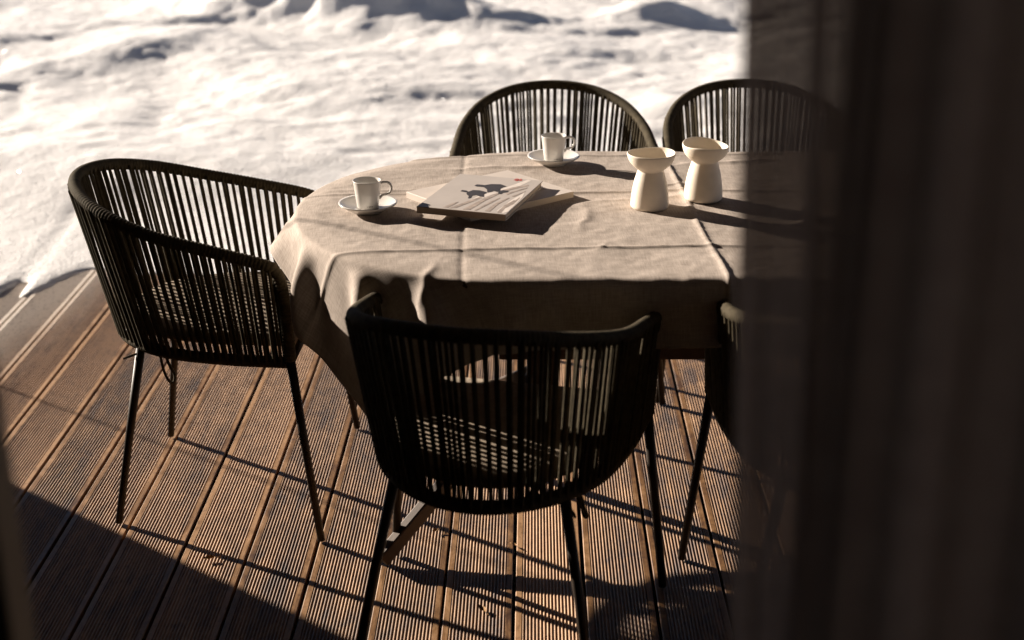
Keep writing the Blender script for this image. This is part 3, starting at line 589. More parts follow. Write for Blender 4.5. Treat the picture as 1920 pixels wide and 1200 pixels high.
999,5,1,-4,-16,26,-17,28,0,3,0,0,0,0,1,-1,-1,1,0,0,0,0,0,0,0,0,0,0,0,0,0,0,0,0,0,0,0,0,0,0,0,0,0,0,0,0,0,1,-2,1,0,0,0,1,-1,0,0,0,0,0,0,0,0,0,0,0,0,0,0,0,0,0,0,0,0,0,0,0,0,0,0,0,0,0,0,0,0,0,0,0,0,0,0,0,0,0,
1020,0,-2,-5,-6,15,13,-5,15,1,1,-1,0,0,0,0,0,0,-1,1,0,0,1,-2,1,0,0,0,0,0,0,0,0,0,0,0,0,0,0,0,0,0,0,1,-2,1,1,-1,-1,1,1,-1,-1,2,-1,0,0,0,0,0,0,0,0,0,0,0,0,0,0,0,0,0,0,0,0,0,0,0,0,0,0,0,0,0,0,0,0,0,0,0,0,0,0,0,0,0,
1022,-4,5,-15,15,0,5,6,14,-1,1,0,0,0,0,0,0,0,0,-1,2,-1,0,-1,1,1,-1,0,0,-1,1,0,0,0,0,0,1,-2,1,0,0,0,0,1,-1,0,0,0,0,0,0,0,0,0,0,0,0,0,0,0,0,0,0,0,0,0,0,0,0,0,0,0,0,0,0,0,0,0,0,0,0,0,0,0,0,0,0,0,0,0,0,0,0,0,0,0,
1019,2,-13,19,-6,-3,-2,12,15,2,0,0,0,0,-1,2,-1,0,0,0,0,0,0,0,0,0,0,0,0,0,0,-1,1,1,-2,2,-1,0,0,0,-1,1,1,-1,0,0,0,0,0,0,0,0,0,0,0,0,0,0,0,0,0,0,0,0,0,0,0,0,0,0,0,0,0,0,0,0,0,0,0,0,0,0,0,0,0,0,0,0,0,0,0,1,-2,1,0,0,
1023,-5,2,12,-15,4,9,-5,21,3,0,0,0,0,0,0,0,0,0,0,0,0,0,0,0,0,0,0,0,0,-1,1,0,0,1,-1,0,0,0,0,0,0,0,0,0,0,0,0,0,0,0,0,0,0,0,0,0,0,0,0,0,0,0,0,0,0,0,0,0,0,0,0,0,0,0,0,0,0,0,0,0,0,0,0,0,0,1,-1,0,0,0,0,0,0,0,-1,
1028,-3,-2,10,-6,0,-3,12,12,6,0,0,0,0,0,0,0,0,0,0,0,0,0,0,0,0,0,0,0,0,0,0,-1,2,-1,0,0,0,0,0,0,0,0,0,0,0,0,0,0,0,0,0,0,0,0,0,0,0,0,0,0,0,0,0,0,0,0,0,0,0,0,0,0,0,0,0,0,0,1,-2,2,-1,0,0,0,0,0,0,0,0,0,0,0,0,0,0,
1025,1,-1,-6,4,0,14,-8,11,10,1,0,0,0,0,0,0,0,0,0,0,0,0,0,0,0,0,0,0,0,0,0,0,0,0,0,0,0,0,0,0,0,0,0,0,0,0,0,0,0,0,0,0,0,0,0,0,0,0,0,0,0,0,0,0,0,0,1,-2,1,0,0,0,0,0,0,1,-1,0,0,0,0,0,0,0,0,0,0,0,0,0,0,0,0,0,0,
1013,0,4,-3,-6,18,-11,4,7,11,2,0,0,0,0,0,0,0,0,0,0,0,0,0,0,0,0,0,0,0,0,0,0,0,0,0,0,0,0,0,0,0,0,0,0,0,0,0,0,0,0,0,0,0,0,0,0,0,0,0,0,0,0,0,0,0,0,0,0,0,1,-2,1,0,1,-1,-1,2,-1,0,0,0,0,0,0,0,0,0,0,0,0,0,0,0,0,0,
1001,2,2,-1,12,-8,-6,10,-7,18,4,0,0,0,0,0,0,0,0,0,0,0,0,0,0,0,0,0,0,0,0,0,0,0,0,0,0,0,0,0,0,0,0,0,0,0,0,0,0,0,0,0,0,0,0,0,0,0,0,0,0,0,1,-2,1,0,0,1,-1,0,0,0,0,0,-1,1,1,-1,0,0,0,0,0,0,0,0,0,0,0,0,0,0,0,0,0,0,
1011,9,-5,4,-9,5,-1,3,0,14,5,1,0,0,0,0,0,0,0,0,0,0,0,0,0,0,0,0,0,0,0,0,0,0,0,0,0,0,0,0,0,0,0,0,0,0,0,0,0,0,0,0,0,0,0,0,0,0,0,1,-2,1,0,1,-1,0,0,0,0,0,0,0,0,0,0,0,0,0,0,0,0,0,0,0,0,0,0,0,0,0,0,0,0,0,0,0,
1032,4,5,-3,-4,0,-1,-1,-2,17,10,1,0,0,0,0,0,0,0,0,0,0,0,0,0,0,0,0,0,0,0,0,0,0,0,0,0,0,0,0,0,0,0,0,0,0,0,0,0,0,0,0,1,-2,1,0,0,0,0,1,-1,-1,2,-2,2,-1,0,0,0,0,0,0,0,0,0,0,0,0,0,0,0,0,0,0,0,0,0,0,0,0,0,0,0,0,0,0,
1054,2,-2,-4,-5,10,3,0,10,-7,13,6,0,0,0,0,0,0,0,0,0,0,0,0,0,0,0,0,0,0,0,0,0,0,0,0,0,0,0,0,1,-2,1,0,0,0,1,-1,0,0,0,0,0,0,0,-1,2,-1,0,0,0,0,0,0,0,0,0,0,0,0,0,0,0,0,0,0,0,0,0,0,0,0,0,0,0,0,0,0,0,0,0,0,0,0,0,0,
1044,4,-13,8,5,1,4,0,-1,-3,9,12,0,0,0,0,0,0,0,0,0,0,0,0,0,0,0,0,0,0,0,0,0,0,0,0,1,-2,1,0,1,-2,2,-2,1,1,-1,0,0,0,0,0,0,0,0,0,0,0,0,0,0,0,0,0,0,0,0,0,0,0,0,0,0,0,0,0,0,0,0,0,0,0,0,0,0,0,0,0,0,0,0,0,0,0,0,0,
1038,0,-6,19,-7,0,1,-2,-1,8,-2,11,6,-1,0,0,0,0,0,0,0,0,0,0,0,0,0,0,0,0,0,1,-2,1,1,-1,-1,2,-1,0,-1,2,-1,0,0,0,0,0,0,0,0,0,0,0,0,0,0,0,0,0,0,0,0,0,0,0,0,0,0,0,0,0,0,0,0,0,0,0,0,0,0,0,0,0,0,0,0,0,0,0,0,0,0,1,-2,1,
1035,-8,18,-7,4,0,0,0,1,4,-1,5,11,-1,0,0,0,0,0,0,0,0,0,0,0,0,0,0,0,0,0,1,-2,1,1,-1,0,0,-1,2,-1,0,0,0,0,0,0,0,0,0,0,0,0,0,0,0,0,0,0,0,0,0,0,0,0,0,0,0,0,0,0,0,0,0,0,0,0,0,0,0,0,0,0,0,0,0,0,0,0,0,0,0,0,1,-1,-1,
1024,17,-16,10,-1,-8,5,5,-8,11,-11,7,12,3,0,0,0,0,0,0,0,0,0,0,0,0,0,0,1,-1,0,0,0,0,0,0,0,0,0,0,0,0,0,0,0,0,0,0,0,0,0,0,0,0,0,0,0,0,0,0,0,0,0,0,0,0,0,0,0,0,0,0,0,0,0,0,0,0,0,0,0,0,0,0,0,0,0,1,-1,-1,2,-1,0,0,0,0,
1038,13,-5,-3,7,-8,9,-7,4,-12,15,-9,13,8,1,0,0,1,-1,0,0,-1,1,0,0,0,1,-1,0,0,0,0,0,0,0,0,0,0,0,0,0,0,0,0,0,0,0,0,0,0,0,0,0,0,0,0,0,0,0,0,0,0,0,0,0,0,0,0,0,0,0,0,0,0,0,0,0,0,0,0,0,0,0,0,0,1,-2,2,-1,0,0,0,-1,2,-1,0,
1049,9,1,3,-7,7,-1,-6,-9,12,-4,-3,12,6,6,0,1,-1,0,-1,1,1,-1,0,0,0,0,0,0,0,0,0,0,0,0,0,0,0,0,0,0,0,0,0,0,0,0,0,0,0,0,0,0,0,0,0,0,0,0,0,0,0,0,0,0,0,0,0,0,0,0,0,0,0,0,0,1,-2,1,0,1,-2,1,0,1,-2,2,-1,0,0,0,0,0,0,0,0,
1071,10,-3,2,0,6,-12,1,-5,-5,13,8,-6,4,12,2,-1,0,0,0,0,0,0,0,0,0,0,0,0,0,0,0,0,0,0,0,0,0,0,0,0,0,0,0,0,0,0,0,0,0,0,0,0,0,0,0,0,0,0,0,0,0,0,0,0,0,0,0,1,-2,2,-1,0,-1,2,-1,0,0,0,0,-1,1,0,0,1,-1,-1,2,-1,0,0,0,0,0,0,0,
1094,10,-2,0,0,-19,10,12,-16,12,3,-1,1,6,0,10,0,0,0,0,0,0,0,0,0,0,0,0,0,0,0,0,0,0,0,0,0,0,0,0,0,0,0,0,0,0,0,0,0,0,0,0,0,0,0,0,0,0,0,0,0,0,0,1,-2,1,1,-2,2,-1,0,0,0,0,0,0,0,0,0,0,0,0,0,0,0,0,0,0,0,0,0,0,0,0,0,0,
1113,1,9,-11,-9,19,-15,14,8,-11,6,1,-9,7,1,12,3,0,0,0,0,0,0,0,0,0,0,0,0,0,0,0,0,0,0,0,0,0,0,0,0,0,0,0,0,0,0,0,0,0,0,0,0,0,0,0,0,0,0,0,0,1,-1,-1,2,-1,0,0,0,0,0,0,0,0,0,0,0,0,0,0,0,0,0,0,0,0,0,0,0,0,0,0,0,0,0,0,
1122,2,-12,5,18,-16,18,-5,-1,4,-2,-5,-6,12,-5,8,7,5,-1,0,0,0,0,0,0,0,0,0,0,0,0,0,0,0,0,0,0,0,0,0,0,1,-2,1,0,1,-1,0,0,0,0,0,0,0,0,0,0,0,0,0,0,0,0,0,0,0,0,0,0,0,0,0,0,0,0,0,0,0,0,0,0,0,0,0,0,0,0,0,0,0,0,0,0,0,0,0,
1108,9,-19,25,-11,11,-6,3,1,-5,-8,10,-3,-1,-4,15,-1,8,2,0,0,0,0,0,0,0,0,0,0,0,0,0,0,0,0,0,0,0,0,0,0,0,0,0,1,-1,0,0,0,0,0,0,0,0,0,0,0,0,0,0,0,0,0,0,0,0,0,0,0,0,0,0,0,0,0,0,0,0,0,0,0,0,0,0,0,0,0,0,0,0,0,0,0,0,0,0,
1109,0,17,-10,6,2,-4,1,-14,12,-8,0,-3,10,6,3,-7,6,7,3,-1,0,0,0,0,0,0,1,-1,-1,2,-1,-1,2,-1,-1,2,-1,0,0,0,0,0,0,0,0,0,0,0,0,0,0,0,0,0,0,0,0,0,0,0,0,0,0,0,0,0,0,0,0,0,0,0,0,0,0,0,0,0,0,0,0,0,0,0,0,0,0,0,0,0,0,0,0,0,0,
1112,13,5,-8,5,-2,-5,-12,13,-10,-4,6,12,5,-3,-7,6,2,1,7,3,-1,0,0,1,-1,0,0,0,0,0,0,0,0,0,0,0,0,0,0,0,0,0,0,0,0,0,0,0,0,0,0,0,0,0,0,0,0,0,0,0,0,0,0,0,0,0,0,0,0,0,0,0,0,0,0,0,0,0,0,0,0,0,0,0,0,0,0,0,0,0,0,0,0,0,0,
1132,15,-3,3,-1,-9,-3,-5,-6,12,-2,16,-3,-1,-1,6,-7,-1,6,3,4,3,0,1,-1,0,0,0,0,0,0,0,0,0,0,0,0,0,0,0,0,0,0,0,0,0,0,0,0,0,0,0,0,0,0,0,0,0,0,0,0,0,0,0,0,0,0,0,0,0,0,0,0,0,0,0,0,0,0,0,0,0,0,0,0,0,0,0,0,0,0,0,0,0,0,0,
1153,15,-1,-2,-18,12,-18,9,10,-8,16,-1,1,1,0,-1,-10,11,-8,10,1,4,4,-1,0,0,0,0,0,0,0,0,0,0,0,0,0,0,0,0,0,0,0,0,0,0,0,0,0,0,0,0,0,0,0,0,0,0,0,0,0,0,0,0,0,0,0,0,0,0,0,0,0,0,0,0,0,0,0,0,0,0,0,0,0,0,0,0,0,0,0,0,0,0,0,0,
1175,7,8,-24,13,-13,0,13,2,9,-1,4,-2,1,-3,-10,11,-11,16,-10,8,1,3,5,-1,0,0,0,0,0,0,0,0,0,0,0,0,0,0,0,0,0,0,0,0,0,0,0,0,0,0,0,0,0,0,0,0,0,0,0,0,0,0,0,0,0,0,0,0,0,0,0,0,0,0,0,0,0,0,0,0,0,0,0,0,0,0,0,0,0,0,0,0,0,0,0,
1186,14,-18,-3,-4,4,16,-5,12,0,2,-3,2,-3,-12,12,-13,17,-7,2,9,-7,4,2,5,0,0,0,0,0,0,0,0,0,0,0,0,0,0,0,0,0,0,0,0,0,0,0,0,0,0,0,0,0,0,1,-2,1,0,0,0,0,0,0,0,0,0,0,0,0,0,0,0,0,0,0,0,0,0,0,0,0,1,-2,1,0,0,0,1,-2,1,0,0,0,1,-1,
1200,-13,9,-6,4,10,9,4,-1,2,-2,-1,0,-11,6,-12,19,-5,2,7,-11,6,4,-1,2,3,2,0,0,0,0,0,0,0,0,0,0,0,0,0,0,1,-2,1,1,-1,0,-1,2,-1,0,-1,1,0,1,-1,0,-1,1,0,0,0,0,0,0,0,0,1,-1,-1,2,-1,-1,2,-1,0,0,0,-1,2,-1,0,0,0,0,0,0,0,-1,1,0,0,0,1,-2,1,
1184,-10,6,2,3,18,-5,4,-1,-1,-4,6,-12,-3,-6,20,-2,-4,9,-2,-5,5,-8,5,10,-7,7,0,0,1,0,1,-2,1,1,-2,2,-1,-1,2,-1,0,0,0,0,0,0,0,0,0,0,0,0,0,0,0,0,-1,2,-1,-1,1,1,-1,0,-1,2,-2,2,-1,0,0,0,-1,2,-1,0,0,0,0,0,0,0,0,0,-1,2,-2,2,-2,1,1,-1,0,0,0,
1171,2,-2,-4,22,-2,2,-2,2,-5,3,-10,-11,8,12,-5,5,5,-4,2,1,-5,0,-2,0,10,-1,3,0,3,-2,1,0,0,0,0,0,0,0,0,0,0,0,0,0,0,0,0,0,0,0,0,0,0,0,0,0,0,-1,1,0,1,-1,0,0,0,0,0,-1,2,-1,0,0,0,0,0,0,0,0,0,0,0,0,0,-1,1,0,1,-1,0,0,0,0,0,0,0,
1165,-2,8,12,0,0,-2,2,-8,8,-13,-5,-3,19,-9,13,-5,5,-4,3,-9,0,1,4,7,-1,-5,7,-2,1,2,3,-2,1,0,0,0,0,0,0,0,0,0,0,0,0,0,0,0,0,0,0,0,0,0,0,0,0,-1,2,-2,2,-1,0,0,0,0,-1,1,1,-1,0,0,0,0,0,0,0,0,0,0,0,0,-1,2,-1,-1,1,0,1,-1,0,0,0,0,0,
1155,15,3,-1,1,0,-1,-2,-3,-7,-9,4,12,-3,9,-2,3,1,-2,-11,1,4,3,4,3,-5,4,-7,9,-2,4,-6,6,1,0,0,0,0,0,0,-1,2,-1,0,0,0,0,0,0,0,0,0,0,1,-2,1,0,0,-1,2,-1,0,0,0,0,0,0,0,-1,1,1,-1,0,0,0,0,0,0,0,1,-2,1,0,0,-1,2,-2,1,0,1,-1,0,0,0,0,0,
1170,18,0,-1,1,0,-4,-2,-7,-8,4,3,9,7,-7,6,1,-1,-6,-7,-1,8,4,5,0,-6,4,-9,11,2,-6,4,3,-1,-1,4,-4,3,1,-2,1,0,0,0,0,0,0,0,0,0,1,-1,-1,1,0,0,0,1,-2,1,0,0,0,0,0,0,0,-1,1,0,0,1,-1,0,0,0,0,0,0,0,0,0,0,0,-1,2,-1,0,-1,1,1,-1,0,0,-1,2,
1189,18,0,0,-1,-4,-2,-5,-9,7,-6,15,5,-4,5,1,-1,-4,-10,-1,6,7,4,0,1,-5,1,-11,17,0,-4,0,-1,5,0,-3,5,-1,-1,2,0,0,0,0,1,-1,0,0,0,0,0,0,1,-2,0,1,1,-1,0,-1,1,0,0,0,0,0,-1,2,-1,0,0,0,0,0,0,0,0,0,0,0,0,1,-1,-1,1,0,0,0,0,0,0,0,0,0,0,0,
1209,17,0,1,-7,-3,2,-12,4,-6,21,-1,-4,7,0,0,-2,-6,-7,-4,16,4,0,2,-5,5,-13,3,13,-1,-5,-3,7,-3,4,0,0,-4,5,1,-1,1,0,0,0,0,0,0,0,0,0,0,0,-1,1,0,-1,1,1,-2,1,0,0,0,0,-1,2,-1,0,0,0,0,0,0,0,0,0,0,0,0,0,0,0,0,0,0,0,0,0,0,0,0,0,0,0,0,
1227,17,2,-14,4,5,-16,6,-10,15,9,-5,7,-3,4,-7,3,-13,-6,19,-6,10,1,-3,2,-2,-7,-3,14,1,-9,3,3,2,-2,3,1,-10,11,-2,2,0,0,0,0,0,-2,3,-1,-1,1,1,-2,0,1,0,-1,1,0,0,0,0,0,0,0,0,0,0,0,0,0,0,0,0,0,0,0,0,0,0,0,0,0,0,0,0,0,0,0,0,0,0,0,0,0,0,
1246,17,-11,8,-8,-5,0,-5,16,-6,13,1,-4,4,0,-5,-15,1,10,2,8,-2,3,-4,1,1,-8,-3,13,1,-4,-6,7,2,0,1,1,-12,14,-1,0,1,0,0,-1,1,-1,1,-1,0,0,1,0,0,0,-2,3,-2,1,0,0,0,0,0,0,0,0,0,0,0,0,0,0,0,0,0,0,0,0,0,0,0,0,0,0,0,0,0,0,0,0,0,0,0,0,0,
1267,10,-3,-7,4,1,-10,13,-3,15,0,-4,4,-2,1,-17,-4,18,-2,-6,12,2,0,-4,1,-13,12,-4,7,0,1,-11,12,0,-8,10,-14,13,-4,6,-1,1,-1,1,0,-2,1,1,-1,0,1,0,-1,0,0,1,-1,1,0,0,0,0,0,0,0,0,0,0,0,0,0,0,0,0,0,0,0,0,0,0,0,0,0,0,0,0,0,0,0,0,0,0,0,0,0,1,
1277,1,4,3,-9,-1,9,-4,15,3,-3,0,0,3,-14,-11,13,1,10,-6,3,3,1,-1,-12,1,0,16,0,-4,1,-5,-2,8,-9,7,0,-13,18,-2,2,0,-1,1,-1,0,0,0,-2,3,0,-1,-1,2,0,-2,2,0,0,0,0,0,0,0,0,0,0,0,0,0,0,0,0,0,0,0,0,0,0,0,0,0,0,0,0,0,0,0,0,0,0,0,1,-1,0,0,
1287,-4,10,-6,7,-5,-5,20,1,1,0,1,0,-8,-14,10,-4,8,4,5,1,-4,2,-10,0,2,-2,14,0,1,-7,0,0,-9,16,0,-20,14,-1,8,0,0,0,0,-1,0,0,-1,-1,1,1,1,0,-1,-1,2,-1,1,0,0,0,0,0,0,0,0,0,0,0,0,0,0,0,0,0,0,0,0,0,0,0,0,0,0,0,0,0,0,0,0,0,0,1,-1,0,0,
1285,6,-7,3,-1,1,13,4,-1,0,2,-1,-5,-8,-8,13,-7,8,9,2,-7,7,-11,1,-7,3,8,8,-1,-1,-8,3,6,-19,20,0,-14,-7,19,3,-1,0,2,-1,0,-2,0,1,1,-6,6,-1,-1,2,-3,2,1,1,-1,0,0,0,0,0,-1,2,-2,1,1,-1,0,0,0,0,-1,2,-1,0,0,0,0,0,0,0,0,0,0,0,0,0,0,0,0,0,1,-1,
1379,-18,-1,0,1,-2,4,-4,2,1,7,15,6,10,-6,-2,-1,-8,-10,-12,-5,3,-4,1,1,4,0,17,3,-1,1,3,18,-6,1,-14,-30,6,1,13,-2,10,2,3,-1,5,-5,-16,6,1,15,-10,-6,-2,8,0,-6,3,3,-2,-2,6,-10,8,0,0,-8,5,8,-13,8,0,-2,-4,4,5,-9,9,-10,7,-6,6,4,-13,11,-3,-7,10,-5,0,1,3,-2,-8,11,-8,
1391,-13,-6,0,1,-1,1,0,1,0,0,19,-2,22,-14,7,-5,3,-22,1,-10,-6,3,-2,0,3,7,-1,19,-1,-1,-4,26,-22,14,-2,-39,1,12,-3,11,0,6,8,-9,4,7,-25,11,-3,14,-5,-13,12,-7,1,3,1,-8,6,5,-9,5,-1,0,-2,3,0,0,-3,3,-4,2,3,1,-5,2,-1,0,4,-7,7,0,-4,-1,0,3,-4,5,0,-4,1,5,-7,3,-3,
1409,-18,4,-5,1,-1,0,0,2,2,-1,-1,16,18,-4,-6,8,-2,-10,-17,3,-12,1,2,-3,1,9,-1,7,5,11,-4,19,-22,-3,20,-24,-22,18,0,-5,11,12,-7,5,0,2,-20,4,13,-3,6,-14,0,7,-8,6,7,-13,10,-8,4,4,-7,3,-1,5,-8,2,4,-3,4,-3,-1,-1,2,2,2,-6,0,6,-10,9,1,-12,14,-8,-1,5,-2,-2,4,-2,1,0,-6,
1424,-14,-2,-2,-1,0,0,1,1,-1,4,-2,0,23,10,-14,10,2,-6,-13,-11,-1,-5,-1,-2,5,-1,17,-4,0,-2,28,0,-19,1,-1,14,-36,-3,25,-10,13,-11,16,3,-12,12,-16,-6,19,-7,6,-11,4,-7,10,-7,8,-7,7,-4,0,-4,5,1,0,-7,3,5,-1,-5,3,1,1,-2,-4,3,7,-12,11,-8,2,1,7,-10,0,0,9,-7,-4,11,-8,2,-3,1,8,
1433,-12,-6,9,-10,0,1,-1,-1,3,1,0,5,-3,27,4,-14,5,1,1,-26,3,-13,5,5,-8,16,-3,-7,15,-6,23,7,-30,14,-4,15,-39,2,22,-2,-2,-8,21,-3,-6,5,-15,5,6,7,-5,-7,-2,3,2,3,-6,8,-7,-1,3,4,-4,-5,11,-7,-2,3,-1,0,3,-6,6,-5,5,-3,8,-8,3,-5,3,3,-7,7,-6,3,-4,7,-2,1,-6,3,0,0,2,
1437,-4,-13,10,-9,-4,1,2,-3,5,-1,0,0,-4,36,-4,-4,0,-1,-13,5,-16,-8,11,-8,7,-1,-5,13,-2,4,22,-2,-21,0,20,0,-33,6,-2,16,8,-18,9,9,4,-19,4,7,-8,14,-8,-11,12,-9,13,-6,-6,7,-5,5,-1,-3,7,-8,3,2,-6,5,0,-1,-1,0,0,-1,2,0,1,3,-9,11,-4,-6,6,-3,-2,4,-6,11,-7,1,0,-4,6,0,-3,
1429,0,0,-7,-5,-7,1,-1,0,4,-5,1,1,1,26,-3,-5,10,1,-18,6,-22,7,9,-18,2,7,-3,10,-5,12,-1,14,1,-28,15,15,-19,-15,0,27,-6,-7,0,11,4,-16,8,-8,9,5,-13,7,-7,5,1,1,2,-9,4,5,-5,2,-6,6,3,-9,4,6,-11,9,-1,-7,8,-4,1,4,-8,2,7,-6,0,4,-5,1,-1,2,3,-8,8,-1,-6,3,4,-6,6,
1426,3,-10,3,6,-13,-8,0,1,1,-1,-1,0,1,6,11,10,3,-6,7,-27,0,11,-10,-7,-2,-1,10,-3,12,-4,14,-4,11,-24,0,18,1,-29,8,21,-8,-5,2,5,8,-11,-1,-4,13,-7,3,-10,5,4,-1,1,-1,0,1,-8,7,2,-9,8,-1,0,2,-10,13,-9,-3,12,-8,3,1,-7,9,-2,-6,11,-10,2,-1,8,-10,1,1,-1,8,-7,4,2,-10,15,-15,
1430,-9,12,-6,-4,10,-12,-10,1,0,-2,3,-2,0,4,14,-7,18,3,-7,-5,-17,4,8,-16,3,-4,0,11,-5,18,-3,8,-5,-21,21,-7,12,-29,12,18,-14,9,-11,15,-16,13,-9,7,-2,4,-11,3,10,-10,7,-3,-2,1,-4,4,0,1,-1,-3,5,-1,-3,4,0,-9,4,5,0,-1,-2,5,-4,0,2,-6,9,-4,-2,-1,-2,1,2,8,-14,16,-7,-5,6,-5,2,
1426,-2,5,-8,3,-7,12,-11,-11,1,-1,1,0,0,-1,13,-9,24,0,-6,3,-11,-12,9,-2,-7,-5,4,-1,8,16,-2,0,-9,-11,16,10,-23,6,13,-12,13,-15,15,-8,-4,4,4,3,-1,-7,-3,14,-12,7,-1,-3,-3,-1,8,-2,1,0,-5,7,-9,4,6,-6,-1,0,9,-10,3,-1,1,-1,0,1,2,3,-10,4,3,-2,2,0,2,-8,10,-12,6,-1,2,-1,1,
1434,-10,11,-6,-2,4,9,-10,-3,-12,1,0,-2,2,1,-1,6,5,19,-10,5,-8,-6,-12,11,-1,-13,6,-4,13,-4,10,12,-23,8,-5,14,-17,17,-15,13,-6,3,-3,3,-1,5,-9,5,-1,0,9,-9,-1,2,-1,0,4,2,-7,1,0,-1,3,1,-1,4,-10,6,0,5,-10,4,1,0,0,0,0,2,-5,2,0,6,-9,7,-5,1,0,1,-1,1,1,1,-3,0,3,
1449,-8,-9,15,3,-6,-4,12,-5,-5,-11,-1,0,2,-1,-1,3,10,-4,19,-3,-10,4,-12,-6,14,-8,-10,9,-4,10,9,-7,10,-20,16,-12,14,-9,4,-1,3,1,-1,0,1,-1,1,1,-2,5,-8,4,0,-1,1,3,-6,4,-2,1,0,0,2,-4,2,0,0,1,-2,0,1,1,-1,0,0,-1,2,-2,1,0,0,1,-2,1,0,0,0,0,-1,1,0,1,-2,2,-2,
1466,-11,-7,15,-3,-5,7,-1,6,-3,-4,-11,-3,3,-1,0,0,4,12,-11,21,-6,-3,-12,4,-9,13,-6,-10,10,8,-5,10,-9,0,3,3,0,1,1,-1,1,0,1,-1,0,0,0,1,-1,-2,2,1,-1,0,0,0,-1,1,0,0,0,0,0,0,0,0,0,1,-2,0,1,1,-2,2,-2,1,1,-2,1,0,0,0,0,0,0,0,0,0,-1,1,0,0,0,0,0,
1483,-13,-6,6,2,12,-14,12,-7,10,-5,-5,-7,-3,-2,3,0,1,3,13,-15,21,-6,-13,7,-12,8,1,4,-11,16,-9,4,3,2,-1,2,0,1,-1,0,0,-1,2,-1,-1,2,-1,0,0,-1,1,1,-1,0,0,0,-1,1,0,0,0,0,0,0,0,0,0,0,0,-1,2,-1,0,-1,1,0,0,0,0,0,0,0,0,0,0,0,0,-1,1,0,0,0,0,0,0,
1503,-19,6,-4,6,-4,10,1,-4,1,4,4,-8,-14,9,-6,0,-1,8,-1,13,-18,15,0,-14,14,-9,1,2,-4,10,1,0,3,-1,0,0,0,0,0,0,0,0,0,0,0,0,0,0,0,0,-1,2,-1,0,0,0,-1,1,0,0,0,0,0,0,0,0,0,0,0,-1,2,-1,-1,1,0,0,0,0,0,0,0,0,0,0,0,0,-1,2,-2,1,0,0,0,0,0,
1519,-17,0,4,-3,1,3,5,6,-5,-3,3,5,-7,-12,3,6,-7,-1,12,-7,16,-18,7,-1,9,-13,7,2,5,1,0,0,0,0,0,0,0,0,0,0,0,0,0,0,0,0,0,0,0,-1,1,0,0,0,0,0,0,0,0,0,0,0,0,0,0,0,0,0,0,-1,2,-2,1,0,0,0,0,0,0,0,0,0,0,0,0,-1,1,0,0,0,0,0,0,0,0,
1532,-11,-6,-1,5,-2,-1,5,2,10,-9,-3,4,4,-4,-14,5,8,-11,4,10,-8,13,-11,-3,4,4,6,1,0,0,0,0,0,0,0,0,0,0,0,0,0,0,0,0,0,0,0,0,-1,1,0,0,0,0,0,0,0,0,0,0,0,0,0,0,0,0,0,0,0,-1,1,0,0,0,0,0,0,0,0,0,0,-1,2,-2,1,0,0,0,0,0,0,0,0,0,0,
1543,-15,10,-14,5,-1,1,-4,9,-2,13,-11,1,-5,9,-6,-9,2,13,-15,12,-7,10,-7,0,9,2,2,-1,0,0,0,0,0,0,0,0,0,0,0,0,0,0,0,0,0,0,-1,1,0,0,0,0,0,0,0,0,0,0,0,0,0,0,0,0,0,0,0,-1,1,0,0,0,0,0,0,0,0,0,0,0,-1,1,0,0,0,0,0,0,0,0,0,0,0,0,0,
1549,-9,4,-6,-7,6,-2,-4,2,7,-2,11,-13,10,-10,3,-1,-8,6,8,-12,12,-9,9,4,2,1,-1,0,0,0,0,0,0,0,0,0,0,0,0,0,-1,1,0,1,-2,1,0,0,0,0,0,0,0,0,0,0,0,0,0,0,0,0,0,0,0,-1,1,0,0,0,0,0,0,0,0,0,0,0,0,-1,1,0,0,0,0,0,0,0,0,0,0,0,0,0,0,
1554,-3,-9,11,-14,4,-3,-2,-2,2,9,-6,12,-8,2,-4,-2,-5,10,-6,5,-5,12,3,0,0,0,0,0,0,0,0,0,0,0,0,0,0,0,0,-1,2,-2,2,-2,1,0,0,0,0,0,0,0,0,0,0,0,0,0,0,0,0,0,0,0,0,-1,1,0,0,0,0,0,0,0,0,0,0,0,-1,1,0,0,0,0,0,0,0,0,0,0,0,0,0,0,0,
1557,-6,6,-11,11,-10,-2,-5,0,0,1,9,-7,7,4,-11,1,5,-8,8,-3,7,6,-1,0,0,0,0,0,0,0,0,0,0,0,0,0,0,0,-1,1,0,1,-2,1,0,0,0,0,0,0,0,0,0,0,0,0,0,0,0,0,0,0,0,0,0,-1,1,0,0,0,0,0,0,0,0,0,0,-1,1,0,0,0,0,0,0,0,0,0,0,0,0,0,0,0,0,
1563,-8,1,7,-8,2,1,-3,-9,-1,3,-2,10,-8,12,-6,-3,-3,7,-1,4,6,1,-1,0,0,0,0,0,0,0,0,0,0,0,0,-1,2,-1,-1,1,0,0,0,0,0,0,0,0,0,0,0,0,0,0,0,0,0,0,0,0,0,0,-1,1,0,0,0,0,0,0,0,0,0,0,0,0,-1,1,0,0,0,0,0,0,0,0,0,0,0,0,0,0,-1,2,-2,
1574,-3,-4,-7,14,-9,3,-3,7,-16,2,-1,1,9,-6,1,7,-8,7,1,6,1,-1,0,0,0,0,0,0,0,0,0,0,0,0,0,-1,1,0,0,0,0,0,0,0,0,0,0,0,0,0,0,0,0,0,0,0,0,0,0,0,-1,1,0,0,0,0,0,0,0,0,0,0,0,0,0,-1,1,0,0,0,0,0,0,0,0,0,0,0,0,0,0,-1,1,0,0,
1586,0,-15,6,7,-6,1,-2,3,2,-12,0,-1,0,13,-7,-4,9,4,3,0,1,-2,1,0,0,0,0,0,0,0,0,0,0,0,-1,2,-2,1,0,0,0,0,0,0,0,0,0,0,0,0,0,0,0,0,0,0,0,-1,1,0,0,0,0,0,0,0,0,0,0,0,0,0,0,0,-1,1,0,0,0,0,0,0,0,0,0,0,0,0,0,0,-1,1,0,0,0,
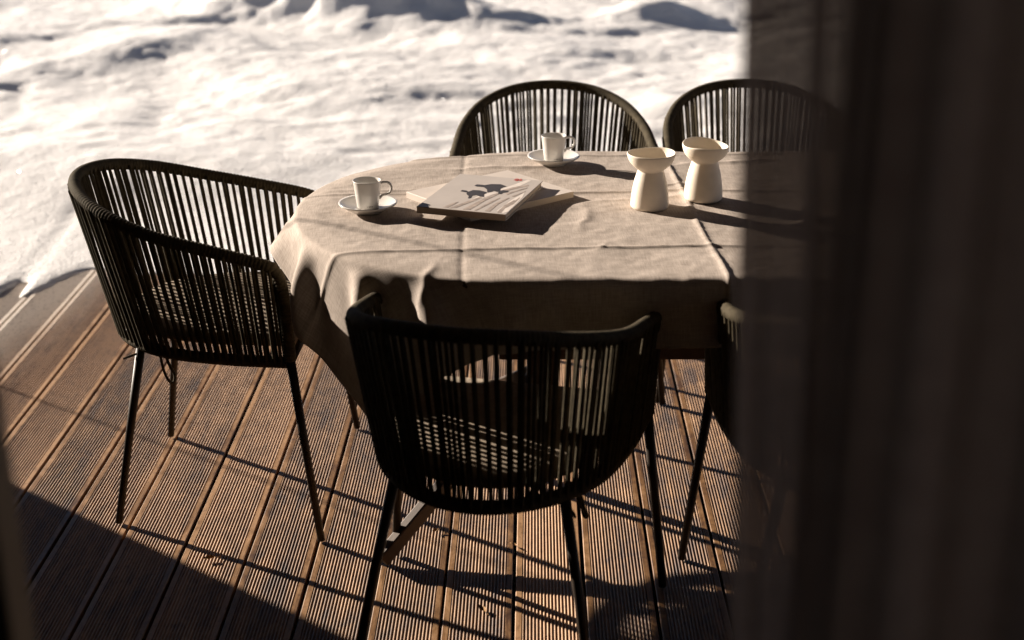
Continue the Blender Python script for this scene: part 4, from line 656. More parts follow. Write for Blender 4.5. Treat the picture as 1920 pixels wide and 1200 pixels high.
1598,1,-8,-6,2,0,2,2,1,3,-2,-10,-4,8,-4,8,-3,8,2,1,1,-2,1,0,0,0,0,0,0,0,0,0,-1,1,0,0,0,0,0,0,0,0,0,0,0,0,0,0,0,0,0,0,0,0,-1,2,-2,1,0,0,0,0,0,0,0,0,0,0,0,0,0,0,-1,1,0,0,0,0,0,0,0,0,0,0,0,0,0,0,0,0,-1,1,0,0,0,0,
1613,-7,11,-13,-2,1,-1,-3,5,12,-17,1,4,-8,8,-3,10,2,1,0,1,-2,1,0,0,0,0,0,0,0,0,0,-1,2,-2,1,0,0,0,0,0,0,0,0,0,0,0,0,0,0,0,0,0,-1,1,0,0,0,0,0,0,0,0,0,0,0,0,0,0,0,0,0,-1,1,0,0,0,0,0,0,0,0,0,0,0,0,0,0,0,-1,1,0,0,0,0,0,
1635,-13,14,-21,11,0,5,-2,-3,-3,11,-15,4,3,-5,10,4,1,1,-1,-1,1,0,0,0,0,0,0,0,0,0,-1,1,0,0,0,0,0,0,0,0,0,0,0,0,0,0,0,0,0,-1,2,-1,-1,2,-2,1,0,0,0,0,0,0,0,0,0,0,0,0,0,0,-1,1,0,0,0,0,0,0,0,0,0,0,0,0,-1,1,0,0,0,0,0,0,0,0,0,
1652,-8,0,-2,-3,1,1,2,0,10,-5,-11,5,-4,8,6,1,-1,1,0,0,0,0,0,0,0,0,0,0,0,0,0,-1,1,0,0,0,0,0,0,0,0,0,0,0,0,0,0,0,0,-1,1,0,0,0,0,0,0,0,0,0,0,0,0,0,0,0,0,-1,2,-2,2,-2,1,0,0,0,0,0,0,0,0,0,-1,1,1,-2,1,0,0,0,0,0,0,0,0,
1677,-8,-3,1,-3,1,2,-2,2,-1,2,11,-16,5,9,0,1,-1,1,0,0,0,0,0,0,0,0,0,0,0,0,-1,1,0,0,0,0,0,0,0,0,0,0,0,0,0,0,0,-1,1,0,0,0,0,0,0,0,0,0,0,0,0,0,0,0,0,0,0,0,-1,1,0,0,0,0,0,0,0,0,0,0,0,-1,2,-2,1,0,0,0,0,0,0,0,0,0,0,
1696,-12,10,-10,0,-2,6,-4,2,0,-1,-1,8,3,0,2,0,-1,2,-1,-1,1,0,0,0,0,0,0,-1,1,0,0,0,0,0,0,0,0,0,0,0,0,0,0,0,0,-1,1,0,0,0,0,0,0,0,0,0,0,0,0,0,0,0,0,0,0,0,-1,1,0,0,0,0,0,0,0,0,0,0,0,0,0,-1,1,0,0,0,0,0,0,0,0,0,0,0,0,
1713,-7,2,-11,6,0,0,0,0,-5,10,-7,12,-4,6,-1,0,-1,1,1,-2,1,0,0,0,0,0,0,-1,1,0,0,0,0,0,0,0,0,0,0,0,0,0,0,0,0,-1,1,1,-2,1,0,0,0,0,0,0,0,0,0,0,0,0,0,0,0,-1,1,0,0,0,0,0,0,0,0,0,0,0,0,0,-1,2,-2,1,0,0,0,0,0,0,0,0,0,0,0,
1738,-9,0,-3,-1,5,-5,1,1,0,7,-6,8,4,-1,0,0,-1,1,0,0,0,0,0,0,0,0,0,0,-1,1,0,0,0,0,0,0,0,0,0,0,0,0,0,-1,1,1,-1,-1,1,0,0,0,0,0,0,0,0,0,0,0,0,0,0,0,-1,1,0,0,0,0,0,0,0,0,0,-1,2,-1,0,-1,1,0,0,0,0,0,0,0,0,0,0,0,0,0,-1,
1738,-7,-1,12,-12,-2,-3,0,3,0,0,7,4,0,0,0,0,0,-1,1,0,0,0,0,0,0,0,0,0,0,-1,1,0,0,0,0,0,0,0,0,0,0,0,0,-1,2,-2,1,0,0,0,0,0,0,0,0,0,0,0,0,0,0,0,-1,1,0,0,0,0,0,0,0,0,0,0,0,0,0,-1,1,0,0,0,0,0,0,0,0,0,0,0,0,0,0,-1,1,
1756,-11,10,-12,7,-1,4,-8,-3,5,4,5,0,2,-2,2,-1,-1,1,0,0,0,0,0,0,0,0,0,0,-1,1,0,0,0,0,0,0,0,0,0,0,0,0,-1,1,0,0,0,0,0,0,0,0,0,0,0,0,0,0,0,0,-1,1,0,0,0,0,0,0,0,0,0,0,0,0,0,-1,1,1,-2,1,0,0,0,0,0,0,0,0,0,0,0,-1,1,0,0,
1769,-7,9,-15,5,-1,0,1,5,-6,5,5,0,0,0,0,-1,1,0,0,0,0,0,0,0,0,0,0,-1,1,0,0,0,0,0,0,0,0,0,0,0,-1,1,0,0,0,0,0,0,0,0,0,0,0,0,0,0,0,0,0,-1,1,0,0,0,0,0,0,0,0,0,0,0,0,0,-1,1,0,0,0,0,0,0,0,0,0,0,0,0,0,0,0,-1,1,0,0,
1782,0,-1,-4,-4,0,0,0,2,2,4,2,0,0,0,0,-1,1,0,0,0,0,0,0,0,0,0,-1,1,0,0,0,0,0,0,0,0,0,0,0,-1,1,0,0,0,0,0,0,0,0,0,0,0,0,0,0,0,0,0,-1,1,0,0,0,0,0,0,0,0,0,0,0,0,0,0,0,0,0,-1,1,0,0,0,0,0,0,0,0,0,0,-1,1,0,0,0,0,
1795,-5,1,11,-17,3,0,0,3,-1,5,1,0,0,0,-1,1,0,0,0,0,0,0,0,0,0,0,-1,1,0,0,0,0,0,0,0,0,0,-1,1,0,0,0,0,0,0,0,0,0,0,0,0,0,0,0,0,0,-1,1,0,0,0,0,0,0,0,0,0,0,0,0,-1,1,0,0,0,0,0,0,0,0,0,0,0,0,0,0,-1,1,0,0,0,0,0,0,0,
1821,-6,2,-2,9,-12,3,0,0,3,4,0,0,0,-1,1,0,0,0,0,0,0,0,0,0,0,-1,1,0,0,0,0,0,0,0,0,0,-1,1,0,0,0,0,0,0,0,0,0,0,0,0,0,0,0,0,0,0,0,-1,1,0,0,0,0,0,0,0,0,0,0,-1,1,0,0,0,0,0,0,0,0,0,0,0,0,0,0,-1,1,0,0,0,0,0,0,0,0,
1846,-5,0,-2,1,6,-8,5,-4,5,4,-1,0,0,0,-1,1,0,0,0,0,0,0,0,0,-1,1,0,0,0,0,0,0,0,0,0,0,-1,1,0,0,0,0,0,0,0,0,0,0,0,0,0,0,0,0,0,-1,1,0,0,0,0,0,0,0,0,0,0,-1,2,-2,1,0,0,0,0,0,0,0,0,0,0,0,0,0,-1,1,0,0,0,0,0,0,0,0,0,
1870,-6,3,-4,1,0,2,-1,2,3,1,0,0,0,-1,1,0,0,0,0,0,0,0,0,-1,1,0,0,0,0,0,0,0,0,0,0,-1,1,0,0,0,0,0,0,0,0,0,0,0,0,0,0,0,0,0,-1,1,0,0,0,0,0,0,0,0,0,0,0,0,-1,1,0,0,0,0,0,0,0,0,0,0,0,0,0,0,-1,1,0,0,0,0,0,0,0,0,0,
1895,-6,2,-2,0,0,2,0,0,5,0,0,0,0,-1,1,0,0,0,0,0,0,0,-1,1,0,0,0,0,0,0,0,0,0,0,0,-1,1,0,0,0,0,0,0,0,0,0,0,0,0,0,0,-1,1,0,0,0,0,0,0,0,0,0,0,0,0,0,0,-1,1,0,0,0,0,0,0,0,0,0,0,0,0,0,-1,1,0,0,0,0,0,0,0,0,0,0,0,
1919,-5,-4,5,0,0,-1,-1,5,2,0,0,0,-1,1,0,0,0,0,0,0,0,-1,1,0,0,0,0,0,0,0,0,0,0,0,0,0,-1,1,0,0,0,0,0,0,0,0,0,0,0,-1,1,0,0,0,0,0,0,0,0,0,0,0,0,-1,1,0,0,0,0,0,0,0,0,0,0,0,0,0,0,0,0,-1,1,0,0,0,0,0,0,0,0,0,0,0,0,
1939,-6,1,3,-2,0,-1,-1,6,1,0,0,0,-1,1,0,0,0,0,0,0,0,0,0,-1,1,0,0,0,0,0,0,0,0,-1,1,0,0,0,0,0,0,0,0,0,0,0,0,0,0,-1,1,0,0,0,0,0,0,0,0,0,0,0,-1,1,1,-2,1,0,0,0,0,0,0,0,0,0,0,0,0,-1,1,0,0,0,0,0,0,0,0,0,0,0,0,0,0,
1961,-5,1,-1,0,0,2,2,1,1,0,0,0,0,-1,1,0,0,0,0,0,0,0,0,-1,1,0,0,0,0,0,0,0,0,-1,1,0,0,0,0,0,0,0,0,0,0,0,-1,1,0,0,0,0,0,0,0,0,0,0,0,0,0,-1,1,0,0,0,0,0,0,0,0,0,0,0,0,0,0,-1,1,0,0,0,0,0,0,0,0,0,0,0,0,0,0,-1,1,
1982,-2,-4,2,0,0,1,2,2,0,0,0,0,-1,1,1,-2,1,0,0,0,0,0,-1,1,0,0,0,0,0,0,0,0,-1,1,0,0,0,0,0,0,0,0,0,0,0,-1,1,0,0,0,0,0,0,0,0,0,0,0,0,0,0,-1,1,0,0,0,0,0,0,0,0,0,0,0,-1,1,0,1,-2,1,0,0,0,0,0,0,0,0,0,0,0,0,-1,1,0,
2003,-2,-1,0,-1,-1,4,0,2,0,0,0,-1,1,0,0,0,0,0,0,0,0,-1,1,0,0,0,0,0,0,0,0,0,-1,1,0,0,0,0,0,0,0,0,0,0,0,-1,1,0,0,0,0,0,0,0,0,0,0,0,0,0,-1,1,0,0,0,0,0,0,0,0,0,0,0,0,-1,1,0,0,0,0,0,0,0,0,0,0,0,0,-1,1,1,-2,1,0,0,
2025,-4,4,-2,-4,5,-1,2,1,0,0,0,0,-1,1,0,0,0,0,0,0,0,-1,1,0,0,0,0,0,0,0,0,-1,1,0,0,0,0,0,0,0,0,0,0,0,-1,1,0,0,0,0,0,0,0,0,0,0,0,0,0,-1,1,0,0,0,0,0,0,0,0,0,0,0,0,-1,1,0,0,0,0,0,0,0,0,0,0,0,0,0,0,-1,1,0,0,0,0,
2047,-3,1,1,-1,0,2,-1,2,0,0,0,-1,1,0,0,0,0,0,0,0,0,-1,1,0,0,0,0,0,0,0,-1,1,0,0,0,0,0,0,0,0,0,0,0,0,-1,1,0,0,0,0,0,0,0,0,0,0,0,0,0,-1,1,0,0,0,0,0,0,0,0,0,0,0,-1,1,0,0,0,0,0,0,0,0,0,0,0,0,0,-1,1,0,0,0,0,0,0,
2073,-3,1,0,0,2,-2,2,1,0,0,-1,1,0,0,0,0,0,0,0,-1,2,-2,1,0,0,0,0,0,-1,1,0,0,0,0,0,0,0,0,0,0,0,0,-1,1,0,0,0,0,0,0,0,0,0,0,0,0,0,0,-1,1,0,0,0,0,0,0,0,0,0,0,0,0,-1,1,0,0,0,0,0,0,0,0,0,0,0,0,-1,1,0,0,0,0,0,0,0,
2099,-3,1,0,0,1,-1,3,0,0,0,-1,1,0,0,0,0,0,0,-1,2,-2,1,0,0,0,0,0,0,-1,1,0,0,0,0,0,0,0,0,0,0,0,0,-1,1,0,0,0,0,0,0,0,0,0,0,0,-1,1,0,0,0,0,0,0,0,0,0,0,0,0,0,-1,1,0,0,0,0,0,0,0,0,0,0,0,0,-1,1,0,0,0,0,0,0,0,0,0,
2124,-4,3,0,-1,0,1,2,0,0,-1,1,0,0,0,0,0,0,0,0,-1,1,0,0,0,0,0,0,0,-1,1,0,0,0,0,0,0,0,0,0,0,-1,2,-2,1,0,0,0,0,0,0,0,0,0,-1,1,0,0,0,0,0,0,0,0,0,0,0,0,-1,1,1,-1,-1,1,0,0,0,0,0,0,0,0,0,-1,1,0,0,0,0,0,0,0,0,0,0,0,
2147,-1,-4,6,-1,-3,3,1,0,-1,1,0,0,0,0,0,0,0,0,0,-1,1,0,0,0,0,0,0,-1,2,-2,1,0,0,0,0,0,0,0,0,-1,1,0,0,0,0,0,0,0,0,0,0,0,-1,2,-2,1,0,0,0,0,0,0,0,0,0,0,0,-1,1,0,0,0,0,0,0,0,0,0,0,0,0,0,0,-1,1,0,0,0,0,0,0,0,0,0,0,
2170,-3,0,0,4,1,-1,0,0,-1,1,0,0,0,0,0,0,0,-1,1,0,0,0,0,0,0,0,0,-1,2,-2,1,0,0,0,0,0,0,0,0,0,-1,1,0,0,0,0,0,0,0,0,0,-1,1,0,0,0,0,0,0,0,0,0,0,0,0,0,0,0,0,-1,1,0,0,0,0,0,0,0,0,0,-1,1,0,0,0,0,0,0,0,0,0,0,0,0,0,
2167,2,1,3,-1,2,-6,0,-1,1,0,0,0,0,0,0,0,-1,1,0,0,0,0,0,0,0,0,0,-1,1,0,0,0,0,0,0,0,0,-1,1,0,0,0,0,0,0,0,0,0,0,0,0,0,-1,1,0,0,0,0,0,0,0,0,0,0,0,0,-1,1,0,0,0,0,0,0,0,0,0,0,-1,2,-1,0,-1,1,0,0,0,0,0,0,0,0,0,0,-1,
2182,7,0,0,-2,0,-4,2,-2,0,0,0,0,0,0,0,0,0,0,-1,1,0,0,0,0,0,0,0,-1,1,0,0,0,0,0,0,0,0,0,-1,1,0,0,0,0,0,0,0,0,0,0,0,0,-1,1,0,0,0,0,0,0,0,0,0,0,0,-1,1,0,0,0,0,0,0,0,0,0,0,0,0,0,0,-1,1,0,0,0,0,0,0,0,0,0,0,0,-1,
2207,7,0,-1,-1,1,-4,1,-2,0,0,0,0,0,0,0,0,0,0,-1,1,0,0,0,0,0,0,-1,1,0,0,0,0,0,0,0,0,0,-1,1,0,0,0,0,0,0,0,0,0,0,0,-1,1,0,0,0,0,0,0,0,0,0,0,0,0,0,-1,1,0,0,0,0,0,0,0,0,0,0,0,0,0,-1,1,0,0,0,0,0,0,0,0,0,-1,1,0,0,
2232,7,-1,-2,1,1,-1,-2,-1,-1,0,0,0,0,0,0,0,-1,2,-2,1,0,0,0,0,0,0,-1,1,0,0,0,0,0,0,0,0,0,-1,1,0,0,0,0,0,0,0,0,0,0,-1,1,0,0,0,0,0,0,0,0,0,0,0,0,-1,2,-2,1,0,0,0,0,0,0,0,0,0,0,0,0,-1,1,0,0,0,0,0,0,0,0,0,0,-1,1,0,0,
2257,7,-1,-2,2,-1,-1,1,-3,-2,2,-1,0,0,0,0,0,0,-1,1,0,0,0,0,0,0,0,0,-1,1,0,0,0,0,0,0,0,0,-1,1,0,0,0,0,0,0,0,0,-1,2,-2,1,0,0,0,0,0,0,0,0,0,0,-1,1,0,0,0,0,0,0,0,0,0,0,0,0,0,0,0,-1,1,0,0,0,0,0,0,0,0,0,-1,1,0,0,0,0,
2282,6,1,-3,1,1,-1,-1,-2,0,-1,0,0,0,0,0,-1,1,0,0,0,0,0,0,0,0,0,0,0,-1,1,0,0,0,0,0,-1,1,0,0,0,0,0,0,0,0,0,-1,1,0,0,0,0,0,0,0,0,0,0,0,0,0,-1,1,0,0,0,0,0,0,0,0,0,0,0,0,0,0,-1,2,-2,1,0,0,0,0,0,0,0,0,-1,1,0,0,0,0,
2307,7,-2,0,0,0,-1,2,-3,-1,-1,0,0,0,0,-1,1,0,0,0,0,0,0,0,0,0,0,-1,1,0,0,0,0,0,0,0,-1,1,0,0,0,0,0,0,-1,2,-1,-1,1,0,0,0,0,0,0,0,0,0,0,-1,2,-2,1,0,0,0,0,0,0,0,0,0,0,0,-1,2,-2,1,0,0,0,0,0,0,0,0,0,-1,1,1,-2,1,0,0,0,0,
2330,6,1,-1,-1,-2,4,-2,-1,-2,-2,2,-1,0,-1,1,0,0,0,0,0,0,0,0,0,-1,1,0,0,0,0,0,0,0,0,0,-1,1,0,0,0,0,0,0,0,0,-1,1,0,0,0,0,0,0,0,0,0,0,0,0,-1,1,0,0,0,0,0,0,0,0,0,0,-1,1,0,0,0,0,0,0,0,0,0,0,0,0,0,0,-1,1,0,0,0,0,0,0,
2352,7,0,0,-4,2,2,-2,0,-3,-1,0,1,-2,1,0,0,0,0,0,0,0,0,0,0,0,-1,1,0,0,0,0,0,0,0,-1,1,0,0,0,0,0,0,0,0,0,-1,1,0,0,0,0,0,0,0,0,-1,2,-1,-1,1,0,0,0,0,0,0,0,0,0,0,0,-1,1,0,0,0,0,0,0,0,0,0,0,0,0,0,-1,1,0,0,0,0,0,0,0,
2375,3,3,-3,10,-7,1,-2,1,-4,-1,1,-2,2,-2,1,0,0,0,0,0,0,0,0,0,-1,1,0,0,0,0,0,0,0,-1,1,0,0,0,0,0,0,0,0,0,-1,1,0,0,0,0,0,0,0,0,0,0,-1,1,0,0,0,0,0,0,0,0,0,0,-1,1,0,0,0,0,0,0,0,0,0,0,0,0,0,0,0,-1,1,0,0,0,0,0,0,0,0,
2389,8,-7,5,1,3,-1,1,-2,-4,-2,-2,1,0,0,0,0,0,0,0,0,0,0,0,0,-1,1,0,0,0,0,0,0,0,0,-1,1,0,0,0,0,0,0,0,-1,1,0,0,0,0,0,0,0,0,0,-1,1,0,0,0,0,0,0,0,0,0,0,0,0,0,-1,1,0,0,0,0,0,0,0,0,0,0,0,0,-1,1,0,0,0,0,0,0,0,0,0,0,
2401,10,-1,-1,-2,3,1,1,-7,4,-5,-2,0,1,-2,1,0,0,0,0,0,0,0,0,-1,1,0,0,0,0,0,0,-1,1,0,0,0,0,0,0,0,0,0,-1,1,0,0,0,0,0,0,0,0,0,0,0,-1,1,0,0,0,0,0,0,0,0,0,0,0,0,-1,1,0,0,0,0,0,0,0,0,0,0,0,0,-1,1,0,0,0,0,0,0,0,0,-1,1,
2424,10,-5,5,0,-2,1,-2,1,1,-4,-4,1,-2,1,0,0,0,0,0,0,0,-1,1,0,0,0,0,0,0,0,0,-1,1,0,0,0,0,0,0,0,0,0,-1,1,0,0,0,0,0,0,0,0,0,-1,1,0,0,0,0,0,0,0,0,0,0,0,0,-1,1,0,0,0,0,0,0,0,0,0,0,-1,1,0,0,0,0,0,0,0,0,0,0,0,0,0,-1,
2448,9,-3,3,0,-1,1,0,-1,-1,1,-5,-3,1,0,0,0,0,0,0,0,-1,1,0,0,0,0,0,0,0,0,0,-1,1,0,0,0,0,0,0,0,-1,1,0,0,0,0,0,0,0,0,0,-1,1,0,0,0,0,0,0,0,0,0,0,0,-1,1,0,0,0,0,0,0,0,0,0,0,0,0,0,-1,1,0,0,0,0,0,0,0,0,0,0,0,0,0,-1,
2473,6,2,1,0,0,-1,1,-1,-1,0,-1,-5,-1,1,0,0,0,0,-1,2,-1,-1,1,0,0,0,0,0,0,0,-1,1,0,0,0,0,0,0,0,-1,1,0,0,0,0,0,0,0,0,0,0,-1,1,0,0,0,0,0,0,0,0,0,0,-1,1,0,0,0,0,0,0,0,0,0,0,0,0,-1,2,-2,1,0,0,0,0,0,0,0,0,0,0,0,0,-1,1,
2496,2,10,-6,0,6,-3,-5,9,-10,9,-5,-3,-4,1,0,0,0,0,0,0,-1,1,0,0,0,0,0,0,0,-1,1,0,0,0,0,0,0,0,0,-1,1,0,0,0,0,0,0,0,0,-1,1,0,0,0,0,0,0,0,0,0,0,0,-1,1,0,0,0,0,0,0,0,0,0,0,0,-1,1,0,0,0,0,0,0,0,0,0,0,0,0,0,0,0,-1,2,-2,
2515,5,2,3,-5,6,-10,10,-5,10,-10,6,-6,-5,0,0,0,0,-1,1,0,1,-2,1,0,0,0,0,0,0,-1,1,0,0,0,0,0,0,0,-1,1,0,0,0,0,0,0,0,-1,2,-2,1,0,0,0,0,0,0,0,0,0,0,0,-1,1,0,0,0,0,0,0,0,0,0,0,-1,1,0,0,0,0,0,0,0,0,0,0,0,0,0,0,-1,2,-2,1,0,
2536,8,-2,-3,6,-7,0,10,3,-6,3,0,-4,-3,-5,1,0,0,0,0,0,-1,1,0,0,0,0,0,0,-1,1,0,0,0,0,0,0,0,0,-1,1,0,0,0,0,0,0,0,0,-1,1,0,0,0,0,0,0,0,0,0,0,0,-1,1,0,0,0,0,0,0,0,0,0,0,-1,2,-2,1,0,0,0,0,0,0,0,0,0,0,0,0,0,-1,1,0,0,0,
2544,4,8,-3,-1,-12,16,1,1,-1,-1,-5,4,-3,-6,-1,0,0,0,0,0,-1,1,0,0,0,0,0,0,0,-1,1,0,0,0,0,0,-1,1,0,0,0,0,0,0,0,0,-1,1,0,0,0,0,0,0,0,0,0,0,0,0,-1,1,0,0,0,0,0,0,0,0,0,-1,2,-2,1,0,0,0,0,0,0,0,0,0,0,-1,2,-1,0,-1,1,0,0,0,0,
2546,6,5,-1,2,-2,3,-1,1,-1,-1,-1,1,-4,0,-6,0,0,0,0,0,0,-1,1,0,0,0,0,0,-1,1,0,0,0,0,0,-1,1,0,0,0,0,0,0,0,0,0,-1,1,0,0,0,0,0,0,0,0,0,0,-1,1,0,0,0,0,0,0,0,0,0,0,-1,2,-1,-1,1,0,0,0,0,0,0,0,0,0,0,0,-1,1,0,0,0,0,0,0,0,
2560,14,-6,6,-6,5,0,0,-10,11,-5,-2,10,-6,0,-8,-2,0,0,-1,2,-1,-1,1,0,0,0,0,0,-1,1,0,0,0,0,-1,1,0,0,0,0,0,0,0,0,0,-1,1,0,0,0,0,0,0,0,0,0,-1,1,0,0,0,0,0,0,0,0,0,0,0,-1,1,0,0,0,0,0,0,0,0,0,0,0,0,0,-1,1,0,1,-2,1,0,0,0,0,0,
2580,14,-5,2,-1,5,-12,8,0,-8,7,4,5,-9,3,-4,-6,-2,-1,2,-1,-1,1,0,0,0,0,-1,1,0,0,0,0,0,0,-1,1,0,0,0,0,0,0,0,-1,2,-2,1,0,0,0,0,0,0,0,0,0,-1,1,0,0,0,0,0,0,0,0,0,0,0,-1,1,0,0,0,0,0,0,0,0,0,0,0,-1,1,0,0,0,0,0,0,0,0,0,0,0,
2601,14,-4,-3,7,-16,16,-7,-5,11,4,-5,2,1,0,-7,0,-5,-2,0,0,-1,1,0,0,0,0,0,-1,1,0,0,0,0,-1,1,0,0,0,0,0,0,0,0,-1,1,0,0,0,0,0,0,0,0,0,-1,2,-2,1,0,0,0,0,0,0,0,0,0,-1,1,0,0,0,0,0,0,0,0,0,0,0,0,-1,2,-2,1,0,0,0,0,0,0,0,0,0,0,
2623,14,-14,13,-7,-8,10,1,7,-4,3,1,-1,-1,-4,-4,7,-5,-5,-2,-1,1,0,0,0,0,-1,1,0,0,0,0,0,0,0,-1,1,0,0,0,0,0,0,0,-1,1,0,0,0,0,0,0,0,-1,2,-2,1,0,0,0,0,0,0,0,0,0,-1,1,0,0,0,0,0,0,0,0,0,0,0,0,-1,1,0,0,0,0,0,0,0,0,0,0,0,0,0,0,
2645,7,-9,12,-13,9,6,4,-3,3,-1,0,-2,-6,3,5,-4,-2,-1,-5,-2,-1,1,0,0,0,-1,1,0,0,0,0,0,0,-1,1,0,0,0,0,0,0,0,-1,1,0,0,0,0,0,0,0,-1,2,-2,1,0,0,0,0,0,0,0,0,0,0,-1,1,0,0,0,0,0,0,0,0,0,0,-1,1,1,-2,1,0,0,0,0,0,0,0,0,0,0,0,-1,1,
2653,-2,15,-14,3,13,0,1,-4,4,0,-8,2,3,-1,-9,13,-2,-4,-2,-4,-3,-1,1,0,0,-1,1,0,0,0,0,0,-1,1,0,0,0,0,0,0,0,-1,1,0,0,0,0,0,0,0,0,0,-1,1,0,0,0,0,0,0,0,0,0,0,-1,1,0,0,0,0,0,0,0,0,0,0,0,-1,2,-1,-1,1,0,0,0,0,0,0,0,0,0,0,-1,1,0,
2650,6,0,3,6,0,-4,5,0,0,-6,1,-1,-2,-3,6,7,-9,7,-6,-2,-4,-4,1,0,0,-1,1,0,0,0,0,0,-1,1,0,0,0,0,0,0,-1,1,0,0,0,0,0,0,0,0,-1,2,-2,1,0,0,0,0,0,0,0,0,0,-1,1,0,0,0,0,0,0,0,0,0,0,0,0,0,0,0,-1,1,0,0,0,0,0,0,0,0,-1,1,0,0,0,
2656,17,-13,10,2,-4,1,3,0,-7,2,-7,5,-4,6,7,-6,6,-11,8,-5,-2,-2,-6,1,0,-1,1,0,0,0,-1,1,0,0,0,0,0,0,-1,1,0,0,0,0,0,0,0,0,0,-1,1,0,0,0,0,0,0,0,0,0,0,-1,1,0,0,0,0,0,0,0,0,0,0,0,0,0,0,-1,1,0,0,0,0,0,0,0,0,0,0,-1,2,-2,1,0,0,
2675,8,7,-1,-3,2,2,1,-10,2,-4,5,-2,4,8,-6,5,-10,8,-2,-11,11,-5,-2,-6,0,-1,1,0,0,0,-1,1,0,0,0,0,0,0,-1,1,0,0,0,0,0,0,0,0,-1,1,0,0,0,0,0,0,0,0,0,0,-1,1,0,0,0,0,0,0,0,0,0,0,0,0,0,0,-1,1,0,0,0,0,0,0,0,0,0,0,-1,1,0,0,0,0,0,
2690,9,6,-2,1,2,-3,-9,5,-6,2,5,0,8,-2,2,-9,7,-3,-12,18,-7,-5,4,-4,-4,-3,1,0,0,0,-1,1,0,0,0,0,0,0,-1,1,0,0,0,0,0,0,0,0,-1,1,0,0,0,0,0,0,0,-1,2,-2,1,0,0,0,0,0,0,0,0,0,0,-1,2,-1,0,-1,1,0,0,0,0,0,0,0,0,0,0,-1,1,0,0,0,0,0,0,
2703,12,4,0,-1,-12,8,-8,1,4,6,-9,13,0,0,-8,3,2,-16,11,6,-8,12,-7,-9,7,-9,1,-2,0,0,-1,1,0,0,0,0,0,-1,1,0,0,0,0,0,0,0,0,-1,1,0,0,0,0,0,0,-1,2,-2,1,0,0,0,0,0,0,0,0,0,0,-1,1,1,-2,2,-2,1,0,0,0,0,0,0,0,0,-1,1,0,1,-2,1,0,0,0,0,0,
2720,16,-1,1,-16,9,-6,5,-6,10,-3,9,0,0,-6,4,-4,-17,19,-4,-6,11,2,0,0,-10,0,-3,-1,-3,3,-3,1,0,0,0,0,-1,1,0,0,0,0,0,0,0,0,-1,1,0,0,0,0,0,0,-1,1,0,0,0,0,0,0,0,0,0,0,-1,1,0,0,0,0,0,0,0,0,0,0,0,0,0,0,0,-1,1,0,0,0,0,0,0,0,0,0,0,
2740,15,2,-19,3,2,8,-10,16,-10,11,0,0,-6,5,-13,8,-19,20,-7,12,0,0,-2,-16,8,8,-11,4,1,-7,-4,4,-2,0,0,-1,1,0,0,0,0,0,0,0,0,0,-1,1,0,0,0,0,0,0,-1,1,0,0,0,0,0,0,0,0,-1,2,-2,1,0,0,0,0,0,0,0,0,0,0,0,-1,1,1,-2,1,0,0,0,0,0,0,0,0,0,0,0,
2760,13,-16,9,-3,-4,9,2,4,3,2,-1,-4,4,-13,6,-19,12,5,10,0,-2,-1,-6,-17,23,-6,9,-15,7,-9,11,-10,-1,0,-2,0,1,0,0,0,0,0,0,0,-1,1,0,0,0,0,0,0,0,-1,1,0,0,0,0,0,0,0,0,0,0,0,-1,1,0,0,0,0,0,0,0,0,0,0,0,-1,1,2,-3,-1,1,3,-2,0,0,0,0,0,0,0,-2,
2769,5,-7,9,-3,-3,11,2,4,0,0,0,-4,-9,8,-18,0,14,7,4,0,-3,-5,-15,3,18,-9,13,-13,-11,17,-5,-8,4,3,-9,6,-5,0,-2,4,-2,-1,2,-1,0,-1,1,0,0,-1,1,2,-3,0,1,0,-1,2,-1,-1,2,-1,-1,2,-1,0,-3,6,-4,1,0,0,0,0,-1,1,0,-3,6,-4,2,-1,-5,9,-5,1,-1,-4,7,-2,0,0,0,2,-1,
2776,-1,2,-1,7,6,2,2,1,0,0,-4,-6,4,-19,2,12,6,8,-1,-1,-6,-10,-12,17,6,2,7,-18,-8,14,3,2,-11,-1,8,-9,-7,11,-3,-3,0,1,-1,0,1,-1,-1,1,0,-1,1,0,-5,10,-5,-1,1,-1,-5,8,-1,-6,8,-3,-4,9,-4,-2,0,0,-1,0,1,-3,4,0,4,-2,-4,0,-1,0,9,-8,0,-2,2,6,-6,-2,7,-5,2,-1,-6,
2781,-6,13,-7,15,1,-1,4,-2,2,-8,-1,5,-22,-1,13,6,7,3,0,-7,-4,-21,12,15,-8,14,-2,-25,6,13,4,-9,5,-9,-13,17,7,-23,10,3,-3,-1,1,1,-2,-6,9,-9,8,-6,1,1,11,-13,0,-4,8,-3,7,-7,-4,11,-6,-5,11,-7,-3,3,2,0,1,-2,1,-1,1,-1,-2,-2,3,5,-3,0,-4,1,1,0,8,-11,5,5,-11,7,-2,0,1,
2773,7,-6,17,-2,-3,6,-1,0,-3,-6,6,-21,-6,15,12,-4,9,1,-7,3,-27,6,16,-4,5,7,2,-32,14,16,-5,-1,-9,-18,23,-5,16,-25,11,-7,0,6,-3,-1,-4,13,-10,-1,-4,9,-7,2,-9,8,0,9,-10,5,-2,-5,8,-7,-2,11,-5,-7,6,0,-1,3,-5,5,1,-8,8,-4,-2,7,-5,-1,1,0,5,-9,13,-10,-1,6,-2,-4,6,-3,1,2,-4,
2779,2,16,-6,6,0,0,0,-3,2,-10,-10,-11,20,-3,10,8,0,-4,0,-13,-17,12,15,-1,-3,10,2,-35,20,8,5,-6,-25,2,23,-6,15,-23,6,-13,13,-8,5,5,-10,9,-13,14,-4,-12,4,1,6,-8,14,-13,9,-5,2,-3,-2,2,2,-3,2,1,-6,9,-5,-3,6,3,-9,9,-7,3,-5,2,1,1,-2,4,-4,9,-11,8,-2,-5,7,-6,-1,3,0,5,-9,
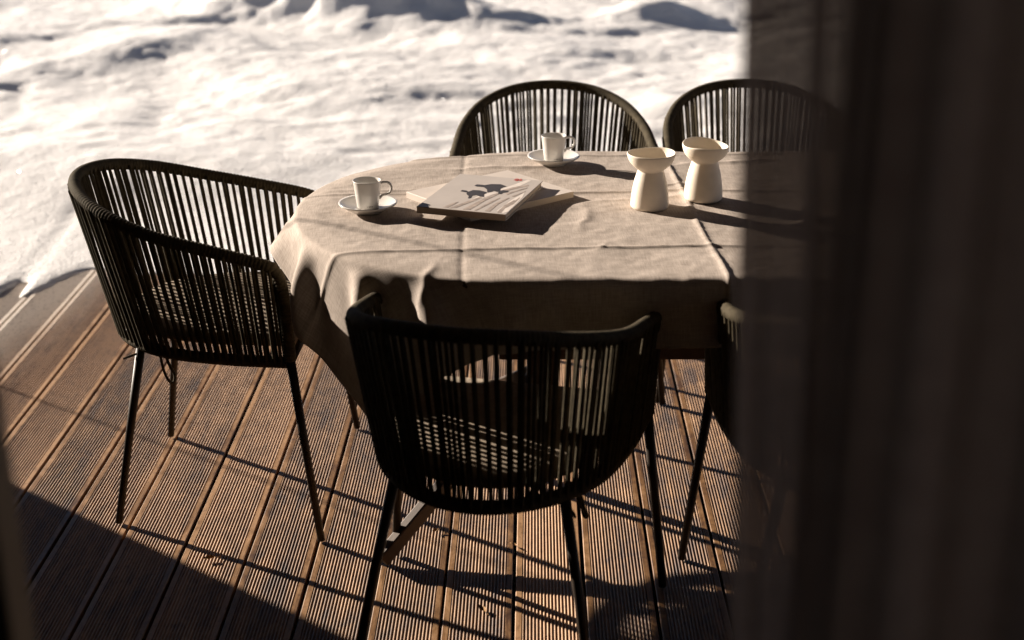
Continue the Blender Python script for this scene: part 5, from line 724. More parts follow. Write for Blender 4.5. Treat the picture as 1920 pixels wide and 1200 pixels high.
2779,15,2,2,-1,0,-1,0,0,-16,3,-16,9,13,-5,16,0,-8,2,6,-32,10,-6,21,-1,9,-6,3,-33,25,-2,13,-18,-1,-23,26,18,-12,5,-17,-4,-1,9,-5,7,2,-17,8,7,2,-13,4,-4,-4,17,-6,2,-7,9,-10,2,7,-6,-4,7,-4,0,6,-4,-4,8,-7,2,3,-2,-4,4,2,-2,3,-6,4,-1,-3,2,6,-9,11,-12,7,-1,0,-3,2,-1,4,
2794,19,-2,0,2,-1,-1,0,-10,-9,-7,0,18,-5,15,2,-3,0,-9,7,-33,8,19,0,11,0,0,-26,2,14,-3,9,1,-28,-11,35,0,12,-23,7,-16,3,-2,6,8,-2,-14,0,20,-14,5,-13,0,11,-4,12,-8,0,-6,6,1,-5,1,1,-2,3,0,-7,6,3,-8,5,1,-1,0,5,-8,3,2,-8,8,0,-4,2,4,-7,4,1,-2,-1,0,0,0,2,-2,3,
2811,19,-1,0,0,0,0,-9,-20,3,2,14,-5,13,6,-4,3,-5,-2,-25,8,-12,27,8,1,-2,1,-28,12,-3,13,2,-1,-38,19,1,28,-7,1,-26,11,-6,0,-5,15,-1,-15,0,21,-5,-17,3,4,-7,20,-10,2,2,-4,-8,7,1,3,-8,4,-2,4,1,-8,6,-1,-3,4,-1,3,-5,2,-3,5,-5,5,-3,5,-10,10,-2,-4,1,1,2,1,-5,1,0,5,-11,
2830,18,0,0,0,0,-6,-19,0,-3,6,12,7,5,1,-3,2,-3,-24,7,-17,14,23,-1,4,-2,-6,-20,-2,15,10,-2,-15,-26,19,9,20,3,-14,-10,-10,3,8,-4,2,8,-20,5,13,8,-20,-3,-1,6,16,-11,1,-1,-5,5,-4,0,1,3,-2,-1,1,-3,8,-7,1,5,-5,1,-7,11,-5,2,-3,4,-4,3,-5,10,-10,4,0,3,-2,-4,1,4,-2,2,-4,0,
738,17,1,0,0,0,0,0,2,-2,0,-4,-2,-2,2,0,1,0,1,-3,1,-1,1,0,-1,0,2,-5,0,1,-1,0,-7,5,5,-1,-11,3,0,0,0,-1,1,0,-1,1,0,-2,1,0,1,-2,1,0,-1,2,-2,1,0,0,0,0,0,0,0,0,0,0,0,0,0,0,0,0,0,0,0,0,1,-1,0,0,0,0,0,0,0,0,0,0,0,-1,1,0,0,0,
757,17,1,0,0,0,0,0,0,1,0,-5,1,-5,3,-1,1,-1,1,1,-3,1,-1,0,1,0,-1,0,-4,1,0,1,-9,6,6,-2,-9,1,-1,2,-2,1,0,-1,1,0,0,-2,1,0,1,-2,1,0,0,-1,1,0,0,0,0,0,0,0,0,0,0,0,0,0,0,0,0,0,0,0,0,0,1,-1,0,0,0,0,0,0,0,0,0,-1,1,0,0,0,0,0,
776,17,1,-1,2,-2,1,1,-1,0,0,1,-4,-4,1,0,1,0,0,0,-1,0,-1,0,1,0,-1,0,-2,-2,2,-1,-8,7,0,6,-11,1,-1,-1,2,-1,0,-1,1,0,-1,0,0,0,0,1,-2,1,0,-1,1,0,0,0,0,0,0,0,0,0,0,0,0,0,0,0,0,0,0,0,0,0,0,0,0,1,-1,0,0,0,0,0,0,-1,1,0,0,0,0,0,
795,17,1,0,0,-1,1,0,0,0,0,1,-1,-5,-1,0,1,0,0,-1,1,-1,-1,1,-1,0,2,-7,4,0,0,-5,-1,3,0,0,1,-6,0,1,0,-3,3,-1,-1,1,0,-1,0,0,0,0,0,0,-1,1,0,0,0,0,0,0,0,0,0,0,0,0,0,0,0,0,0,0,0,0,0,0,0,0,1,-1,0,0,0,0,0,0,-1,1,0,0,0,0,0,0,
813,18,-1,1,0,0,0,0,0,0,0,0,-1,2,-7,-4,7,-1,-1,0,-1,1,-6,5,3,-4,-3,4,-2,0,0,-4,-2,2,2,-1,1,-6,1,-1,0,-1,3,-2,-1,1,0,-2,2,-1,0,0,0,0,-1,1,0,0,0,0,0,0,0,0,0,0,0,0,0,0,0,0,0,0,0,0,0,0,0,0,0,1,-1,0,0,0,0,-1,1,0,0,0,0,0,-1,1,
832,18,-1,1,0,-1,1,1,-2,-1,3,-1,1,-2,-7,2,2,-1,2,-1,1,-3,-3,2,1,0,-1,0,0,-1,0,-5,2,-2,1,2,0,-4,-3,1,1,-1,1,-1,0,0,-1,0,1,-1,0,0,-1,1,0,0,0,0,0,0,0,0,0,0,0,0,0,0,0,0,0,-1,2,-1,0,0,0,0,0,0,0,0,1,-1,0,0,0,-1,1,0,0,0,0,0,-1,1,
849,18,1,-2,1,0,0,0,0,-2,2,-1,1,0,-4,0,-1,0,1,1,-1,-5,5,-4,3,-1,-1,1,-2,1,-3,1,-4,0,2,0,2,-6,0,-1,0,1,0,-1,0,0,-1,0,1,-1,0,0,-1,1,0,0,0,0,0,0,-1,1,1,-2,2,-1,0,0,-1,1,0,0,1,-2,2,-1,0,0,0,0,0,1,-2,2,-1,0,-1,1,0,0,0,0,0,-1,1,0,
867,19,-2,1,1,-1,0,0,0,-1,0,0,1,0,-1,-4,1,-1,1,0,-1,-1,0,0,1,-1,0,-1,0,-2,2,-5,2,-3,2,0,0,-1,-4,1,-1,0,1,0,-1,0,-1,0,1,-1,0,0,-1,1,0,0,0,0,0,0,-1,1,0,0,0,0,0,0,0,0,0,0,0,0,0,0,1,-1,-1,2,-1,1,-1,0,-1,1,0,0,0,0,0,0,-1,1,0,0,
885,18,1,-1,0,1,-1,0,0,-1,0,0,1,0,-1,-3,2,-3,1,0,-1,0,-1,1,-2,1,0,1,-3,1,-3,0,-3,4,-4,2,2,-3,-4,2,-3,2,0,0,-2,0,2,-2,0,1,-1,-1,1,-1,2,-2,2,-1,0,-1,1,0,0,0,0,0,0,0,0,0,0,0,0,0,0,1,-2,1,1,-2,2,-1,0,0,0,0,0,1,-3,4,-4,2,0,0,0,0,
904,18,0,0,1,-1,1,-1,0,-1,1,-1,0,1,-1,-1,-1,-1,0,0,0,0,-3,2,0,-2,1,0,0,-1,-4,0,0,2,-3,1,0,-4,5,-7,4,-4,2,0,-2,2,-2,1,-1,1,-1,-1,0,2,-2,2,-1,-1,1,0,0,0,0,1,-2,1,0,0,0,1,-1,-3,4,0,-1,0,1,-1,0,0,-1,4,-3,-1,0,0,0,-2,7,-8,8,-4,1,-2,2,-2,
922,18,1,-2,1,1,0,-1,1,-1,-1,0,1,-1,1,-1,-2,0,-1,0,0,0,-1,-2,2,-1,1,-2,1,-3,2,-4,0,1,-2,2,-1,-3,1,-1,0,-2,1,0,-2,1,-1,2,-2,1,-1,-3,4,-1,0,2,-2,-2,-1,4,0,0,1,-3,0,0,-2,7,-4,-1,-3,8,-5,1,-1,1,-1,0,-3,9,-4,0,-9,13,-12,11,-3,-1,-1,2,-3,0,-6,12,-4,-7,
941,17,2,-1,0,0,1,-1,1,0,-2,1,-1,-1,2,0,-1,-3,2,-2,0,-1,1,-1,-2,2,-1,1,-3,2,-3,-2,2,-3,3,-3,2,-5,4,-3,0,-2,1,-2,1,-1,1,-1,-1,2,-6,10,-6,0,1,-1,-4,9,-5,1,-2,0,1,-3,9,-7,3,-3,-4,11,-3,-4,-1,1,1,0,1,1,0,-6,-1,6,8,-9,-1,0,-3,0,11,-13,6,0,5,-5,-5,13,
959,18,-1,2,-1,0,1,-1,1,0,-1,0,-1,0,0,1,0,-2,-3,4,-3,0,-1,0,-1,0,1,-1,0,-1,-4,4,-4,1,1,-2,-2,0,-2,-2,1,-2,1,-1,0,-1,1,1,-2,1,8,-9,-5,8,-2,-1,7,-7,-2,1,1,2,0,2,-5,0,1,0,3,3,-8,0,7,-9,10,-7,1,6,-5,-3,3,2,-6,4,1,-1,2,-5,1,4,-2,-2,4,0,0,-4,
973,22,-4,0,0,1,-1,1,-1,1,0,-1,-1,0,1,-1,1,-1,-1,-3,4,-3,0,-3,3,-3,2,-1,0,0,-5,4,-2,-2,-4,3,-5,1,-5,4,-2,1,0,0,3,-2,-1,-3,6,-1,-7,4,4,-5,0,8,-5,-7,6,1,-3,5,-6,7,-6,0,6,-3,0,-3,2,-4,9,-6,0,1,1,-3,0,5,1,-11,14,-13,11,-8,0,4,4,-6,-2,4,-2,0,2,2,
990,19,1,0,-2,1,-1,1,-1,1,-1,1,0,-3,2,-1,1,1,-5,2,-3,5,-5,1,-3,1,1,0,-1,0,-4,0,-3,-4,-1,1,-5,5,1,-1,-1,-1,1,2,-4,-1,6,1,-9,8,-8,8,-5,1,4,-1,-5,7,-4,-4,6,-4,2,0,0,2,-3,0,1,1,-1,3,-8,7,-2,0,-3,7,-7,6,-3,2,-2,1,-7,11,-8,5,-7,10,-9,6,-2,-2,2,0,
1006,19,1,1,-1,-2,1,-1,0,1,-1,1,0,-1,-1,0,1,-1,2,-5,2,-3,4,-4,0,-1,1,1,-3,-6,1,-5,-1,-3,5,-5,5,-1,-1,-1,1,1,-4,9,-7,-2,7,-4,-1,-2,6,-5,2,-2,8,-8,1,-3,7,-5,4,-5,4,0,-3,3,0,-3,4,1,-4,3,-8,11,-8,7,-8,5,1,-6,4,5,-6,-1,-1,3,6,-7,0,2,0,-7,12,-5,-2,2,
1023,20,-1,0,2,-1,-1,0,-1,0,1,-1,1,0,-1,-2,2,0,-1,0,-3,3,-5,3,-1,1,-3,-4,-4,-4,0,2,-6,9,-8,7,-6,-1,4,-1,0,-2,5,-4,2,2,-4,-1,-1,9,-10,3,4,-1,-6,6,0,-4,1,1,-3,9,-7,-3,7,-6,6,-5,4,-2,-4,8,-3,-5,3,2,2,-1,-5,6,-4,-2,4,2,-5,2,1,-5,7,-3,0,1,-4,4,0,-5,
1039,20,0,-1,1,0,1,-2,-1,1,-1,0,1,0,-1,1,-3,1,1,0,-3,1,-2,1,0,-4,-6,-4,-2,1,0,3,-1,-3,-1,-2,10,-9,0,7,-5,2,-2,3,-4,2,0,2,0,-6,3,1,2,-3,-2,10,-11,1,8,-6,3,-2,0,0,-3,6,-6,4,-4,6,-7,10,-10,7,-2,-2,0,-2,2,9,-14,11,-9,4,1,-1,2,-4,-1,6,-7,10,-12,7,0,-2,
1055,20,0,1,-2,1,0,-1,1,-1,0,-1,0,0,1,0,-1,-2,2,0,0,-4,3,-3,-6,-5,-5,2,-2,7,-6,0,1,0,-2,5,-6,5,0,-6,5,-1,1,-4,6,-4,0,6,-7,1,0,4,-6,7,-5,-2,6,-4,0,4,-6,1,1,5,-6,1,0,7,-10,7,-2,-1,-4,9,-9,3,3,-5,6,0,-8,4,0,5,-6,7,-12,10,-1,-3,2,-2,2,0,-3,0,
1071,21,-1,0,0,-1,1,0,0,0,-2,1,0,-1,0,1,-1,-1,1,0,0,0,-7,-6,-2,-2,-5,7,-2,-5,9,-10,9,-2,-4,2,-1,-1,0,4,-3,2,0,2,-6,6,-2,-8,11,-6,2,1,0,-5,6,-1,-1,-3,4,-2,4,1,-10,10,-5,3,-2,-6,8,1,-5,4,-7,11,-11,6,-2,2,1,-6,11,-8,-1,2,1,-3,2,1,2,-6,4,-6,6,-1,2,0,
1088,20,0,0,0,0,-1,3,-3,1,0,-2,1,0,-1,0,0,0,1,-1,0,-6,-9,-3,-2,3,0,-1,2,0,-5,6,-6,4,1,-8,6,7,-11,4,1,-1,-4,9,-9,9,-8,3,-2,2,2,-5,6,0,-8,8,-4,2,0,-2,3,-7,8,-4,-1,2,5,-7,1,0,3,-3,-1,8,-8,-1,3,1,-3,8,-8,-2,9,-8,0,10,-12,6,-4,6,-2,1,-1,-2,0,-2,
1104,20,0,0,0,0,1,-1,0,-1,1,1,-3,1,0,-1,0,1,-1,0,-3,-15,-2,2,2,-3,2,0,-1,-2,4,-4,6,-10,12,-6,-1,0,4,-9,5,4,-2,-2,1,0,0,3,-9,11,-10,10,-9,7,-6,6,-3,3,-7,4,-1,2,3,-9,4,1,3,-1,-4,4,-8,11,-5,-4,3,3,-3,2,0,-4,4,0,-2,3,-1,-3,1,5,-9,11,-8,0,0,9,-14,12,
1121,18,3,0,-2,1,1,-1,1,-2,1,0,0,-2,2,-1,-2,2,0,-4,-13,-5,0,9,-10,9,-5,-6,5,7,-10,5,0,2,-6,3,1,-2,-1,6,-7,6,-7,5,-4,4,4,-9,7,-5,4,-4,0,2,2,-5,10,-14,12,-8,5,-5,2,5,-7,2,1,4,-8,6,3,-11,11,-11,8,-4,6,-6,3,0,-1,-4,7,-5,7,-9,5,2,-2,-4,1,6,-3,-6,7,0,
1138,18,2,0,0,1,-1,0,1,-1,0,0,0,0,-2,1,1,-3,-3,-10,-9,4,8,-13,9,-4,2,-2,4,-8,7,1,-7,8,-9,11,-10,8,-7,1,5,-8,8,-2,-4,2,7,-12,11,-6,-2,7,-7,2,5,-2,-7,10,-11,11,-6,-2,3,-1,3,-4,3,1,-3,0,3,0,-6,4,5,-11,12,-12,5,5,-3,-3,1,1,-2,7,-5,-3,4,1,-4,3,2,-8,11,-10,
1156,16,2,4,-1,-1,0,0,1,-1,1,-1,-2,2,1,-3,1,-7,-6,-9,8,-6,0,1,-5,6,3,-7,8,-11,7,-3,7,-7,2,-2,6,-9,11,-11,7,1,-8,7,-1,-1,-1,4,-8,8,-7,8,-2,-6,6,-4,3,-1,3,-7,2,6,-6,2,-1,0,5,-7,4,-1,-1,2,2,-5,2,-1,1,2,0,-8,11,-3,-6,7,-8,9,-9,7,0,-6,9,-8,4,2,-7,8,
1173,18,-4,7,-1,1,-1,2,-1,-4,4,0,0,-1,0,0,-7,-7,-6,-2,-1,10,-10,3,2,-4,1,3,-7,10,-8,3,4,-10,9,1,-8,8,-6,1,0,0,3,-3,2,-5,10,-12,10,-4,0,-4,7,-6,4,-1,1,0,1,-4,6,-11,8,-1,0,2,-4,3,-1,0,-2,8,-12,10,-6,3,1,-1,-3,2,-1,-2,4,4,-9,4,0,0,0,1,-1,0,-3,5,-4,5,
1186,22,-7,2,4,0,0,0,-1,2,-4,2,1,0,0,-6,-10,-4,-5,5,4,-6,-1,1,2,-2,1,5,-12,10,-5,3,-2,3,0,-7,8,-2,-1,-3,5,-3,4,-3,-2,4,-5,7,-6,1,-2,8,-6,1,1,-5,4,3,-6,9,-6,-3,5,-4,3,-4,1,8,-11,4,6,-6,4,-8,10,-6,0,-4,11,-10,4,0,4,-9,6,2,-5,0,2,0,1,0,0,-5,9,-7,
1192,25,-1,-13,12,-1,-1,0,0,-2,1,1,0,0,-4,-10,-5,-3,3,-1,-4,4,-3,3,-4,10,-12,8,-8,9,-6,5,-7,3,4,-3,1,-3,4,0,-8,13,-14,9,-4,7,-4,-6,7,0,-2,-3,3,2,-3,0,3,-6,7,0,-9,8,0,-6,5,3,-8,5,3,-7,5,-7,9,-4,0,0,-3,7,-7,5,-4,6,-9,8,-5,1,2,-2,3,-3,-1,7,-5,-4,4,0,
1200,25,-6,1,3,0,-3,3,-2,1,-3,1,2,-2,-13,-2,-5,-2,2,3,-6,5,-3,-2,6,-4,2,-3,5,-6,3,0,2,0,-3,-1,1,2,-1,-1,6,-10,7,1,-8,6,2,-2,-5,6,-3,-3,9,-6,1,-4,7,-1,-1,-1,-6,11,-7,1,3,-6,6,-2,0,1,0,-1,-2,2,1,-4,7,-3,-6,10,-8,2,4,-5,4,1,-10,10,-3,1,-2,1,-3,8,-6,-1,
1207,22,4,-4,0,-4,7,-2,-7,7,1,-1,-2,-12,3,-17,1,8,-8,6,1,-5,0,6,-8,10,-13,8,5,-10,3,3,-5,6,-7,9,-7,2,3,-3,-5,7,0,-4,1,2,-3,1,5,-8,7,-4,4,-7,5,1,-5,4,-2,3,1,-3,1,-2,-5,9,-4,1,0,3,-8,10,-9,8,-3,-3,2,-1,2,-5,7,-4,2,-1,-3,6,-6,9,-6,-6,11,-5,-1,0,0,0,
1210,25,1,-10,8,-1,1,0,0,-3,1,2,-10,4,-27,9,1,-1,0,-3,9,-7,-4,8,-5,4,1,-7,8,-8,5,2,-9,10,-3,-3,0,5,-3,-4,11,-13,9,-6,5,-2,-2,4,2,-9,8,-2,-7,12,-6,-2,-2,6,-2,2,-4,7,-5,-7,13,-9,2,0,2,-1,2,-3,0,1,-2,5,-4,1,0,0,-1,3,-5,8,-3,-4,1,-1,3,1,-3,1,-4,5,1,1,
1218,24,0,-1,-1,2,-2,1,1,0,-2,2,-8,-13,-11,8,1,3,-5,0,-1,1,6,-7,1,1,-3,5,-3,6,-5,-4,6,-2,2,-2,-6,12,-10,5,2,-9,11,-4,-7,7,4,-6,0,4,-10,10,0,-9,8,-3,4,0,-7,7,-9,9,1,-4,-5,4,1,5,-11,7,0,-1,3,-5,4,-4,4,-6,5,-2,2,-1,4,-8,8,-6,-2,10,-9,3,-1,5,-8,9,-6,-5,
1224,25,-1,1,0,-2,0,-1,1,1,0,-4,-18,-1,-2,6,-7,0,5,-5,7,-10,6,-3,3,-1,1,3,-9,3,3,4,-11,13,-14,13,-10,8,-7,3,-3,6,-3,1,-2,3,-5,4,-1,-3,7,-4,-1,1,0,-1,5,-7,1,4,0,-1,-7,9,-5,2,2,-4,1,6,-9,7,-7,5,-1,5,-11,7,1,-2,4,-8,1,8,-8,4,-3,7,-8,1,3,-3,9,-14,9,-2,
1234,24,-1,0,2,-1,1,-1,-2,2,-1,-10,-9,-7,7,-4,-2,2,0,-3,9,-12,10,-7,4,-3,5,-5,4,0,0,-9,12,-4,-2,1,0,-2,-1,4,3,-6,2,-1,0,0,2,3,-7,6,-4,-1,2,0,0,1,-3,3,1,-5,5,-3,3,-2,-4,8,-3,-6,6,4,-9,6,-6,10,-9,1,6,-5,-2,9,-13,10,0,-3,-6,12,-12,8,1,-7,5,-1,0,0,-1,2,
1242,25,-2,0,1,0,1,-1,-1,1,-3,-13,-7,-4,7,-5,1,2,-5,5,-3,-1,5,-7,9,-8,6,-5,1,4,-6,6,-4,-2,5,-2,-1,-1,6,-6,3,-1,-3,7,-6,4,-4,1,6,-11,10,-8,5,3,-5,-1,0,6,-2,-2,-6,8,-1,-4,5,-1,-3,6,-2,-7,6,-2,2,0,-2,4,-4,3,-4,-2,9,-7,1,1,0,-1,2,1,-7,8,-2,-5,4,2,2,-8,
1252,23,0,1,0,0,1,-1,0,0,-7,-15,-3,2,2,-5,3,-5,8,-2,-6,4,0,0,4,-10,9,1,-11,13,-9,3,2,0,-8,7,-3,4,-1,-2,2,-4,6,-3,0,-1,2,-1,-3,4,-2,6,-4,-2,-2,5,-2,-3,2,6,-6,2,-3,1,1,0,1,0,-1,2,-8,10,-8,6,-2,-2,4,-4,6,-7,7,-5,3,-7,5,2,-2,-1,3,-1,-6,9,-4,1,-4,2,
1263,24,-1,-3,4,0,1,0,-2,1,-13,-7,-10,8,-2,3,-5,6,-11,9,-4,2,5,-8,3,1,-4,10,-10,6,-9,10,-5,1,-2,5,-2,-3,2,-4,6,0,-4,4,-6,9,-7,-1,6,0,-6,4,-2,-2,6,-3,1,-3,0,8,-7,-4,7,2,-8,4,2,-3,3,-7,9,-3,-3,2,2,-1,-7,13,-12,6,-2,-1,3,1,-1,-4,2,3,-3,3,-1,-2,5,-9,4,6,
1267,26,-3,2,-4,4,-1,0,1,-3,-15,-10,2,5,-5,1,-1,3,-7,5,3,-4,1,-2,3,2,-7,8,-5,1,0,4,-4,-4,6,-4,4,-1,-6,7,-4,5,-6,5,1,-9,11,-9,4,0,2,1,-9,13,-11,3,2,1,-3,1,0,2,-7,9,-2,-2,-7,13,-8,4,-6,8,-7,0,7,-8,10,-9,2,1,3,-7,6,-2,3,-9,11,-9,8,-9,7,-2,3,-8,6,4,
1273,25,0,0,0,-3,3,-2,2,-6,-21,4,-3,2,-3,6,-9,6,3,-7,3,0,-2,2,6,-9,3,1,-2,4,-6,7,-11,13,-10,8,-9,4,5,-5,0,-1,4,-2,0,2,-6,8,-8,4,1,-2,7,-6,-3,3,0,1,-2,0,1,0,4,-9,9,-9,12,-9,3,-7,10,-7,4,1,-3,6,-12,9,-4,7,-9,5,-1,0,-3,6,-5,2,1,-2,1,0,4,-2,-7,5,
1279,25,0,0,0,0,0,-2,1,-12,-14,2,1,-1,-3,9,-12,6,5,-8,2,4,-7,4,2,0,-5,6,-3,-4,8,-3,1,-4,1,1,2,-2,-1,3,-6,6,-4,4,-4,2,1,-2,3,0,-8,8,-2,-1,2,-1,-3,4,3,-6,4,-5,4,-1,0,2,-4,0,1,4,-6,4,2,-2,-6,9,-4,-2,2,-2,6,-3,-3,5,-6,0,8,-8,2,3,2,-10,5,4,0,-9,
1285,25,-1,2,-1,0,-3,3,-1,-20,2,-9,5,-6,7,-2,0,-2,-3,8,-7,6,-8,8,-5,3,-1,-1,2,0,-5,6,3,-10,8,-8,7,-3,4,-5,0,8,-10,3,0,1,2,-1,-4,7,-7,6,-7,7,-5,2,5,-7,0,2,-1,5,-4,-5,11,-10,7,-8,6,3,-7,3,0,-1,3,-1,-1,-1,2,1,-4,3,-5,6,-3,0,1,4,-2,-6,1,7,-7,4,-2,5,
1289,26,-2,1,1,0,-4,4,-7,-13,-6,0,0,-2,1,2,2,-3,-5,10,-11,10,-7,2,4,-2,-5,4,5,-5,1,-3,-1,4,-1,3,-2,-5,9,-6,-2,5,-4,5,-6,3,-1,2,1,0,-8,7,1,-3,1,-1,0,6,-10,4,4,-1,-7,8,0,-4,-2,3,1,2,-3,-4,5,1,-1,-3,-2,11,-12,6,0,-5,4,3,0,-5,4,-6,6,0,-6,5,2,-7,4,0,
1294,25,1,-2,1,0,1,-1,-10,-15,1,2,-8,11,-8,4,-2,-6,11,-6,2,-2,3,-5,2,1,1,-1,2,-7,9,-5,0,1,1,-3,5,-3,-3,4,0,2,-9,13,-8,-1,0,3,3,-11,8,1,-5,5,-4,7,-5,-2,-1,8,-6,-1,2,1,-2,-1,7,-7,3,-2,-2,6,-5,5,-7,7,-2,-2,1,0,3,-4,0,1,-3,9,-13,11,-8,4,6,-9,2,5,-10,8,
1298,26,-1,1,-1,1,-1,-2,-12,-11,3,-3,2,-6,3,2,-1,3,-2,-3,2,-1,-2,8,-8,5,-3,-1,2,6,-12,8,-3,0,6,-5,-6,12,-9,1,8,-10,5,-3,2,-2,8,-12,9,-3,2,-6,6,-5,8,-7,4,-1,-4,3,0,2,-7,8,0,-7,9,-8,4,-6,8,-3,-3,9,-9,3,-2,5,-6,2,4,-5,3,4,-12,10,-5,4,1,-5,4,-7,8,-7,8,-8,
1301,26,-1,0,1,1,-1,-6,-11,-9,-1,7,-8,-2,6,1,-5,-1,7,-4,1,-5,4,0,0,3,-4,-2,6,-6,7,-5,-2,5,0,-6,7,-3,2,-2,-5,8,-4,1,-1,2,2,-5,5,-7,3,2,-2,6,-9,6,0,-8,10,-6,3,-1,0,0,-1,3,-6,10,-12,12,-12,8,1,-6,7,-10,10,-7,7,-7,4,2,-6,4,-5,6,-3,1,3,-6,7,-2,-6,1,8,-3,
1305,25,1,0,-1,-1,-1,2,-18,-6,2,-2,-8,8,4,-8,5,-6,3,6,-10,7,-2,-2,3,1,-3,4,-5,1,1,1,1,-6,4,4,-2,-3,-5,9,-6,6,-5,2,0,0,5,-7,2,-3,3,3,-1,-6,3,2,1,-1,0,0,-8,13,-9,3,0,0,1,1,-6,4,-1,2,-2,6,-9,4,-1,0,1,2,0,-2,0,1,-3,1,3,-6,9,-4,-2,-4,10,-8,1,9,
1305,26,0,0,-2,1,1,-4,-18,2,-12,12,-9,5,-7,8,-3,-2,3,4,-10,10,-10,5,1,-1,-1,0,4,-7,5,3,-8,6,2,-9,3,6,-4,0,2,-5,1,5,-7,11,-14,8,-2,6,-4,-4,0,4,0,-1,-1,6,-8,0,10,-12,3,2,2,-1,0,-2,3,-2,1,-5,4,-2,6,-8,7,-4,1,0,0,-2,4,-4,6,-8,5,1,-5,5,-1,-1,1,-2,2,-4,
1306,26,0,0,-2,3,-3,-1,-17,-5,1,-9,10,0,-7,5,0,0,1,-9,9,-1,0,-1,1,-2,0,0,1,2,-4,3,-4,6,-4,5,-4,-6,10,-4,2,-6,5,-4,4,-1,6,-8,-2,5,-2,1,3,-2,1,-9,7,3,-2,-3,4,-1,1,-9,8,-1,-1,3,-1,1,-1,-7,6,3,0,-3,0,-3,3,4,-6,2,-1,0,-2,10,-11,2,4,-5,6,1,-11,9,-4,7,
1308,26,-1,1,0,-1,1,-6,-14,-10,6,0,-3,-2,9,-5,-8,12,-7,6,-9,9,-5,-4,11,-12,10,-3,1,-9,10,-4,-1,8,-5,-8,11,-4,1,-6,10,-8,3,3,-7,6,-4,8,-12,5,5,-7,8,-10,8,-4,-1,4,-5,10,-11,1,6,-1,-2,-5,7,0,-3,-1,1,4,0,-8,6,-3,5,1,-7,1,0,10,-13,6,-4,5,1,-6,2,6,-12,10,0,-7,3,3,
1311,25,0,1,0,-1,1,-8,-14,-4,-1,3,2,-7,3,-3,5,1,-2,-8,14,-11,2,8,-9,4,-1,-3,7,-4,-5,6,0,0,0,1,-6,3,2,-3,7,-9,5,-2,0,2,-2,0,8,-8,-5,7,0,-2,3,-5,10,-8,-2,2,5,-3,-8,7,2,-1,0,-1,-1,2,1,-8,10,-8,7,0,-9,7,0,-3,5,-4,1,-2,4,-3,2,-2,7,-8,-1,4,-4,9,-8,2,
1315,26,-2,0,2,0,-1,-9,-10,-9,2,5,-6,7,-10,11,-14,13,-10,10,-5,-1,1,-2,3,-1,-2,4,-3,-1,5,-4,4,-4,1,-2,8,-13,9,0,-6,10,-13,12,-7,5,-4,-2,5,-5,8,-8,3,1,1,-3,1,-4,6,-2,0,1,0,-1,-1,1,-3,2,8,-12,5,5,-8,1,6,-10,10,-5,3,0,-6,7,-5,-2,6,1,-7,3,5,-5,1,2,-1,-7,8,-1,
1320,25,0,-1,0,-1,3,-11,-11,-6,7,-6,-2,2,9,-9,-3,1,8,-5,-3,1,6,-8,9,-8,3,3,-8,10,-4,-7,10,-8,10,-7,3,-2,-7,12,-5,-2,1,1,1,-3,1,8,-11,5,-5,6,-2,3,-8,11,-11,10,-8,1,7,-9,8,-6,1,1,1,-4,3,-1,3,0,-2,-1,0,4,-5,6,-6,-2,9,-10,9,-5,-2,5,1,-4,-3,5,0,2,-9,13,-8,0,
1325,25,0,1,-11,11,0,-10,-15,2,-5,3,0,2,-4,-4,4,3,-1,0,-3,5,-4,-1,2,0,2,0,-6,7,-8,10,-6,-2,8,-8,0,5,2,-8,4,0,3,-6,6,-6,5,-3,3,-6,5,1,-2,1,-3,4,0,-9,13,-8,4,-8,7,-1,1,0,-1,1,0,-1,-1,3,-2,-3,3,-1,2,-2,-1,4,-2,0,-2,4,3,-11,9,-7,11,-7,-3,-1,7,-1,-6,4,
1319,26,-1,1,-4,0,4,-14,1,-20,9,-3,4,-1,-4,1,0,-1,4,-1,-1,-3,3,5,-4,-4,0,5,-1,-2,-1,2,3,-1,-6,6,3,-7,1,-1,2,-2,5,-6,4,1,-4,2,0,4,-8,3,0,4,-3,-3,6,-1,-3,-1,6,-5,-1,2,0,-2,5,-2,-6,11,-10,7,-8,11,-9,3,-1,1,1,-4,7,-6,5,-6,4,1,-6,10,-9,-1,5,5,-12,9,-5,5,
1314,25,0,-1,-1,2,-3,3,-18,-10,3,-2,6,-2,-9,11,-7,7,-3,-2,-2,8,-11,9,-4,2,-3,2,1,2,-3,-4,7,-4,2,-4,7,-7,0,8,-8,1,9,-10,2,3,-7,6,0,0,-4,3,3,-1,-5,1,4,1,-5,2,-3,8,-5,-3,7,-4,-6,10,-2,-7,8,-3,3,-6,0,3,3,-7,7,-1,-6,6,-2,-3,10,-8,-2,2,3,0,-5,1,4,-4,4,1,
1308,24,2,-4,3,1,-1,-2,-19,5,-10,0,-4,10,-5,-2,3,-5,7,-6,6,-4,0,5,-10,12,-10,4,0,-2,4,0,-6,10,-7,2,-7,10,-8,7,-3,-1,5,-9,9,-3,-2,3,-7,6,-4,7,-8,7,0,-5,-1,4,-2,3,-1,-1,1,-5,6,0,0,-5,2,-2,9,-7,0,2,-3,5,-6,0,6,-1,-1,-6,4,8,-12,3,8,-6,-3,5,-7,7,-3,3,-5,10,
1301,25,-1,1,0,1,-1,-1,-14,-3,-12,4,3,-2,-4,10,-9,1,6,-9,12,-14,14,-11,7,-6,3,-2,4,3,-6,-2,4,-6,9,-5,1,2,-3,2,0,-3,-1,6,-1,-8,13,-11,2,4,-2,2,-5,4,1,-2,-4,4,1,1,-2,-4,5,3,-6,0,7,-9,8,-5,1,0,-5,5,1,4,-11,8,1,-8,8,0,-6,5,-4,5,-4,2,0,-8,10,0,-4,-3,6,-4,
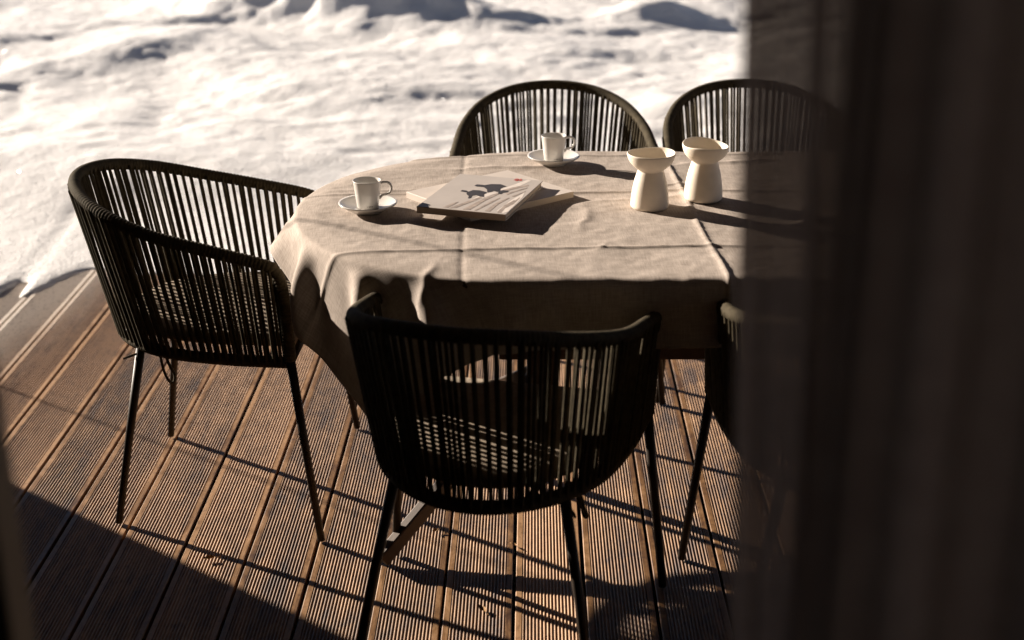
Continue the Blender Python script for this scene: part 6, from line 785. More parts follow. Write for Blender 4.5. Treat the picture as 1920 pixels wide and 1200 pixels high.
1295,24,2,-2,2,-1,0,1,-13,-12,3,-8,5,3,-7,5,-1,-5,4,0,4,-5,-2,3,0,-1,1,2,-5,7,-8,4,4,-5,-1,3,2,-7,7,-3,-4,9,-9,3,7,-7,1,1,0,-7,10,-6,4,-1,-7,8,-1,-1,1,-5,7,-2,1,-5,3,0,-3,4,1,-3,-1,4,1,-2,-3,2,1,0,-5,2,2,1,5,-12,11,-5,-5,4,3,-1,-2,2,-2,0,2,1,
1289,25,0,0,1,-1,0,0,-9,-8,-9,0,4,-9,13,-12,5,1,-2,1,-2,3,4,-11,8,-3,5,-7,2,1,2,-1,0,-4,2,4,-6,3,2,-5,9,-9,6,-4,-3,8,-5,4,-10,11,-5,2,-5,5,1,-2,0,1,-3,6,-8,5,-4,7,-8,8,-5,-2,4,-1,3,-4,0,2,-3,4,-2,3,-7,9,-10,10,-8,-1,6,2,-9,6,-1,5,-7,0,4,-7,7,-2,
1283,25,1,-1,0,1,-3,2,-4,-11,-14,9,-9,4,4,-10,11,-4,-6,6,-2,2,-1,-1,2,1,-5,5,-3,0,1,2,-2,-2,1,2,-2,2,3,-4,-2,0,2,4,-2,-8,8,-2,4,-10,7,0,2,-5,2,-4,10,-11,4,6,-9,4,4,-5,1,-1,0,6,-9,3,-1,7,-7,-1,6,-2,-2,-1,7,-11,11,-9,9,-10,8,-4,4,-9,6,6,-11,4,4,-4,1,-2,
1278,25,0,0,1,-4,4,-1,-2,-11,-10,-5,9,-8,0,1,2,-5,10,-11,9,-5,-3,10,-5,-8,8,3,-7,5,-2,-3,2,7,-11,9,-5,3,-7,6,-1,2,-1,-6,7,-2,3,-8,8,-1,-4,2,-1,0,7,-8,0,3,-3,1,2,-2,2,-2,2,0,-4,5,1,-8,10,-7,1,-1,9,-8,1,-6,10,-7,7,-9,6,3,-4,-1,1,2,-6,4,0,1,0,-4,2,4,
1273,25,0,0,-3,3,0,-1,1,-10,-15,7,-9,-3,6,2,-2,-4,6,-5,3,-1,-3,5,-3,5,-6,5,-10,13,-12,11,-9,9,-11,11,-4,-7,6,3,-5,3,0,0,-1,-2,2,3,-4,-3,5,4,-11,10,-6,6,-4,-4,4,3,-6,3,5,-10,7,-5,5,0,-2,-3,6,-5,0,7,-11,7,1,0,0,-8,5,7,-7,2,-7,14,-9,-6,13,-10,6,-4,2,0,5,-8,
1266,24,1,0,-2,2,0,0,0,-8,-9,-7,-2,3,-5,2,2,-2,3,-3,4,-9,9,-3,0,-3,7,-5,0,-1,5,-6,6,-6,4,0,-2,4,0,-7,2,3,-1,3,-8,6,3,-5,2,-5,6,-3,-1,5,-3,1,-5,7,-6,8,-3,-7,3,7,-8,3,3,-6,2,0,1,4,-4,-2,3,-1,2,-4,1,1,4,-10,10,-4,0,1,-4,6,-3,-3,2,0,2,0,2,-8,
1258,25,-1,1,0,-1,0,1,-1,-2,-13,-7,-2,-2,3,3,-3,-6,8,-8,12,-10,2,0,4,-2,-6,7,-3,2,-1,2,-5,2,5,-8,10,-10,5,1,-1,-4,3,-2,2,-1,2,-3,8,-10,4,-1,6,-10,7,0,0,-6,1,8,-3,-8,8,-5,6,-4,1,2,-3,0,2,-4,7,-2,-3,-2,5,-6,6,0,0,-8,7,2,-3,-3,9,-7,-3,3,1,0,0,-1,4,-2,
1251,24,0,1,-1,0,1,-1,-2,2,-8,-14,0,-1,-2,-2,10,-13,8,-1,-5,7,-2,-5,6,1,-2,-7,8,1,-3,-2,-1,4,0,-1,1,-4,9,-5,-8,11,-7,6,-5,1,1,3,-5,0,4,-1,0,1,-7,5,3,-1,-5,2,0,1,3,-4,4,-7,4,-2,6,-3,-6,9,-6,5,-8,8,-6,5,-1,-4,6,-1,-3,-2,4,-1,1,-4,9,-5,-8,10,-3,3,-9,10,
1243,23,2,-1,0,0,-1,0,1,0,-2,-16,-7,4,-3,1,-2,3,-7,11,-9,3,0,-1,2,-4,4,1,-3,1,1,-1,2,-5,3,1,-4,9,-6,0,-5,8,0,-10,11,-6,0,5,-3,-3,3,4,-2,-8,12,-7,-4,9,-5,1,-3,3,0,2,-2,0,-1,3,-1,-4,4,1,-1,-4,4,2,-8,8,-5,3,-1,0,3,-5,1,0,1,1,-2,3,-2,2,-6,6,0,-3,
1234,25,-1,-2,2,-1,1,0,0,-2,2,-9,-15,1,0,2,-6,3,0,-1,3,-4,5,-6,6,-6,3,0,2,-5,6,-7,8,-5,-1,3,3,-8,3,1,6,-9,2,4,-4,0,1,-4,6,-1,-1,1,-5,12,-11,2,2,-4,5,-5,4,0,1,-4,2,4,-10,8,-3,0,1,0,3,-3,-3,8,-10,5,0,3,-3,-1,5,-11,14,-12,7,-1,-3,-1,6,-4,2,-4,6,-4,
1226,25,-3,2,0,-1,1,-1,1,-2,1,-3,-16,0,-4,-1,0,4,-5,5,-9,8,-4,5,-6,6,-3,-1,1,-1,4,-3,2,-6,3,1,0,2,2,-8,2,3,-1,-1,3,-1,-5,7,-3,-1,2,2,-4,0,0,5,-7,5,-8,11,-6,-3,6,-1,-4,4,4,-11,9,-3,0,-2,1,5,-3,-3,1,1,4,-9,4,4,-4,4,-3,-4,4,1,4,-10,7,-5,8,-9,5,-3,
1218,21,3,-1,0,1,0,-2,1,-1,1,0,-9,-13,3,-9,9,-4,-1,-2,6,-3,0,4,-9,7,-2,-4,6,-1,-1,-3,5,-2,-2,7,-9,10,-10,6,-5,5,-3,1,-1,1,2,-5,6,-4,-1,5,-6,4,0,2,-8,7,0,-1,-3,-2,7,-5,3,-3,7,-10,8,-1,-7,5,3,-5,7,-11,14,-10,-1,4,0,-3,2,-2,2,2,-1,-3,0,6,-8,7,-5,4,-3,1,
1206,22,2,0,-2,2,-1,-1,1,-1,0,2,-4,-14,0,-12,12,-11,11,-5,-2,-6,12,-9,6,0,-7,8,-2,-2,3,-4,0,1,2,6,-13,5,6,-11,13,-11,6,-7,9,-6,1,6,-11,10,-6,1,3,1,-9,10,-3,-6,10,-10,11,-10,6,-4,1,3,-3,-1,5,-1,-7,6,3,-4,0,2,-2,-7,13,-7,-4,10,-8,3,3,-8,8,-4,-1,3,-1,-1,7,-10,7,-1,
1195,24,-1,-1,1,0,0,-1,0,0,1,0,-2,-4,-15,0,-4,4,-2,-1,0,5,-8,3,5,-6,3,1,-7,9,-5,1,-1,1,1,-4,5,4,-11,8,-4,2,-7,9,0,-8,5,3,-2,-3,0,4,-5,7,-5,1,-1,4,-7,9,-11,10,-7,6,-3,1,-3,2,3,-6,7,-4,-6,5,5,-3,-2,3,-6,6,-5,4,-1,-1,2,2,-7,3,7,-8,0,2,1,-2,0,0,
1184,24,-2,1,0,-1,0,0,1,-1,0,-1,1,0,-12,-6,-6,7,-10,8,-4,1,-1,5,-10,7,0,0,0,-6,5,5,-7,1,6,-10,6,-4,7,-3,1,-5,2,-2,3,3,-4,-1,6,-3,-5,5,-3,3,-2,4,-3,0,-1,3,-3,1,1,-5,8,-8,10,-6,-6,10,-4,-3,8,-8,5,-7,8,-4,5,-6,4,-2,0,-4,5,-2,3,-4,2,0,4,-6,1,4,-2,-7,
1174,23,0,-1,0,-1,2,-2,1,0,0,0,0,-2,0,-15,-3,1,0,-6,2,-2,3,2,-4,6,-5,-2,5,1,-4,0,1,-4,8,-7,6,-5,3,0,-5,8,-4,1,-2,2,-3,2,-3,6,-6,5,1,-5,3,-3,2,0,0,0,1,-1,-1,5,-10,8,1,-5,2,-1,1,4,-10,7,5,-11,6,0,-5,7,-6,6,-1,-7,11,-7,-2,2,2,1,-6,8,-3,-3,3,1,
1162,22,1,-1,1,-2,1,-1,0,2,-2,1,-2,1,2,-10,-6,-7,-3,12,-15,5,6,-9,4,-1,-1,5,-4,1,2,-1,-3,2,-1,0,0,7,-10,8,-6,-1,7,-7,4,-1,4,-8,4,-1,5,-9,4,3,-1,0,-1,-1,1,-2,5,-5,4,-6,7,-4,1,1,-2,0,7,-11,4,3,-2,3,-6,3,2,-4,3,-2,-2,7,-4,-4,5,3,-6,5,-8,11,-9,3,-4,11,
1149,23,-1,1,-2,0,0,1,0,0,0,-2,0,1,0,-1,-6,-14,5,-6,-1,4,-6,4,3,-4,5,-3,-7,11,-6,-4,9,-4,-2,1,7,-8,0,4,-6,9,-10,5,0,6,-13,13,-7,-1,2,1,-2,3,-2,0,-4,3,3,0,0,-8,10,-4,-3,3,1,-3,4,-3,1,0,5,-7,0,2,-1,5,-6,4,-6,7,-3,1,-6,11,-6,0,0,-2,2,-2,5,-2,0,-5,
1139,20,3,-2,0,0,0,1,0,0,-2,0,0,1,1,-4,2,-9,-8,-5,4,-3,1,2,-3,-1,6,-8,8,-8,3,4,0,-7,6,-2,-3,2,3,-4,5,-6,6,-1,-5,7,-10,13,-10,4,-3,-1,7,-5,3,-7,11,-8,3,-3,5,-4,0,0,4,-5,-2,10,-8,-2,5,4,-11,6,3,-6,5,-2,3,-1,-9,8,4,-11,10,-5,2,2,-8,9,-7,2,3,-6,12,-15,
1124,23,-3,1,1,-1,1,0,-2,1,0,0,0,-1,-2,0,3,-3,-7,-11,2,-1,-2,4,-6,1,3,0,-4,5,1,-5,4,-7,5,3,-4,2,-1,2,-7,10,-7,0,3,-1,5,-7,3,-7,13,-9,3,-6,9,-3,-3,2,0,-1,0,4,-4,1,-1,4,-5,0,3,-1,2,-5,3,0,2,-5,6,-7,7,-4,7,-8,0,2,-2,2,2,0,-8,10,-2,-8,10,-8,6,0,
1111,22,-2,1,1,0,-1,-1,1,0,0,0,-2,-1,1,1,-1,0,-1,-7,-12,1,3,-3,-1,1,0,-3,9,-12,12,-10,3,3,0,-5,2,4,-2,-3,1,1,-1,1,0,1,-1,-2,5,-2,-3,3,-4,9,-10,8,-9,8,-3,2,-8,11,-5,-1,-3,5,-2,6,-8,4,-2,5,-6,0,5,-2,-6,5,5,-4,-8,11,-3,-5,9,-5,-6,10,-7,2,8,-12,9,-8,2,2,
1098,21,-2,3,0,-2,2,-2,1,0,-1,-1,0,0,0,0,0,0,0,-3,-4,-13,2,0,-4,7,-6,4,-1,-1,-3,6,-3,-5,7,-2,2,1,-10,13,-11,4,4,-5,3,-1,3,-6,4,1,-6,6,1,-7,3,0,2,1,-5,9,-8,1,-2,7,-5,-1,6,-6,2,-3,8,-10,9,-4,-4,8,-4,-4,11,-13,7,3,-7,4,-5,8,-2,-4,6,-6,2,-6,9,-4,3,-2,
1083,20,2,-1,-1,1,1,-2,0,1,-2,0,0,0,0,0,-1,0,1,-2,-1,-4,-11,0,-1,0,-1,6,-8,3,3,-6,0,9,-10,4,0,2,0,-8,9,-2,-4,5,-5,6,-5,5,-1,-4,1,1,3,-9,11,-10,5,2,-1,-1,0,-1,4,-4,1,0,-3,4,-2,3,-1,2,-7,5,-5,6,-3,3,-3,1,-1,0,3,-2,3,-3,2,-9,9,0,-1,-4,4,2,-6,0,
1069,20,1,-1,1,0,0,-1,0,-1,0,0,0,0,0,-1,0,1,-2,1,-1,-1,-3,-12,1,-3,6,-11,9,-3,-1,5,-5,1,-2,-1,5,0,-4,4,-2,1,-5,4,0,5,-10,5,1,4,-12,9,-4,9,-11,7,-2,-7,6,3,-7,6,-2,0,4,-8,6,-5,6,-3,-1,-1,2,5,-7,-2,9,-6,-1,0,9,-11,5,1,-5,3,0,3,-6,3,-3,9,-8,-2,7,-3,
1053,21,-1,1,0,0,-2,1,-1,0,0,0,0,0,-1,1,0,-3,3,-2,-2,2,-2,-1,-8,-6,2,1,-7,7,-5,3,0,0,-1,-5,5,1,2,-3,0,-2,1,-1,6,-7,5,-5,10,-14,12,-5,0,-4,8,-9,9,-4,-3,4,2,-5,1,2,2,-9,12,-8,3,-6,10,-7,4,-7,7,-3,1,1,2,-5,-1,6,-1,-7,9,-3,-6,5,6,-8,1,1,0,0,2,-1,
1037,21,0,0,-1,1,-2,0,0,0,0,-1,1,-1,1,0,-2,1,0,-2,0,1,-3,1,-1,-4,-6,-4,2,-6,6,-6,11,-14,9,-1,-2,0,3,-3,-1,7,-8,4,-1,2,-3,4,-8,7,1,-10,8,2,-6,3,-1,8,-8,-4,10,-8,5,-7,10,-9,10,-13,10,-2,-1,-2,5,-5,1,0,1,0,2,-3,2,-3,5,-1,-4,0,6,-2,-10,13,-5,-1,1,-2,0,2,
1022,21,-1,1,0,-3,1,0,0,0,0,-1,1,-1,1,-1,-1,1,-1,-1,0,1,-3,3,-7,7,-9,1,-4,-3,-5,5,-3,-6,12,-10,8,-4,0,6,-7,0,4,-4,3,-1,0,4,-9,3,6,-6,6,-8,2,5,-3,4,-11,12,-7,3,-5,6,-2,2,-4,7,-12,8,2,-5,0,5,-6,5,-3,1,0,1,2,-5,5,-9,8,2,-2,-10,15,-11,1,9,-12,9,-4,0,
1007,20,1,-1,-1,-1,1,0,0,0,0,-1,1,-1,0,0,-1,0,-1,0,2,-3,0,1,0,-3,0,-3,2,-15,12,-8,-4,4,-1,-6,8,-2,-1,0,5,-5,-2,7,-2,-6,2,6,-5,2,-4,2,4,-4,2,-3,5,-6,7,-4,-1,-3,8,-6,3,-2,3,-3,5,-9,5,2,0,-5,1,3,-2,3,-5,4,-2,2,4,-10,10,-8,1,6,-6,4,-2,-1,2,-2,1,2,
991,22,-3,-1,1,0,-1,2,-2,1,-1,1,-1,0,0,0,-1,0,-2,2,-1,0,-1,0,-1,-1,0,-3,2,1,-4,-11,8,-8,1,2,-2,1,1,3,-9,6,0,2,-9,11,-4,-5,4,-1,2,-2,3,-1,-5,9,-9,8,-7,2,6,-9,3,4,-7,10,-10,9,-4,-6,4,2,0,3,-7,1,2,-1,0,3,2,-5,-5,14,-8,-1,-4,3,3,-2,2,0,-1,0,2,0,
978,17,2,-1,1,0,0,0,-1,0,1,-1,0,1,-2,1,-2,0,1,-1,0,-1,0,0,-2,-1,2,-2,-2,2,-4,5,-7,0,-1,-4,-4,4,2,-2,-8,11,-10,6,2,-3,1,5,-4,-3,4,-3,-2,0,9,-12,11,-3,-6,3,1,0,3,-8,11,-9,5,1,-10,13,-7,1,2,-10,14,-6,0,2,-2,-2,-3,5,6,-4,-10,6,7,-3,-1,-3,1,1,-1,1,-3,1,
958,19,0,-1,1,0,-1,1,-1,1,0,-1,0,-1,1,-1,-1,0,1,-2,1,-1,0,-1,-1,-1,1,-2,1,-2,0,0,-4,3,1,-8,7,-8,3,-11,13,-8,2,0,-1,1,1,-3,2,2,-2,0,7,-5,-11,8,2,-3,9,-5,-3,2,-1,-2,2,-1,0,-6,13,-8,3,-2,1,1,-2,0,-1,1,-3,7,-3,0,0,-5,7,-3,1,0,-4,5,-2,0,0,1,0,0,
940,19,0,0,-1,1,-1,1,-1,1,0,-2,1,0,-2,1,-1,0,0,-1,1,-1,-1,-1,0,0,0,-3,1,-1,0,0,0,-1,-2,4,-5,-9,11,-5,-1,-2,1,0,0,0,0,-1,0,1,-2,1,2,-9,14,-8,0,0,0,-4,6,0,-6,7,-2,-4,6,-2,-1,-1,1,0,-1,1,-1,1,0,2,-1,-1,-1,1,-1,4,-4,0,1,0,1,-1,-1,2,-1,0,0,0,
923,19,-1,1,-1,1,-1,0,1,0,-1,-1,1,-1,-1,0,1,-1,-1,1,-1,-1,0,-1,0,0,-2,0,-1,0,0,1,-2,1,-2,1,-4,-1,-4,2,1,-1,-1,1,0,0,-4,4,-3,2,-2,0,0,7,-7,-1,-1,2,0,1,-2,-1,5,-3,-2,3,-1,0,0,0,0,0,-1,1,0,0,0,0,1,-1,0,-1,1,1,-1,0,-1,2,-2,2,-1,-1,2,-1,0,0,
905,18,1,-1,1,-1,1,0,-1,1,-2,1,-2,1,-1,-1,3,-3,0,1,-1,-2,0,0,0,0,-1,-2,-1,1,0,1,-2,1,0,-5,0,-1,-4,5,-4,0,1,0,-1,0,2,-2,-1,-2,4,-4,1,3,-2,-2,0,1,0,0,-1,1,0,0,0,0,0,0,0,0,0,0,0,-1,2,-1,0,0,0,0,0,0,0,0,0,0,0,0,0,0,0,0,0,0,0,0,
887,19,-1,0,0,1,0,-1,1,0,-3,1,-1,1,-1,0,-1,1,-1,1,-2,-1,0,0,0,0,-2,0,-3,2,0,0,-1,1,0,-6,1,-2,-2,3,-3,0,1,0,0,-2,2,0,-2,0,-1,1,0,0,0,-1,-1,0,1,0,-1,1,0,0,0,0,0,0,0,0,0,0,0,0,-1,2,-1,0,0,0,0,0,0,0,0,0,0,0,0,0,0,0,0,0,0,0,
869,19,-1,0,1,-1,1,-1,1,-2,-1,0,1,-1,1,-2,1,0,-1,0,-2,0,1,-2,1,-1,-2,2,-6,5,0,-2,2,0,-5,0,-3,0,0,-1,-1,0,0,1,0,0,-1,1,-3,1,0,0,-1,2,-2,0,-1,0,1,0,0,0,-1,1,0,0,0,0,0,0,0,0,0,0,0,0,0,0,0,0,0,0,0,0,0,0,0,0,0,0,0,0,0,0,0,1,
851,18,0,1,-1,1,0,0,-2,-1,0,1,-1,0,0,-1,2,-1,-2,2,-6,4,-1,0,-1,1,0,-6,0,4,0,0,0,-3,-3,1,-1,-4,2,-1,-2,2,-2,2,0,0,-1,1,-2,-1,1,0,1,-2,0,0,-1,1,-1,1,0,0,0,0,-1,1,0,0,0,0,0,0,0,0,0,0,0,0,0,0,0,0,0,0,0,0,0,0,0,0,0,0,0,0,0,1,
832,19,-1,1,-1,1,0,-1,-3,2,-1,0,1,-1,-1,1,0,0,0,-3,0,-2,2,-1,1,-1,1,-8,6,-3,3,0,1,-6,1,0,-5,0,0,-1,0,0,0,0,1,0,-1,1,-2,0,-1,1,1,-2,1,-2,0,1,0,-1,1,0,0,0,0,0,-1,1,0,0,0,0,0,0,0,0,0,0,0,0,0,0,0,0,0,0,0,0,1,-2,1,1,-1,-1,1,1,
814,18,1,0,-1,1,-1,-1,-1,0,0,0,0,0,-1,2,-1,0,-2,-1,-2,1,0,1,-1,2,-2,-5,0,3,1,1,-2,-5,3,-2,-3,-2,0,1,-2,1,0,0,1,0,0,-1,0,-3,2,0,1,-1,-1,-1,1,-1,1,-1,1,0,0,0,0,0,0,-1,1,0,0,0,0,0,0,0,0,0,0,0,0,0,0,0,0,0,0,0,0,1,-2,2,-1,0,0,0)

def build_cloth():
    # draped positions of the left half, second differences along each row, in half millimetres; the right half mirrors it
    a = np.array(CLOTH_DATA, int).reshape(3, CLOTH_NY, CLOTH_NX)
    a[:, :, 1:] = np.cumsum(a[:, :, 1:], 2)
    G = np.moveaxis(np.cumsum(a, 2) / 2000., 0, -1) + np.array([-1, 2, 0])
    XM = float(G[:, -1, 0].mean())
    k = np.clip((G[..., 0] - (XM - .12)) / .12, 0, 1)[..., None]
    M = G[:, -2::-1].copy(); M[..., 0] = 2 * XM - M[..., 0]
    G = np.concatenate([G, M], 1)
    for _ in range(2):
        G[1:-1, 1:-1] += .25 * ((G[:-2, 1:-1] + G[2:, 1:-1] + G[1:-1, :-2] + G[1:-1, 2:]) / 4 - G[1:-1, 1:-1])
    dx = G[..., 0] - XL; dy = G[..., 1] - YC
    # slack in the front and back drops
    hang = np.clip(ZT - .01 - G[..., 2], 0, .2)
    gx = G[..., 0] * 5.5
    sway = .5 * vnoise(gx, gx * 0 + 3.3, 61) + .35 * vnoise(gx * 2.3, gx * 0 + 7.7, 62) + .25
    G[..., 1] += np.sign(dy) * hang * sway * .34 * sstep(.02, .2, dx) * sstep(2 * (XM - XL) - .02, 2 * (XM - XL) - .2, dx)
    def up(A, ax, f):
        A = np.moveaxis(A, ax, 0); m = len(A)
        E = np.concatenate([[2 * A[0] - A[1]], A, [2 * A[-1] - A[-2]]])
        s = np.arange((m - 1) * f + 1) / f; i = np.minimum(s.astype(int), m - 2); t = (s - i).reshape(-1, *([1] * (A.ndim - 1)))
        p0, p1, p2, p3 = E[i], E[i + 1], E[i + 2], E[i + 3]
        # B-spline smoothing for soft folds
        o = ((1 - t) ** 3 * p0 + (3 * t ** 3 - 6 * t ** 2 + 4) * p1 + (-3 * t ** 3 + 3 * t ** 2 + 3 * t + 1) * p2 + t ** 3 * p3) / 6
        return np.moveaxis(o, 0, ax)
    F = 3
    G = up(up(G, 0, F), 1, F)
    ny, nx = G.shape[:2]
    # rest coordinates in metres: u along the table, v from the front hem
    U, V = np.meshgrid(np.linspace(-.575, -.575 + 2 * (XM + .575), nx), np.linspace(2.45, 3.68, ny))
    # the rounded end: the stiff linen falls in broad cones with a few sharp pleats between them
    TH = .035
    RX = .65 + (U - .65) * math.cos(TH) - (V - 3.07) * math.sin(TH); RY = 3.07 + (U - .65) * math.sin(TH) + (V - 3.07) * math.cos(TH)
    def cone_end(RX, RY, G):
        ex, ey = RX - XL, RY - YC
        th = np.degrees(np.arctan2(ey, ex)) % 360; over = np.hypot(ex, ey) - (TR + .003)
        over = over * (1 + .30 * np.exp(-((th - 210) / 13) ** 2) * (over > 0))
        lean = .05 + 0 * th
        for c, sg, am in ((187, 8, .55), (208.5, 3.4, .40), (231, 3.2, .36), (249, 3.4, .36), (160, 8, .5), (140, 5, .3), (121, 5, .3)):
            lean = lean + am * (1 - .65 * sstep(.07, .24, over) * (c > 200)) * np.exp(-((th - c) / sg) ** 2)
        lean = lean * sstep(0, .03, over)
        drop = .5 * (over + np.sqrt(over ** 2 + .013 ** 2))
        out = TR + .003 + over - drop * (1 - np.sin(lean))
        twist = np.radians(th + 9 * np.clip(over / .35, 0, 1.2) * sstep(190, 225, th) - 8 * np.clip(over / .35, 0, 1.2) * sstep(170, 140, th))
        C = np.stack([XL + out * np.cos(twist), YC + out * np.sin(twist), ZT + .0055 - drop * np.cos(lean)], -1)
        k = (sstep(-.07, -.012, over) * sstep(.02, -.14, ex))[..., None]
        return G * (1 - k) + C * k
    G = cone_end(RX, RY, G)
    du = np.gradient(G, axis=1); dv = np.gradient(G, axis=0)
    nr = np.cross(du, dv); nr /= np.linalg.norm(nr, axis=-1, keepdims=True) + 1e-9
    d = np.zeros_like(U)
    # ironed-in fold creases of the real cloth (it was stored folded) and slack between them
    def crease(w, w0, amp, s, wob, seed, wide=.05, ampw=.0015):
        o = U if w is V else V
        x = w - w0 - wob * vnoise(o * 3.1, o * 0 + seed, seed)
        k = .65 + .7 * (vnoise(o * 6, o * 0 + seed + .5, seed + 1) + .5)
        return k * amp * np.exp(-np.abs(x / s) ** 1.5) + ampw * np.exp(-np.abs(x) / wide)
    for w0, amp, aw in ((-.105, -.0017, -.0008), (.395, .0050, .0016), (.895, -.003, -.001), (1.395, .004, .001)):
        d += crease(U, w0, amp, .0060, .016, int(100 + w0 * 10), .05, aw)
    for v0, amp, aw in ((2.775, .0036, .0014), (3.185, .0036, .0016), (3.53, .003, .001)):
        d += crease(V, v0, amp, .0056, .014, int(200 + v0 * 10), .05, aw)
    slack = .0026 * vnoise(U * 5, V * 6, 51) + .0019 * vnoise(U * 12 + V * 4, V * 9, 52) + .0007 * vnoise(U * 30, V * 26, 53)
    # soft standing wrinkles
    for (u0, v0, ang, ln, am, sg) in ((.155, 2.99, 1.45, .10, .0026, .012), (.17, 2.785, 1.2, .022, .0018, .006), (.30, 3.13, .15, .10, .004, .010), (.36, 3.24, .3, .06, .004, .007),
                                      (.02, 3.42, .1, .18, .004, .012), (.55, 3.45, .2, .15, .005, .014), (-.30, 3.22, .05, .10, .003, .010), (.62, 2.95, 1.3, .12, .005, .014), (-.2, 2.62, 1.1, .08, .004, .010)):
        c, s = math.cos(ang), math.sin(ang)
        a = (U - u0) * c + (V - v0) * s; b_ = -(U - u0) * s + (V - v0) * c + .02 * vnoise(a * 20, a * 0, 77)
        d += am * np.exp(-(a / ln) ** 2 - np.abs(b_ / sg) ** 1.6)
    hem = np.minimum(np.minimum(U - U.min(), U.max() - U), np.minimum(V - V.min(), V.max() - V))
    d += slack + .0011 * sstep(.021, .018, hem)
    G = G + nr * np.where(d > -.003, d, -.003)[..., None]
    top = G[..., 2] > ZT + .001
    v = G.reshape(-1, 3)
    idx = np.arange(nx * ny).reshape(ny, nx)
    f = np.stack([idx[:-1, :-1], idx[:-1, 1:], idx[1:, 1:], idx[1:, :-1]], -1).reshape(-1, 4)
    me = bpy.data.meshes.new('tablecloth')
    me.vertices.add(len(v)); me.vertices.foreach_set('co', v.ravel())
    me.loops.add(f.size); me.loops.foreach_set('vertex_index', f.ravel())
    me.polygons.add(len(f)); me.polygons.foreach_set('loop_start', np.arange(0, f.size, 4))
    me.update(calc_edges=True)
    uvl = me.uv_layers.new(name='rest')
    uvl.data.foreach_set('uv', np.stack([U, V], -1).reshape(-1, 2)[f.ravel()].ravel())
    o = link('tablecloth', me, M_cloth, None, True)
    md = o.modifiers.new('thick', 'SOLIDIFY'); md.thickness = .0012; md.offset = -1
    tag(o, 'beige linen tablecloth with ironed fold creases draped over the table', 'tablecloth')
    return G
G = build_cloth()
def top_z(x, y, r=.05):
    m = (np.hypot(G[..., 0] - x, G[..., 1] - y) < r)
    return float(np.percentile(G[..., 2][m], 92))

# ------------------------------------------------------------------ cups and saucers
def make_cup(label, loc, rz):
    t = thing('coffee_cup', label, 'cup', loc, rz, 'espresso cups'); t.scale = (1.13, 1.13, 1.13)
    prof = [(0, .003), (.016, .0028), (.0178, 0), (.0198, .0005), (.0212, .004), (.0232, .020), (.0255, .040), (.0274, .0545), (.0278, .0560), (.0270, .0568), (.0259, .0555), (.0238, .040),
            (.0214, .020), (.0193, .0085), (.016, .0062), (0, .0058)]
    bm = bmesh.new(); add_lathe(bm, prof, 56); obj('cup_body', bm, M_porc, t, True)
    bm = bmesh.new()
    hp = spline([(.0255, 0, .0495), (.033, 0, .0510), (.0405, 0, .0500), (.0458, 0, .0445), (.0470, 0, .0370), (.0440, 0, .0300), (.0370, 0, .0265), (.0300, 0, .0255), (.0255, 0, .0215), (.0234, 0, .0185)], 5)
    add_tube(bm, hp, .0026, 10); obj('handle', bm, M_porc, t, True)
    # small dark lettering near the foot, facing the camera
    bm = bmesh.new()
    a0 = -math.pi / 2 - rz
    def on(a, z):
        r = np.interp(z, [.004, .020, .040], [.0212, .0232, .0255]) + .0003
        return (r * math.cos(a), r * math.sin(a), z)
    for k, (w, hh) in enumerate(((.5, .0016), (.0, 0), (.6, .0019), (.5, .0016), (.65, .0019), (.45, .0016), (.6, .0016), (.5, .0019))):
        if not hh: continue
        a = a0 + .02 + k * .072; z = .0075
        q = [on(a, z), on(a + .06 * w + .022, z), on(a + .06 * w + .022, z + hh), on(a, z + hh)]
        bm.faces.new([bm.verts.new(p) for p in q])
    obj('lettering', bm, M_ink, t)
    return t
def make_saucer(label, loc):
    t = thing('saucer', label, 'saucer', loc, 0, 'white saucers')
    prof = [(0, .0045), (.027, .0045), (.029, 0), (.033, 0), (.035, .0045), (.048, .0085), (.0605, .0165), (.0640, .0188), (.0650, .0205), (.0640, .0220), (.0600, .0208), (.0480, .0135), (.036, .0095),
            (.028, .0085), (.0245, .0090), (.0235, .0072), (0, .0070)]
    bm = bmesh.new(); add_lathe(bm, prof, 64); obj('saucer_dish', bm, M_porc, t, True)
    return t
cup_sites = [((-.318, 3.020), R(10), 'espresso cup beside the stacked books, at the left end of the table', 'white saucer at the left end of the table, under the cup beside the books'),
             ((.103, 3.428), R(12), 'espresso cup at the far edge of the table, in front of a chair back', 'white saucer at the far edge of the table, behind the books')]
z0 = top_z(*cup_sites[0][0])
cup = make_cup(cup_sites[0][2], (*cup_sites[0][0], z0 + .0072), cup_sites[0][1])
sau = make_saucer(cup_sites[0][3], (*cup_sites[0][0], z0))
z1 = top_z(*cup_sites[1][0])
dup(cup, (*cup_sites[1][0], z1 + .0072), cup_sites[1][1], cup_sites[1][2])
dup(sau, (*cup_sites[1][0], z1), 0, cup_sites[1][3])

